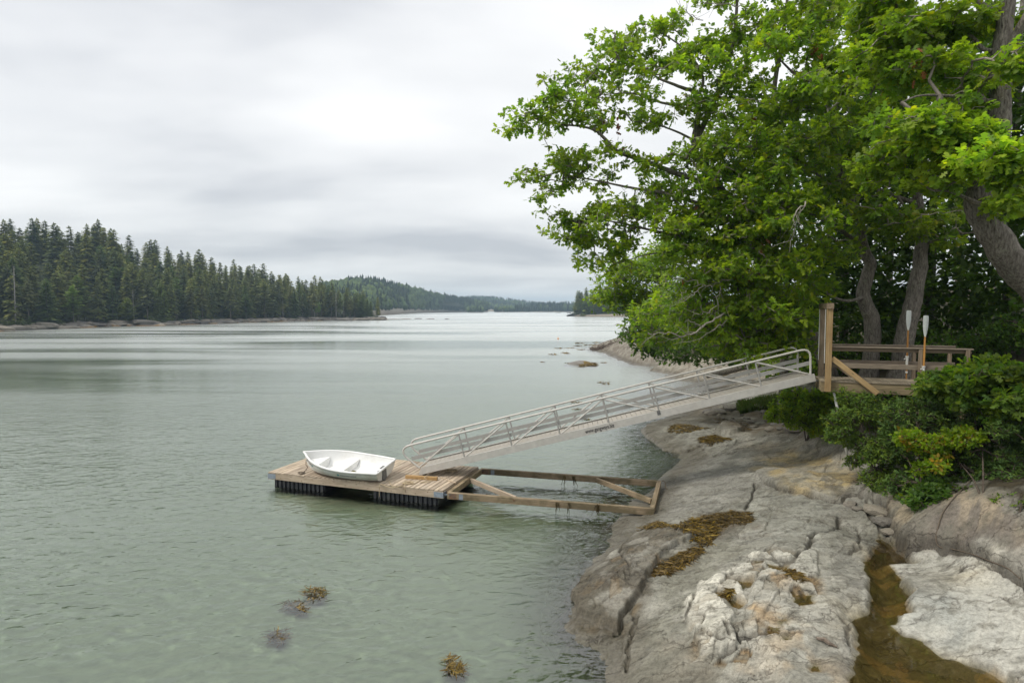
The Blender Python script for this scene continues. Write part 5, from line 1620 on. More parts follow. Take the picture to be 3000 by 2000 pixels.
back_tree(2720, 25, grid_ell(2560, 2880, 150, 1080, 24, 3, 8, 4, .7), 'shaded tree in the dark wood behind the two oars', 33)
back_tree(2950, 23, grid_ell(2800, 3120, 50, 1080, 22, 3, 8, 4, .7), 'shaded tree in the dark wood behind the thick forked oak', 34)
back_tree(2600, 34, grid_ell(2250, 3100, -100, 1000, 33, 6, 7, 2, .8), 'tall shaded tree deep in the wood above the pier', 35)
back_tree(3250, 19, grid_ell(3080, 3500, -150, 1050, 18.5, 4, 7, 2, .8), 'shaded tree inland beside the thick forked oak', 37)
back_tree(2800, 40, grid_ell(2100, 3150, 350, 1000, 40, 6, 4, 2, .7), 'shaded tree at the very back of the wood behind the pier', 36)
# ================================================================== shrubs of the bank
M_STEM = bark_mat('shrub_stems', (.10, .08, .06), (.045, .035, .028))
def shrub(name, label, base_px, ells, leaf, per, shape, pal, seed, mat=M_LEAF, tp=12, padr=(.28, .5), D=None, flat=.6, up=.4, tuft=.07, group='shrubs on the bank', nst=5, yellow=.03):
    b = hit(*base_px) if D is None else None
    if b is None:
        q = at_d(base_px[0], 1000, D); b = np.array([q[0], q[1], ground_z(q[0], q[1])])
    else: b = np.array([b[0], b[1], ground_z(b[0], b[1])])
    b[2] -= .08
    pd = pads_from(ells, seed, .45, padr)
    limbs = []
    idx = np.linspace(0, len(pd)-1, nst).astype(int)
    for k in idx:
        q = np.array(pd[k][:3]); md = b*.45+q*.55; md[2] += .12
        limbs.append(([b, b*.75+q*.25+np.array([0, 0, .15]), md, q], .022, .006))
    return make_tree(name, label, limbs, pd, leaf*1.25, per+1, shape, pal, group, 'shrub', seed, tuft, mat, M_STEM, M_STEM, up, int(tp*1.6), flat, True, .2, 'foliage', 'stem', yellow)
JUN = [np.array(c) for c in ((.115, .185, .016), (.092, .160, .018), (.140, .205, .016), (.070, .130, .018))]
SPR = [np.array(c) for c in ((.066, .125, .022), (.054, .105, .022), (.082, .142, .022), (.100, .158, .020))]
YEL = [np.array(c) for c in ((.17, .25, .012), (.14, .23, .014), (.19, .26, .012), (.15, .24, .012), (.18, .25, .012), (.27, .19, .02))]
shrub('juniper_bush', 'tall feathery juniper in front of the pier corner', (2560,1440), [(2478,1190,40,46,15.9,6),(2468,1260,30,50,15.8,5),(2520,1215,50,60,15.8,7),(2530,1310,50,60,15.4,8),(2585,1395,50,40,15.0,7),(2600,1230,55,50,15.9,6),(2615,1330,50,60,15.5,8),(2550,1420,36,24,14.9,4)], .085, 10, SPRAY, JUN, 41, M_NEEDLE, 15, (.22, .40))
shrub('bayberry_bush', 'leafy green bush under the top of the gangway', (2370,1240), [(2320,1175,55,28,20.2,7),(2395,1180,60,40,20,9),(2440,1160,40,40,19.6,6),(2300,1215,36,22,20,5),(2370,1225,46,28,20,6),(2420,1240,40,30,19.6,5)], .09, 9, BROAD, GREENS, 42, tp=14, D=20.6)
shrub('fir_sapling', 'dark young fir behind the yellow bush', (2700,1480), [(2690,1200,70,46,15.2,8),(2650,1290,60,50,14.6,8),(2720,1360,60,50,14.2,8),(2660,1420,46,30,13.9,5),(2760,1230,60,50,14.8,7)], .10, 9, SPRAY, SPR, 43, M_NEEDLE, 15, (.24, .42))
shrub('fir_sapling', 'dense dark young firs below the oak sapling', (2880,1490), [(2850,1220,80,50,13.9,9),(2830,1310,70,55,13.5,9),(2900,1390,80,46,13.1,9),(2960,1290,50,70,12.8,8),(2980,1410,46,50,12.4,6),(2800,1400,50,40,13.3,6),(2860,1450,60,24,12.8,5)], .10, 9, SPRAY, SPR, 44, M_NEEDLE, 15, (.24, .42))
shrub('fir_sapling', 'small bright fir seedling on the edge of the hump', (2985,1530), [(2960,1480,36,24,11.5,5),(2990,1505,36,22,11.3,5),(3020,1490,30,30,11.3,4)], .09, 9, SPRAY, JUN, 45, M_NEEDLE, 14, (.18, .3))
shrub('yellow_bush', 'yellow-green bush with a few orange leaves among dark firs', (2740,1420), [(2650,1282,40,10,13.5,4),(2690,1290,40,14,13.4,5),(2745,1300,46,20,13.3,7),(2800,1285,46,16,13.2,6),(2840,1275,30,12,13.2,4),(2750,1330,36,12,13.2,4),(2720,1362,40,8,13.1,3)], .075, 8, BROAD, YEL, 46, tp=11, padr=(.20, .34), yellow=.02)
shrub('oak_sapling', 'young oak with broad leaves growing over the pier rail', (2980,1330), [(2800,1120,50,24,14.1,5),(2870,1098,60,24,13.9,7),(2940,1085,56,30,13.5,7),(2975,1120,46,46,13,6),(2890,1125,66,36,13.5,8),(2830,1165,50,28,13.6,5),(2960,1200,40,36,12.8,5),(2750,1130,36,20,14.2,3)], .15, 7, OAK, DARKS[:3]+[g*.7 for g in GREENS[:3]], 47, tp=11, padr=(.3, .5))
shrub('low_bush', 'small leafy bush at the lip of the ledge', (2740,1490), [(2720,1430,40,30,12.9,5),(2750,1455,36,20,12.7,4),(2700,1455,30,16,12.8,3)], .085, 8, BROAD, DARKS, 48, tp=12, padr=(.2, .32))
shrub('low_bush', 'scrubby bush on the bank beneath the pier deck', (2600,1300), [(2560,1170,50,22,17.2,5),(2640,1165,60,26,16.9,6),(2700,1165,50,30,16.6,5)], .085, 8, BROAD, DARKS, 49, tp=13, D=17.3)
shrub('low_bush', 'broken dark bush at the end of the cove behind the log', (2330,1120), [(2290,1090,50,22,30,5),(2350,1075,50,26,30,6),(2400,1060,40,30,29,5),(2250,1060,50,22,33,5)], .12, 7, BROAD, GREENS, 50, tp=12, padr=(.5, .8), D=31)
shrub('low_bush', 'leafy bush behind the foot of the leaning oak', (2400,1060), [(2350,1020,50,22,24,6),(2420,1060,50,30,23.5,6),(2470,1030,50,30,23.5,6),(2520,1060,50,30,23,5),(2600,1060,60,30,23,6)], .10, 7, BROAD, DARKS+GREENS[:2], 51, tp=13, padr=(.4, .65), D=24.5)
shrub('low_bush', 'dark undergrowth behind the far pier railing', (2760,1060), [(2700,1040,60,36,20.5,6),(2790,1020,70,40,20,7),(2880,1000,70,40,19.5,7),(2960,960,60,50,19,6)], .10, 7, BROAD, DARKS, 52, tp=13, padr=(.45, .7), D=21)
# dry brown leaf bunches still hanging in the crowns
def dead_bunch(parent, px, py, D, n, size, seed, colr=(.27, .10, .035), spread=.14):
    r_ = np.random.default_rng(seed); c = at_d(px, py, D)
    ba = r_.normal(0, spread, (n, 3))*np.array([1, 1, 1.3]); ld = unit(r_.normal(0, .6, (n, 3))+np.array([0, 0, -.9]))
    cc = np.array(colr)*r_.uniform(.6, 1.4, (n, 1))
    V, F, cl = leaves_mesh(ba + c - np.array(parent.location), ld, unit(r_.normal(0, 1, (n, 3))), size*r_.uniform(.7, 1.2, n), cc, OAK, .3, .3)
    tag(link('dead_leaf_bunch', np_mesh('dead_leaf_bunch', V, F, M_DEAD, cl), parent), 'dry rust-brown leaves', kind='stuff')
for i, (px, py, D, n, sp, cl) in enumerate([(1795,385,19.0,16,.20,(.13,.045,.03)),(2183,790,18.6,26,.22,(.20,.08,.02)),(2310,255,17.1,12,.12,None),(2346,262,17.1,8,.10,None),(2212,342,18.6,10,.12,None),(2043,626,18.9,8,.10,(.36,.16,.07)),(2232,712,18.3,7,.09,(.36,.16,.07)),(2386,140,16.9,9,.10,None),(2000,800,19.4,6,.1,None)]):
    dead_bunch(treeA, px, py, D, n, .17, 60+i, cl or (.30, .11, .04), sp)
for i, (px, py, D) in enumerate([(2690,195,11.6),(2585,110,12.6)]):
    dead_bunch(treeD, px, py, D, 8, .15, 80+i, (.30, .11, .04), .09)
# bare dead limbs of the leaning oak
mb = MB(); o0 = np.array(treeA.location); r_dead = np.random.default_rng(2)
for pts, r0 in ([lim((2145,817,18.3),(2105,828,18.3),(2070,840,18.2),(2028,821,18.2),(1974,829,18.2)), .035],
                [lim((2062,829,18.2),(2045,850,18.2),(2020,867,18.1),(1985,888,18.1),(1944,898,18)), .022],
                [lim((2108,830,18.3),(2107,856,18.2),(2098,890,18.2),(2066,917,18.1),(2030,925,18)), .022],
                [lim((2125,915,18.4),(2097,932,18.3),(2035,970,18.2),(1997,984,18.1),(1950,975,18),(1898,974,18)), .045],
                [lim((2055,958,18.2),(2025,940,18.2),(2005,945,18.1)), .02], [lim((2000,984,18.1),(1960,990,18),(1915,968,18)), .016],
                [lim((2130,935,18.4),(2100,960,18.3),(2055,990,18.2),(1974,1009,18)), .025],
                [lim((2010,850,18.1),(1995,870,18),(1985,895,18)), .014],
                [lim((2360,590,16.6),(2330,625,16.6),(2325,670,16.6),(2312,740,16.6)), .03], [lim((2360,590,16.6),(2340,640,16.5),(2310,680,16.5)), .018],
                [lim((2060,60,20),(2020,45,20),(1995,20,20),(1975,-20,20)), .02], [lim((2050,55,20),(2010,60,20),(1975,40,20)), .014], [lim((2200,30,19),(2140,10,19),(2090,15,19),(2040,0,19)), .03],
                [lim((2420,380,16.3),(2430,330,16.3),(2480,280,16.3),(2530,210,16.3),(2570,140,16.3)), .045]):
    c = catmull(pts, 4); c[1:-1] += r_dead.normal(0, .035, (len(c)-2, 3)); mb.tube([p-o0 for p in c], list(np.linspace(r0*.75, r0*.2, len(c))), 6)
    for k in range(2, len(c)-1, 2):
        e_ = c[k]+r_dead.normal(0, .22, 3)+(c[k]-c[k-1])*1.2; mb.tube([c[k]-o0, (c[k]+e_)/2-o0+r_dead.normal(0, .03, 3), e_-o0], [r0*.3, r0*.2, .004], 4)
mb.obj('dead_branches', M_DEADW, treeA, smooth=True)['kind'] = 'stuff'

# ================================================================== driftwood, brush and loose things on the shore
def log_thing(name, label, pts, r0, r1, mat, splinter=False, cat='log'):
    c = catmull(pts, 6); b = c[0].copy(); root = empty(name, tuple(b), label, cat)
    mb = MB(); rr = np.linspace(r0, r1, len(c)); mb.tube([p-b for p in c], list(rr), 12); mb.obj('trunk', mat, root, smooth=True)
    if splinter:
        e_ = c[-1]-b; d = unit(c[-1]-c[-2]); mb = MB(); r_ = np.random.default_rng(3)
        for k in range(16):
            o_ = r_.normal(0, r1*.45, 3); mb.tube([e_+o_-d*.1, e_+o_*1.5+d*r_.uniform(.2, 1.1)], [.07, .01], 4)
        mb.obj('splinters', plain_mat('raw_split_wood', (.52, .42, .34), .8, 0, .25, 8), root)['kind'] = 'stuff'
    return root
log_thing('fallen_log', 'long fallen log with a splintered end beyond the gangway', [at_d(2070,1100,44), at_d(2120,1090,43.5), at_d(2190,1071,43), at_d(2300,1058,41.5), at_d(2340,1053,41)], .20, .34, M_BARK, True)
log_thing('fallen_log', 'short broken grey log end lying under the low oak', [at_d(2145,1040,36), at_d(2180,1048,35.5)], .22, .22, M_DEADW)
r_ = np.random.default_rng(9)
# leaning dead tree on the outer point
b0 = hit(1872, 1000)
lt = empty('dead_tree', tuple(b0), 'bare dead trunk leaning out over the water from the point', 'dead tree')
mb = MB(); D0 = b0[1]
c = catmull([at_d(1880,1008,D0), at_d(1850,980,D0), at_d(1825,955,D0), at_d(1808,948,D0)], 5); mb.tube([p-b0 for p in c], list(np.linspace(.16, .05, len(c))), 8); mb.obj('trunk', M_DEADW, lt, smooth=True)
mb = MB()
for pts in ([(1838,968),(1825,980),(1812,990)], [(1828,958),(1822,968),(1824,985)], [(1812,949),(1804,950),(1798,954)], [(1845,975),(1836,990),(1830,1000)], [(1833,963),(1836,955)]):
    c = [at_d(a, b, D0-.3)-b0 for a, b in pts]; mb.tube(c, list(np.linspace(.05, .015, len(c))), 5)
mb.obj('twigs', M_DEADW, lt)['kind'] = 'stuff'
# brush pile
bp = hit(1815, 1018); n = 420
t = r_.uniform(0, 1, n); base = np.array([at_d(1742+128*a, 1029-25*a-r_.uniform(0, 8), 83+r_.normal(0, .5)) for a in t])
dv = unit(r_.normal(0, 1, (n, 3))*np.array([1.0, .4, .35])); ll = r_.uniform(.3, 1.1, (n, 1))
V, F = prisms(base-dv*ll-bp, base+dv*ll-bp, np.full(n, .035), np.full(n, .012), 4)
tag(link('brush_pile', np_mesh('brush_pile', V, F, bark_mat('brush_twigs', (.16, .125, .10), (.07, .05, .04))), None, tuple(bp)), 'heap of dark broken twigs on the outer point', 'brush pile')
# rope down the hump
pts = [hit(a, b, terr)+np.array([0, 0, .03]) for a, b in ((2858,1395),(2830,1425),(2800,1455),(2765,1500),(2750,1540),(2742,1580),(2752,1605),(2790,1612),(2850,1628),(2900,1648),(2950,1668),(2990,1700))]
rope('rope', pts, .011, M_ROPED, 'old brown rope trailing from the shrubs down the rock hump')
# dark stick on the ledge
a, b = hit(2392, 1872, terr), hit(2452, 1898, terr)
mb = MB(); mb.tube([np.zeros(3)+np.array([0,0,.02]), (b-a)*.4+np.array([.02,.04,.03]), (b-a)*.6+np.array([0,-.02,.03]), b-a+np.array([0,0,.02])], [.02,.035,.03,.012], 6)
tag(mb.obj('driftwood_stick', M_DRIFT, None, tuple(a)), 'short blackened stick lying on the pale ledge', 'stick')
# ---- rockweed
def weed(label, px_poly, n, ln, colr, seed, z=None, name='seaweed', group='patches of rockweed', w=.008):
    r_ = np.random.default_rng(seed); n = int(n*1.5); ln = ln*1.35
    pp_ = np.array(px_poly, float); lo, hi = pp_.min(0), pp_.max(0)
    q = r_.uniform(lo, hi, (n*3, 2)); q = q[poly_sd(q[:, 0], q[:, 1], px_poly) > -3][:n]
    if z is None:
        # spread over the ledge between its outline points
        ws = np.array([hit(a, b)[:2] for a, b in px_poly])
        lo, hi = ws.min(0), ws.max(0); q = r_.uniform(lo, hi, (n*4, 2)); sdv = poly_sd(q[:, 0], q[:, 1], [tuple(a) for a in ws])
        q = q[(sdv + .12*(fbm(q[:, 0]*5, q[:, 1]*5, 3, seed)-.5)*2) > 0][:n]
        B = np.stack([q[:, 0], q[:, 1], terr(q[:, 0], q[:, 1])], -1)
    else:
        B = np.array([at_z(a, b, z) for a, b in q])
    n = len(B)
    if n == 0: return
    B[:, 2] += r_.uniform(.0, .028, n) if z is None else r_.uniform(-.05, .035, n)
    ang = r_.uniform(0, 6.283, n); d = np.stack([np.cos(ang), np.sin(ang), r_.uniform(-.1, .35, n) if z is None else r_.uniform(-.03, .05, n)], -1)
    sd = np.stack([-np.sin(ang), np.cos(ang), r_.normal(0, .4, n)], -1)
    l = ln*r_.uniform(.4, 1.2, (n, 1)); ww = w*r_.uniform(.6, 1.6, (n, 1))
    c0 = B.mean(0); V = []
    bend = r_.normal(0, .35, (n, 1))
    for i, t in enumerate((0, .35, .7, 1.0)):
        p = B + d*l*t + sd*l*bend*t*t*np.array([1, 1, 0]) - np.array([0, 0, 1])*l*(t*t)*.30*(1 if z is None else .0)
        if z is None: p[:, 2] = np.maximum(p[:, 2], B[:, 2]-.02)
        wv = ww*(1.0, 1.2, .9, .3)[i]
        V += [p-sd*wv, p+sd*wv]
    V = np.stack(V, 1) - c0
    i0 = np.arange(n)[:, None]*8
    F = np.concatenate([np.stack([i0[:, 0]+2*i, i0[:, 0]+2*i+1, i0[:, 0]+2*i+3, i0[:, 0]+2*i+2], -1) for i in range(3)])
    cols = np.array(colr)[r_.integers(0, len(colr), n)]*r_.uniform(.6, 1.35, (n, 1))
    o = link(name, np_mesh(name, V.reshape(-1, 3), F, M_WEED, np.repeat(cols, 8, 0)), None, tuple(c0))
    return tag(o, label, 'seaweed', group)
GOLD = [(.17, .105, .016), (.11, .070, .014), (.21, .14, .02), (.075, .048, .014), (.06, .045, .02)]
BRN = [(.09, .06, .02), (.06, .042, .018), (.13, .085, .02)]
weed('golden rockweed heap on the pale rock below the gangway', z3((330,1310),(360,1260),(450,1240),(580,1255),(720,1270),(600,1310),(480,1330),(380,1330)), 1500, .13, GOLD, 1)
weed('brown rockweed strip beside the rounded boulder', z3((640,1420),(620,1370),(760,1350),(900,1375),(880,1400),(720,1430)), 1300, .13, GOLD, 2)
weed('thin weed spread in the gravel behind the boulder', z3((760,1180),(900,1190),(1060,1220),(1100,1290),(900,1240),(780,1220)), 900, .13, BRN, 3)
weed('golden rockweed draped over the top of the dark ledge', z5((720,430),(860,360),(960,370),(1040,350),(1130,330),(1290,330),(1330,400),(1250,520),(1140,480),(960,420),(820,430)), 2600, .13, GOLD, 4)
weed('wet rockweed caught in the notch under the dark ledge', z5((830,740),(860,670),(960,620),(1060,570),(1200,520),(1180,570),(1000,700),(900,750)), 1500, .12, GOLD[:2]+BRN, 5)
weed('dark dry weed in the hollow above the golden rockweed', z5((1180,310),(1420,260),(1560,270),(1560,350),(1380,370),(1250,350)), 1500, .12, BRN, 6)
weed('small yellow weed tuft in a rock pool on the pale slab', z5((1330,900),(1430,895),(1440,925),(1350,930)), 160, .10, GOLD, 7)
weed('weed strands in the pools along the cracked slab', z5((1840,710),(1900,740),(1960,760),(1980,800),(1900,800),(1850,750)), 350, .10, GOLD[:2]+BRN, 8)
weed('weed clinging to a beached slab by the fallen log', z3((800,780),(960,770),(950,800),(820,810)), 500, .2, GOLD, 9)
FLT = [(.17, .11, .02), (.10, .07, .02), (.22, .15, .03)]
for i, (x0, y0, w_, h_) in enumerate([(925,1738,34,16),(862,1772,36,12),(885,1784,10,6),(813,1862,24,18),(1335,1958,28,16),(1322,1930,10,6)]):
    weed(['dark tangle of rockweed breaking the water', 'pale weed just under the surface', 'small weed tip poking out of the water', 'round yellow weed clump under the water', 'weed clump off the corner of the ledge', 'lone weed tip off the ledge'][i],
         [(x0+w_*math.cos(a), y0+h_*math.sin(a)) for a in np.linspace(0, 6.283, 9)[:-1]], int(120*w_*h_/400)+16, .13, FLT, 20+i, z=-.005 if i in (0, 2, 4, 5) else -.03, w=.006, group='weed off the near ledge')
for i, (x0, y0, w_, h_) in enumerate([(1700,1005,16,1.6),(1727,1010,22,1.6),(1690,1013,14,1.3),(1745,1003,14,1.2),(1670,1019,14,1.2),(1705,1024,12,1.3),(1640,1020,18,1.3),(1662,1035,8,1),(1620,1038,16,1.5),(1655,1033,10,1.2),(1670,1063,14,1.4),(1700,1074,10,1.2),(1590,1060,8,1),(1770,1119,22,4),(1775,1124,14,3),(1690,1178,22,3),(1690,1198,16,2.5),(1735,1237,22,4),(1740,1233,10,3),(1720,1228,16,2),(1800,1005,14,1.6),(1790,1017,10,1),(1770,1062,10,1.2)]):
    D_ = 5.75*1750/(y0-905)
    weed('flat brown raft of floating weed off the outer point', [(x0+w_*.8*math.cos(a), y0+h_*.5*math.sin(a)) for a in np.linspace(0, 6.283, 9)[:-1]], 34, .0032*D_, FLT, 40+i, z=.008, w=.0006*D_, name='floating_weed', group='weed rafts off the outer point')
# ---- islet rock with weed
ip = at_z(1702, 1066, 0)
gx, gy = np.meshgrid(np.linspace(-1, 1, 40), np.linspace(-1, 1, 30))
rr = np.sqrt(gx**2+gy**2); rz = .34*(1-sstep(.2, 1.0, rr)) + .10*(fbm(gx*3+3, gy*3, 4, 8)-.5) - .16*rr**3
V = np.stack([gx*1.85, gy*1.5, rz], -1).reshape(-1, 3); idx = np.arange(1200).reshape(30, 40)
F = np.stack([idx[:-1,:-1], idx[:-1,1:], idx[1:,1:], idx[1:,:-1]], -1).reshape(-1, 4)
cc = np.empty((1200, 3)); cc[:] = (.20, .185, .16)
k = (gx.ravel() > .1) & (gy.ravel() < -.1); cc[k] = (.16, .105, .02)
tag(link('islet_rock', np_mesh('islet_rock', V, F, M_ROCK, cc, True, {'wet': np.full(1200, .5)}), None, tuple(ip)), 'low grey rock awash off the outer point with golden weed', 'rock')
weed('golden weed fringe on the low rock awash', [(1700,1066),(1715,1062),(1742,1064),(1745,1069),(1720,1070)], 260, .30, GOLD, 90, z=.06, w=.05)
mb = MB(); mb.tube([(0,0,-.1),(0,0,.12),(0,0,.25)], [.16,.16,.03], 10); mb.tube([(0,0,.2),(0,0,.55)], .02, 6)
tag(mb.obj('buoy', M_ORANGE, None, tuple(at_z(1635, 993, 0))), 'small orange buoy alone on the open water', 'buoy')
# ---- loose stones in the cove and on the ledge
def stone_mesh(seed, mat):
    r_ = np.random.default_rng(seed)
    import bmesh
    bm = bmesh.new(); bmesh.ops.create_icosphere(bm, subdivisions=2, radius=1)
    off = r_.uniform(0, 50, 3)
    for v in bm.verts:
        c_ = v.co; k = 1 + .5*(float(fbm(np.array([c_.x*1.3+off[0]+c_.z]), np.array([c_.y*1.3+off[1]-c_.z]), 3, seed)[0])-.5)*1.6
        v.co = Vector((max(-.8, min(.8, c_.x*k)), max(-.75, min(.75, c_.y*k)), max(-.6, min(.62, c_.z*k*.7))))
    me_ = bpy.data.meshes.new('stone'); bm.to_mesh(me_); bm.free()
    smooth_by_angle(me_, 35); me_.materials.append(mat); return me_
SMS = [stone_mesh(s, M_STONE) for s in range(5)]
r_ = np.random.default_rng(44)
hollow = z3((560,1060),(860,1060),(1350,1100),(1750,1200),(1500,1290),(1150,1310),(860,1230),(600,1150))
for k in range(46):
    while True:
        q = r_.uniform(np.array(hollow).min(0), np.array(hollow).max(0))
        if poly_sd(q[:1], q[1:], hollow)[0] > 0: break
    h = hit(*q); s = r_.uniform(.06, .22) if k > 5 else r_.uniform(.25, .45)
    o = link('stone', SMS[k % 5], None, (h[0], h[1], ground_z(h[0], h[1])+s*.12))
    o.scale = (s*1.3, s, s*.6); o.rotation_euler = (r_.uniform(-.2, .2), r_.uniform(-.2, .2), r_.uniform(0, 6))
    tag(o, 'loose stone in the muddy hollow below the grass', 'stone', 'loose stones in the hollow')
for (px, py, s, lab) in ((2490,1478,.17,'tan stone wedged in the joint under the ochre dome'),(2515,1492,.15,'narrow stone in the joint beside the dark blocks'),(2570,1500,.30,'dark squared block fallen against the hump'),(2590,1530,.26,'grey squared block at the head of the tide pool'),(2608,1560,.18,'pale block standing at the edge of the tide pool gravel')):
    h = hit(px, py, terr); o = link('rock_block', SMS[int(px) % 5], None, (h[0], h[1], h[2]+s*.1)); o.scale = (s*1.2, s, s*.55); o.rotation_euler = (0, .1, px*.1)
    tag(o, lab, 'stone')
# ---- shore grass
gp = z3((940,1060),(1180,1020),(1330,990),(1380,1030),(1330,1090),(1150,1110),(1000,1140))
ws = [tuple(hit(a, b)[:2]) for a, b in gp]; n = 5200
wa = np.array(ws); q = r_.uniform(wa.min(0), wa.max(0), (n*4, 2)); q = q[poly_sd(q[:, 0], q[:, 1], ws)+.6*(fbm(q[:, 0]*1.5, q[:, 1]*1.5, 3, 5)-.5) > 0][:n]
B = np.stack([q[:, 0], q[:, 1], terr(q[:, 0], q[:, 1])-.02], -1); n = len(B)
ang = r_.uniform(0, 6.28, n); dn = np.stack([np.cos(ang), np.sin(ang), np.zeros(n)], -1); hh = r_.uniform(.15, .42, (n, 1))
lean = unit(r_.normal(0, 1, (n, 3)))*np.array([1, 1, 0])*.35
V = np.stack([B-dn*.012, B+dn*.012, B+np.array([0,0,1])*hh*.6+lean*hh*.3+dn*.008, B+np.array([0,0,1])*hh+lean*hh], 1)
F = np.concatenate([np.arange(n)[:, None]*4+np.array([[0,1,2]]), np.arange(n)[:, None]*4+np.array([[0,2,3]])])
gc = np.array([(.08,.125,.02),(.06,.10,.02),(.11,.13,.03)])[r_.integers(0, 3, n)]*r_.uniform(.7, 1.3, (n, 1))
c0 = B.mean(0)
tag(link('shore_grass', np_mesh('shore_grass', V.reshape(-1, 3)-c0, F, M_GRASS, np.repeat(gc, 4, 0)), None, tuple(c0)), 'green shore grass growing below the gangway', 'grass', kind='stuff')
# ================================================================== far shore wood: tree kinds
def conifer(kind, seed, tint=None):
    """crown and trunk meshes of one conifer, about 15 m tall"""
    r_ = np.random.default_rng(seed)
    H = {'spruce': 17.5, 'fir': 15, 'pine': 17, 'cedar': 9, 'snag': 13, 'thin': 17.5}[kind]*r_.uniform(.92, 1.08)
    R0 = {'spruce': 3.3, 'fir': 3.4, 'pine': 4.0, 'cedar': 2.0, 'snag': 1.5, 'thin': 2.9}[kind]
    z0 = {'spruce': .10, 'fir': .03, 'pine': .18, 'cedar': .02, 'snag': .15, 'thin': .38}[kind]
    nb = {'spruce': 330, 'fir': 360, 'pine': 190, 'cedar': 280, 'snag': 70, 'thin': 220}[kind]
    cols = {'spruce': ((.128, .152, .032), (.100, .128, .032), (.158, .165, .034)), 'fir': ((.100, .150, .032), (.084, .126, .030), (.124, .162, .032)),
            'pine': ((.100, .155, .034), (.085, .135, .034), (.125, .170, .034)), 'cedar': ((.110, .140, .028), (.090, .120, .026), (.125, .150, .030)),
            'snag': ((.20, .19, .18), (.24, .23, .22), (.16, .15, .14)), 'thin': ((.100, .115, .038), (.082, .100, .036), (.115, .124, .040))}[kind]
    if tint: cols = tint
    V = []; F = []; Cc = []
    hs = z0 + (1-z0)*np.sort(r_.uniform(0, 1, nb)**(1.0 if kind != 'pine' else .9))
    for i, h in enumerate(hs):
        f = (h-z0)/(1-z0)
        prof = {'spruce': (1-f)**.48*(.55+.45*min(1, f*5)), 'fir': (1-f)**.6, 'pine': (1-f)**.55*(.5+.5*min(1, f*3)), 'cedar': (1-f)**.6*(.6+.4*min(1, f*4)), 'snag': (1-f)**.7, 'thin': (1-f)**.7*(.5+.5*min(1, f*4))}[kind]
        ln = R0*prof*r_.uniform(.38, 1.35)+.25
        a = r_.uniform(0, 6.283)
        droop = {'spruce': -.25, 'fir': -.05, 'pine': .12, 'cedar': .35, 'snag': -.1, 'thin': -.25}[kind] + .35*f
        d = np.array([math.cos(a), math.sin(a), droop+r_.normal(0, .10)]); sd = np.array([-math.sin(a), math.cos(a), 0])
        p0 = np.array([0, 0, h*H])
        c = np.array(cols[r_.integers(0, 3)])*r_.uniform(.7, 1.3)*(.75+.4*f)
        if kind == 'snag':
            b = len(V); V += [p0-sd*.03, p0+sd*.03, p0+d*ln+sd*.008, p0+d*ln-sd*.008, p0+np.array([0,0,.05]), p0+d*ln]; F += [(b, b+1, b+2), (b, b+2, b+3), (b, b+4, b+5)]; Cc += [c]*6; continue
        m_ = 3 if ln > 1.2 else 2
        wid = ln*(.36 if kind != 'pine' else .40)
        for j in range(m_):
            t0 = .12+.88*j/m_; t1 = t0 + .88/m_*1.35
            w = wid*(1-.55*j/m_)*r_.uniform(.7, 1.3)
            sag = -.16*ln*t1*t1
            q0 = p0 + d*ln*t0 + np.array([0, 0, -.16*ln*t0*t0]); q1 = p0 + d*ln*t1 + np.array([0, 0, sag])
            up = np.array([0, 0, r_.uniform(-.10, .12)])
            b = len(V)
            l_ = q0*.45+q1*.55 - sd*w - np.array([0, 0, .14*w+r_.uniform(0, .15)]); rr_ = q0*.45+q1*.55 + sd*w - np.array([0, 0, .14*w+r_.uniform(0, .15)])
            V += [q0, l_, q1+up, rr_]; F += [(b, b+1, b+2), (b, b+2, b+3)]; Cc += [c*.85, c*r_.uniform(.8, 1.2), c*1.15, c*r_.uniform(.8, 1.2)]  # branch roots darker than tips: inner shade of the crown painted in
            if kind in ('spruce', 'fir', 'thin') and j == 0:
                b = len(V); V += [q0, q0*.4+q1*.6+np.array([0, 0, -.35*r_.uniform(.5, 1.3)]), q1]; F.append((b, b+1, b+2)); Cc += [c*.8]*3
    if kind != 'snag':     # leader
        for k in range(5):
            a = r_.uniform(0, 6.283); b = len(V); c = np.array(cols[0]); q = np.array([0, 0, H*(.955+.01*k)]); d = np.array([math.cos(a), math.sin(a), .2])*.28
            V += [q, q+d, q+np.array([0, 0, .5])]; F.append((b, b+1, b+2)); Cc += [c]*3
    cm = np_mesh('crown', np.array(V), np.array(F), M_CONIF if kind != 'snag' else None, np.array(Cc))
    mb = MB(); bend = r_.normal(0, .15, 2)
    mb.tube([(bend[0]*t*t, bend[1]*t*t, H*t-.4*(t == 0)) for t in np.linspace(0, .97, 6)], list(np.linspace(.20 if kind != 'cedar' else .14, .03, 6)), 6)
    if kind in ('thin', 'spruce', 'pine'):       # dead lower twigs
        for k in range(16 if kind == 'thin' else 7):
            a = r_.uniform(0, 6.283); h = r_.uniform(.06, z0+.12)*H; l = r_.uniform(.5, 1.5)
            mb.tube([(0, 0, h), (math.cos(a)*l, math.sin(a)*l, h-.1*l+r_.normal(0, .1))], [.03, .012], 3, False)
    tm = mb.mesh('trunk', M_CTRUNK if kind != 'snag' else M_SNAG, True)
    if kind == 'snag': cm.materials.append(M_SNAG)
    return cm, tm
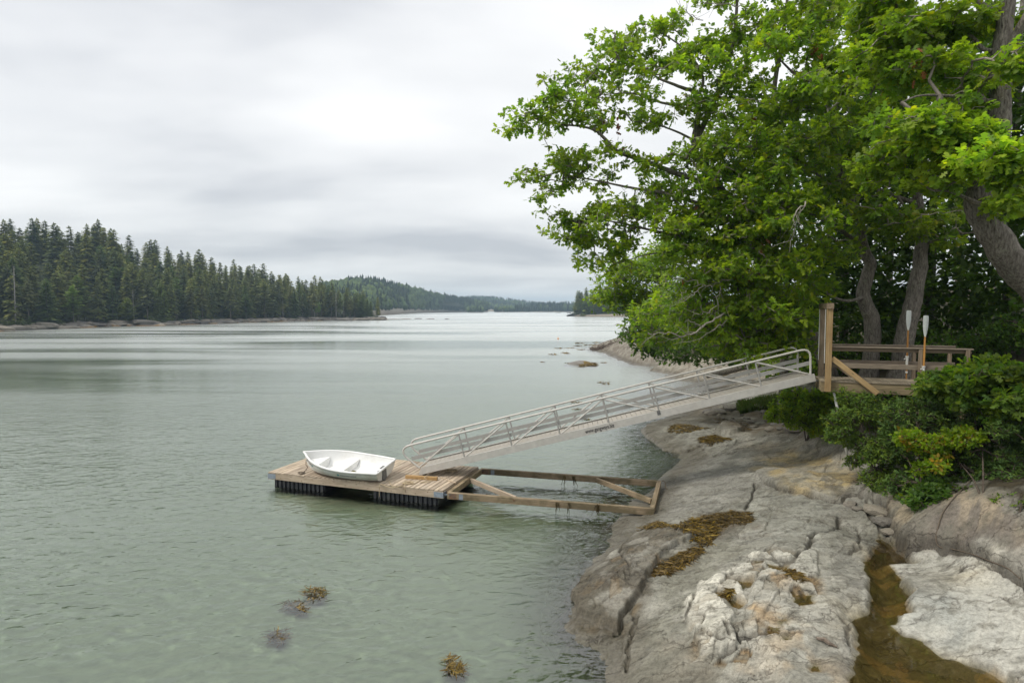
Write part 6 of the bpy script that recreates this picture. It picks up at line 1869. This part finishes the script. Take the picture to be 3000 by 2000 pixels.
def round_tree(seed, H=9, Rr=3.2, cols=((.075, .115, .022), (.060, .100, .022), (.095, .135, .022)), n=1500, z0=.25, ls=.42):
    r_ = np.random.default_rng(seed)
    cl = unit(r_.normal(0, 1, (26, 3)))*np.array([Rr*.72, Rr*.72, H*(1-z0)*.40])*r_.uniform(.5, 1, (26, 1)) + np.array([0, 0, H*(z0+(1-z0)*.5)])
    k = r_.integers(0, 26, n); P = cl[k] + unit(r_.normal(0, 1, (n, 3)))*np.array([1, 1, .62])*Rr*.36*r_.uniform(.5, 1, (n, 1))
    tone = r_.uniform(.75, 1.25, 26)
    c = np.array(cols)[r_.integers(0, 3, n)]*tone[k][:, None]*r_.uniform(.75, 1.25, (n, 1))
    V, F, cc = leaves_mesh(P, unit(r_.normal(0, 1, (n, 3))), unit(r_.normal(0, .6, (n, 3))+np.array([0, 0, 1])), ls*r_.uniform(.6, 1.3, n), c, SMALL)
    cm = np_mesh('crown', V, F, M_CONIF, cc)
    mb = MB(); mb.tube([(0, 0, -.4), (.1, 0, H*.3), (0, .1, H*.75)], [.17, .12, .03], 6)
    for q in range(6):
        mb.tube([(0, 0, H*(.25+.06*q)), tuple(cl[q]*.9)], [.06, .015], 4, False)
    return cm, mb.mesh('trunk', M_CTRUNK, True)
KIND = {k: [conifer(k, 100+17*i+j) for j in range(n)] for i, (k, n) in enumerate((('spruce', 6), ('fir', 4), ('pine', 3), ('cedar', 2), ('snag', 3), ('thin', 4)))}
LIME = ((.150, .235, .045), (.125, .205, .045), (.175, .255, .045)); OLIVE = ((.175, .215, .035), (.150, .190, .035), (.195, .230, .040)); PALE = ((.140, .165, .060), (.120, .150, .055), (.160, .180, .065))
KIND['lime_pine'] = [conifer('pine', 501, LIME), conifer('pine', 502, PALE), conifer('pine', 503, OLIVE)]
KIND['lime_cedar'] = [conifer('cedar', 504, OLIVE), conifer('cedar', 505, OLIVE)]
KIND['lime_round'] = [round_tree(506, cols=LIME), round_tree(507, cols=LIME)]
KIND['round'] = [round_tree(300+j) for j in range(3)]
KIND['bush'] = [round_tree(320+j, 2.2, 1.7, ((.060, .090, .022), (.050, .078, .022), (.085, .110, .026)), 420, .02, .30) for j in range(2)]
NAMES = {'spruce': 'spruce_tree', 'fir': 'fir_tree', 'pine': 'pine_tree', 'cedar': 'cedar_tree', 'snag': 'dead_tree', 'thin': 'spruce_tree', 'round': 'maple_tree', 'bush': 'shore_bush', 'lime_pine': 'pine_tree', 'lime_cedar': 'cedar_tree', 'lime_round': 'maple_tree'}
CATS = {'snag': 'dead tree', 'bush': 'shrub'}
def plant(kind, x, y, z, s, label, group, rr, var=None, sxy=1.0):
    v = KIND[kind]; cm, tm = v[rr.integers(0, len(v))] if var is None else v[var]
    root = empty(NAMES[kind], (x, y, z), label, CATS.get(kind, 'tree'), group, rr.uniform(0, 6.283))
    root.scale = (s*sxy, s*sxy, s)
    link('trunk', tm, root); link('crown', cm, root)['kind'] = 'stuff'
    return root
# ================================================================== left shore
SHORE = [(-260,995),(-120,978),(0,969),(149,964),(357,955),(461,954),(550,951),(634,948),(760,944),(898,940),(1000,938),(1090,936.5),(1136,936)]
SW = np.array([at_z(a, b, 0)[:2] for a, b in SHORE])
seg = np.concatenate([[0], np.cumsum(np.linalg.norm(np.diff(SW, axis=0), axis=1))])
SLEN = seg[-1]
def shore_at(s):
    return np.array([np.interp(s, seg, SW[:, 0]), np.interp(s, seg, SW[:, 1])])
def inland(s):
    a, b = shore_at(max(0, s-8)), shore_at(min(SLEN, s+8)); t = unit(b-a); return np.array([-t[1], t[0]])
px_s = np.interp(np.linspace(0, SLEN, 200), seg, [a for a, b in SHORE])
def s_of_px(px): return float(np.interp(px, [a for a, b in SHORE], seg))
# ridge height above the water by position along the shore
RIDGE = [(-260,28),(0,27),(180,26),(300,24.5),(420,22.5),(520,20),(600,18),(700,18),(800,17),(880,14),(950,10),(1010,6),(1136,3)]
def ridge(s): return float(np.interp(s, [s_of_px(a) for a, h in RIDGE], [h for a, h in RIDGE]))
def left_z(s, d):
    return np.minimum(1.7, .55+.10*d)*sstep(-.5, 2.2, d) + ridge(s)*sstep(6, 62, d)*(1-.35*sstep(70, 140, d)) - .9*(d < 0)*np.minimum(1, -d/4)
ss = np.linspace(0, SLEN, 240); dd_ = np.concatenate([np.linspace(-5, 8, 20)[:-1], np.linspace(8, 140, 26)])
V = []; 
for s in ss:
    p = shore_at(s); nrm_ = inland(s)
    for d in dd_:
        q = p + nrm_*d
        V.append((q[0], q[1], float(left_z(s, np.array(float(d)))), d))
V = np.array(V); _d = V[:, 3]; V = V[:, :3].copy()
V[:, 2] += sstep(-4, 0, _d)*(1-sstep(6, 12, _d))*2.4*(fbm(V[:, 0]*.28, V[:, 1]*.28, 4, 5)-.42)
nr_, nc_ = len(ss), len(dd_)
idx = np.arange(nr_*nc_).reshape(nr_, nc_); F = np.stack([idx[:-1,:-1], idx[1:,:-1], idx[1:,1:], idx[:-1,1:]], -1).reshape(-1, 4)
cc = np.empty((len(V), 3)); cc[:] = (.19, .175, .16)
zv = V[:, 2]; nz = fbm(V[:, 0]*.3, V[:, 1]*.3, 4, 12); dcol = np.tile(dd_, nr_)
cc[:] = (.145, .132, .12); cc[(nz > .57)] = (.27, .245, .205); cc[nz < .47] = (.075, .068, .062)
cc[(zv < .22)] = (.20, .11, .02)
k = dcol > 7; cc[k] = (.040, .052, .024)
tag(link('far_shore', np_mesh('far_shore', V, F, M_ROCK, cc, True, {'wet': np.zeros(len(V))})), kind='structure')
# boulders along its waterline
BSM = [stone_mesh(s, M_FARROCK) for s in range(20, 26)]
rb = np.random.default_rng(5)
for k in range(130):
    s = rb.uniform(s_of_px(-10), s_of_px(1140)); d = rb.uniform(-.5, 4.5); q = shore_at(s)+inland(s)*d
    sc_ = rb.uniform(.6, 2.0)*(1.4 if k % 6 == 0 else 1)
    o = link('boulder', BSM[k % 6], None, (q[0], q[1], float(left_z(s, np.array(d)))+sc_*.05)); o.scale = (sc_*1.9, sc_*1.2, sc_*.55)
    t_ = inland(s); o.rotation_euler = (rb.uniform(-.1, .1), rb.uniform(-.1, .1), math.atan2(t_[1], t_[0])+math.pi/2+rb.normal(0, .3))
    tag(o, 'grey boulder at the waterline below the far spruce wood', 'boulder', 'boulders along the far shore')
# the wood itself
rt = np.random.default_rng(77)
def ldepth(s, d):
    q = shore_at(s)+inland(s)*d; return q
GW_ = 'trees of the far shore wood'
placed = []
SPL = {'spruce': 'dark green spruce in the close wood on the far shore', 'fir': 'dense dark fir in the close wood on the far shore', 'thin': 'spruce with a long bare trunk in the far shore wood', 'pine': 'open-branched pine in the far shore wood', 'round': 'light green broadleaf tree in the far shore wood', 'snag': 'silvery dead spruce standing in the far shore wood', 'cedar': 'yellowish cedar at the edge of the far shore wood', 'bush': 'low green bush on the rocks of the far shore'}
s0, s1 = s_of_px(-250), s_of_px(1130)
for d, step, hs in ((6, 5.0, .80), (10.5, 4.8, .95), (16, 5.2, 1.0), (23, 5.6, 1.0), (31, 5.6, 1.0), (41, 5.8, 1.0), (52, 5.8, 1.0), (62, 5.4, 1.0), (72, 5.4, 1.0)):
    s = s0 + rt.uniform(0, step)
    while s < s1:
        dj = d + rt.normal(0, 1.6); q = ldepth(s, dj)
        tipf = 1 - .25*sstep(s_of_px(1000), s_of_px(1130), s)
        u = rt.random()
        if d < 10: kind = 'thin' if u < .34 else 'fir' if u < .62 else 'spruce' if u < .84 else 'snag' if u < .92 else 'pine'
        elif d < 20: kind = 'spruce' if u < .5 else 'thin' if u < .75 else 'fir' if u < .92 else 'pine'
        else: kind = 'spruce' if u < .62 else 'fir' if u < .82 else 'pine' if u < .90 else 'thin'
        if not (s > s_of_px(1040) and d > 40) and proj(np.array([q[0], q[1], 10.0]))[0] > -70:
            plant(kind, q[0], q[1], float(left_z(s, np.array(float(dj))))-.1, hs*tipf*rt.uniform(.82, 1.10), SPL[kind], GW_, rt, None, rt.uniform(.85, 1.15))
        s += step*rt.uniform(.7, 1.35)
def special(kind, px, d, h, label, var=0, sxy=1.0):
    s = s_of_px(px); q = ldepth(s, d)
    # keep the asked direction: slide along the shore until it projects to px
    for _ in range(12):
        u, v = proj(np.array([q[0], q[1], 3.0])); s += (px-u)*.06; q = ldepth(s, d)
    me_h = max(v.co.z for v in KIND[kind][var][0].vertices)
    return plant(kind, q[0], q[1], float(left_z(s, np.array(float(d))))-.1, h/me_h, label, None, rt, var, sxy)
special('lime_pine', 215, 3.5, 12.5, 'bright green young pine at the edge of the far wood', 0, 1.1)
special('lime_cedar', 375, 3.5, 9.0, 'yellow-green cedar beside a leaning bare stem on the far shore', 0, 1.2)
special('lime_cedar', 352, 4.0, 6.5, 'smaller yellow-green cedar next to the larger cedar', 1, 1.2)
special('snag', 45, 5, 17, 'tall silvery dead spruce on the far shore', 0)
special('lime_pine', 775, 4, 17.5, 'tall sparse pine with level branches on the far shore', 1, 1.05)
special('thin', 560, 5, 13, 'flat-topped pale green spruce on bare twin stems', 0, 1.2)
special('lime_round', 930, 4.5, 8.5, 'light green spreading maple near the end of the far wood', 0, 1.0)
special('snag', 985, 4, 14, 'brownish dead spruce near the tip of the far wood', 1)
special('lime_pine', 997, 3.5, 13, 'yellow-green slender pine near the tip of the far wood', 2, .6)
special('fir', 85, 3, 3.2, 'small bright fir among the far shore rocks', 1, 1.2)
for px, d in ((8, 30), (25, 36), (40, 27), (55, 42), (70, 33), (88, 40), (100, 29), (18, 48), (48, 52), (80, 50), (5, 20), (32, 22), (62, 24)):
    special('spruce', px, d, rt.uniform(15, 18), SPL['spruce'], int(rt.integers(0, 6)), 1.05)['group'] = GW_
for px in (450, 475, 500, 530, 560, 585, 20, 60, 120):
    special('bush', px, 3.5+rt.uniform(-.5, 1.2), rt.uniform(1.6, 2.6), SPL['bush'], int(rt.integers(0, 2)), 1.3)['group'] = 'bushes on the far shore'
# ================================================================== distant land
def loft(name, cols, mat_c, steps=(0, .06, .3, .6, .85, 1.0, 1.3)):
    """cols: (px, y_shore, ridge_px_y_of_bare_ground, D_ridge): land rising from the waterline to a ridge and falling behind"""
    V = []
    for (px, ys, yr, Dr) in cols:
        a = at_z(px, ys, 0); r1 = at_d(px, yr, Dr)
        for t in steps:
            if t <= 1:
                p = a*(1-t)+r1*t; z = max(r1[2], 1.0)*(t**.85) + (1.2 if 0 < t < .2 else 0)*min(1, r1[2]/6)
            else:
                p = a*(1-t)+r1*t; z = max(r1[2], 1.0)*.55
            V.append((p[0], p[1], z-.3 if t == 0 else z))
    V = np.array(V); n, m_ = len(cols), len(steps); idx = np.arange(n*m_).reshape(n, m_)
    F = np.stack([idx[:-1,:-1], idx[1:,:-1], idx[1:,1:], idx[:-1,1:]], -1).reshape(-1, 4)
    cc = np.empty((len(V), 3)); cc[:] = (.05, .06, .035)
    for j in range(m_):
        if steps[j] < .05: cc[j::m_] = (.20, .16, .11)
        elif steps[j] < .1: cc[j::m_] = (.36, .32, .27)
    tag(link(name, np_mesh(name, V, F, M_ROCK, cc, True, {'wet': np.zeros(len(V))})), kind='structure')
    return V.reshape(n, m_, 3)
def wood_on(name, label, G, n, seed, hgt=(9, 15), mix=.6, t0=.08, bias=1.0, dark=1.0):
    """one mass of distant trees on a lofted hill"""
    r_ = np.random.default_rng(seed); nC, nS = G.shape[:2]
    V = []; F = []; Cc = []
    u = r_.uniform(0, nC-1.001, n); t = r_.uniform(0, 1, n)**bias*(nS-2-1)+1
    pat = fbm(G[u.astype(int), t.astype(int), 0]*.012, G[u.astype(int), t.astype(int), 1]*.012, 3, seed)
    Vs = []; Fs = []; Cs = []; off = 0
    nsd = 6; an = np.arange(nsd)*2*math.pi/nsd
    for i in range(n):
        a, b = int(u[i]), int(t[i]); fu, ft = u[i]-a, t[i]-b
        p = (G[a, b]*(1-fu)+G[a+1, b]*fu)*(1-ft)+(G[a, b+1]*(1-fu)+G[a+1, b+1]*fu)*ft
        patch = pat[i]
        h = r_.uniform(*hgt)
        if patch*.8+r_.random()*.4 < mix:     # conifer
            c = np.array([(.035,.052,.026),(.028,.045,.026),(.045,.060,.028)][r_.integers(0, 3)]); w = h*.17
            prof = [(0, .5), (.12, 1.0), (.42, .62), (.45, .78), (.72, .30), (.75, .40), (1.0, .02)]
        else:
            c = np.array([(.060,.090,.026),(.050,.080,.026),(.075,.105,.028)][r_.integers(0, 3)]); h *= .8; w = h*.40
            prof = [(0, .3), (.2, .85), (.45, 1.0), (.7, .85), (.88, .5), (1.0, .05)]
        c = c*r_.uniform(.75, 1.25)*dark
        ring = []
        for hz, wr in prof:
            jit = 1+r_.normal(0, .22, nsd)
            ring.append(np.stack([p[0]+np.cos(an+hz*2)*w*wr*jit, p[1]+np.sin(an+hz*2)*w*wr*jit, p[2]+h*hz+r_.normal(0, h*.02, nsd)], -1))
        v = np.concatenate(ring); m_ = len(prof)
        ii = np.arange(m_*nsd).reshape(m_, nsd); f = np.stack([ii[:-1], np.roll(ii, -1, 1)[:-1], np.roll(ii, -1, 1)[1:], ii[1:]], -1).reshape(-1, 4)
        Vs.append(v); Fs.append(f+off); off += len(v)
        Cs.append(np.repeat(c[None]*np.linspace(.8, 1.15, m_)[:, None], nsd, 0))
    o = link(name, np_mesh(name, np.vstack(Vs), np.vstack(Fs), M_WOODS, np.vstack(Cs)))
    return tag(o, label, 'wood', kind='stuff')
G1 = loft('hills', [(820,936,905,520),(900,932,880,600),(960,930,850,660),(1020,928,839,720),(1060,926,836,760),(1103,924,839,790),(1150,921,845,840),(1200,918,857,900),(1240,916,865,960),(1300,914.5,878,1050),(1340,914,885,1100),(1390,914,892,1150),(1430,914,900,1150)], None)
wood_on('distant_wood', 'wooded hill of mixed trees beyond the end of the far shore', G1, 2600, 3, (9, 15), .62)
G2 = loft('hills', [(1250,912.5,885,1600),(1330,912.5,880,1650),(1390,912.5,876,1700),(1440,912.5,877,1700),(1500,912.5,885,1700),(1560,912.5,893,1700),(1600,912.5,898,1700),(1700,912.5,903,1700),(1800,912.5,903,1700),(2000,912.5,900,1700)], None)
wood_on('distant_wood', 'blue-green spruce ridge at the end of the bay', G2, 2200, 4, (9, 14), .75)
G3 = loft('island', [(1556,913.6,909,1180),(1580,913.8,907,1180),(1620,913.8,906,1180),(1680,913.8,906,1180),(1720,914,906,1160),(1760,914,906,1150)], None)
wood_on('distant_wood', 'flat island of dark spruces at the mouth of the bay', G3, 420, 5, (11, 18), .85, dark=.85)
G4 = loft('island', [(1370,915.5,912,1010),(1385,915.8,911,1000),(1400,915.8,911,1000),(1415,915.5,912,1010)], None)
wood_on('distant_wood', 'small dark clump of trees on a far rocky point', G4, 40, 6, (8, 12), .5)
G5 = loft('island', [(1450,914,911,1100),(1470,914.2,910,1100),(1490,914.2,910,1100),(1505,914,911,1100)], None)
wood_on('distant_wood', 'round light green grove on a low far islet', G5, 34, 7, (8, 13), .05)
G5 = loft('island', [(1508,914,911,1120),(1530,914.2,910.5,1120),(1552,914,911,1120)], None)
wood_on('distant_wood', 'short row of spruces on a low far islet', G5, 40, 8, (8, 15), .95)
# pale rock rims of the far shore
for i, (px, py, w_) in enumerate([(1395,915.8,32),(1512,914.3,12),(1555,914,10),(1340,914.8,14),(1640,914.2,16),(1600,914.2,14),(1660,914.2,10),(1470,914.4,12)]):
    q = at_z(px, py, 0); s = w_*q[1]/1750
    o = link('rock_ledge', BSM[i % 6], None, (q[0], q[1]-2, .3)); o.scale = (s*.7, 4, 1.6)
    tag(o, 'pale bare ledge on the distant shore', 'ledge', 'pale ledges on the distant shore')
# right-hand far point with its own trees
G6 = loft('headland', [(1660,925.5,923.5,470),(1690,926.3,915,500),(1720,927,910,520),(1780,927.5,905,530),(1840,928,900,540),(1920,929,895,550),(2050,931,890,560)], None)
rt2 = np.random.default_rng(8)
for i in range(64):
    u = rt2.uniform(.9, 5.9); a = int(u); f = u-a; t = rt2.uniform(.12, 1.0) if i > 20 else rt2.uniform(.06, .2)
    P_ = (G6[a]*(1-f)+G6[a+1]*f); k = np.interp(t, (0, .06, .3, .6, .85, 1.0), range(6)); b = int(min(k, 4)); q = P_[b]*(1-(k-b))+P_[b+1]*(k-b)
    kind = 'round' if (i < 16 and rt2.random() < .6) else ('spruce' if rt2.random() < .6 else 'fir')
    plant(kind, q[0], q[1], q[2]-.2, rt2.uniform(.85, 1.2)*(1.25 if kind == 'round' else 1.0), 'tall dark conifer on the far right-hand point' if kind != 'round' else 'rounded green tree fringing the far right-hand point', 'trees of the right-hand point', rt2)
# two white boats moored far off
for i, (px, py, l) in enumerate(((1635, 916.5, 7), (1668, 917.5, 5.5))):
    q = at_z(px, py, 0); root = empty('moored_boat', tuple(q), ['white motor boat moored far out before the islands', 'dark open skiff moored near the right-hand point'][i], 'boat')
    mb = MB(); mb.add([(-l/2,-1,0),(l*.25,-1,0),(l/2,0,.2),(l*.25,1,0),(-l/2,1,0),(-l/2,-1.1,.9),(l*.25,-1.1,1.0),(l*.55,0,1.3),(l*.25,1.1,1.0),(-l/2,1.1,.9)], [(4,3,2,1,0),(5,6,7,8,9),(0,1,6,5),(1,2,7,6),(2,3,8,7),(3,4,9,8),(4,0,5,9)])
    mb.obj('hull', M_WHITEP if i == 0 else M_GREYPAD, root)
    if i == 0:
        mb = MB(); mb.box((-l*.1, -.8, .95), (l*.2, .8, 2.2)); mb.obj('cabin', M_WHITEP, root)
    else:
        mb = MB(); mb.box((-l*.52, -.25, .4), (-l*.45, .25, 1.3)); mb.obj('outboard_motor', M_GREYPAD, root)
# spit of rock off the end of the far wood
for i, (px, py, w_) in enumerate([(1150,935.5,30),(1190,935,24),(1225,934,16),(1260,935,18),(1310,935,10),(1110,937,30),(1060,938.5,30),(1010,939.5,30)]):
    q = at_z(px, py, 0); s = w_*q[1]/1750
    o = link('rock_ledge', BSM[i % 6], None, (q[0], q[1], -.1 if i < 5 else .2)); o.scale = (s*.9, 2.5, .8 if i < 5 else 1.6)
    tag(o, 'low rocky spit off the tip of the far wood' if i < 5 else 'pale ledge at the tip of the far wood', 'ledge', 'ledges off the far wood')

# ================================================================== the air over the bay
mb = MB(); mb.box((-3250, -75, -5.7), (3250, 4250, 80))
hm = bpy.data.materials.new('sea_haze'); hm.use_nodes = True
ht = hm.node_tree
for n_ in list(ht.nodes): ht.nodes.remove(n_)
ho = N(ht, 'ShaderNodeOutputMaterial'); hv = N(ht, 'ShaderNodeVolumePrincipled')
hv.inputs['Color'].default_value = (.60, .82, 1.0, 1); hv.inputs['Density'].default_value = 0.00030; hv.inputs['Anisotropy'].default_value = 0.2
L(ht, hv.outputs[0], ho.inputs['Volume'])
tag(mb.obj('haze', hm), 'thin pale sea haze over the bay', 'haze', kind='stuff')
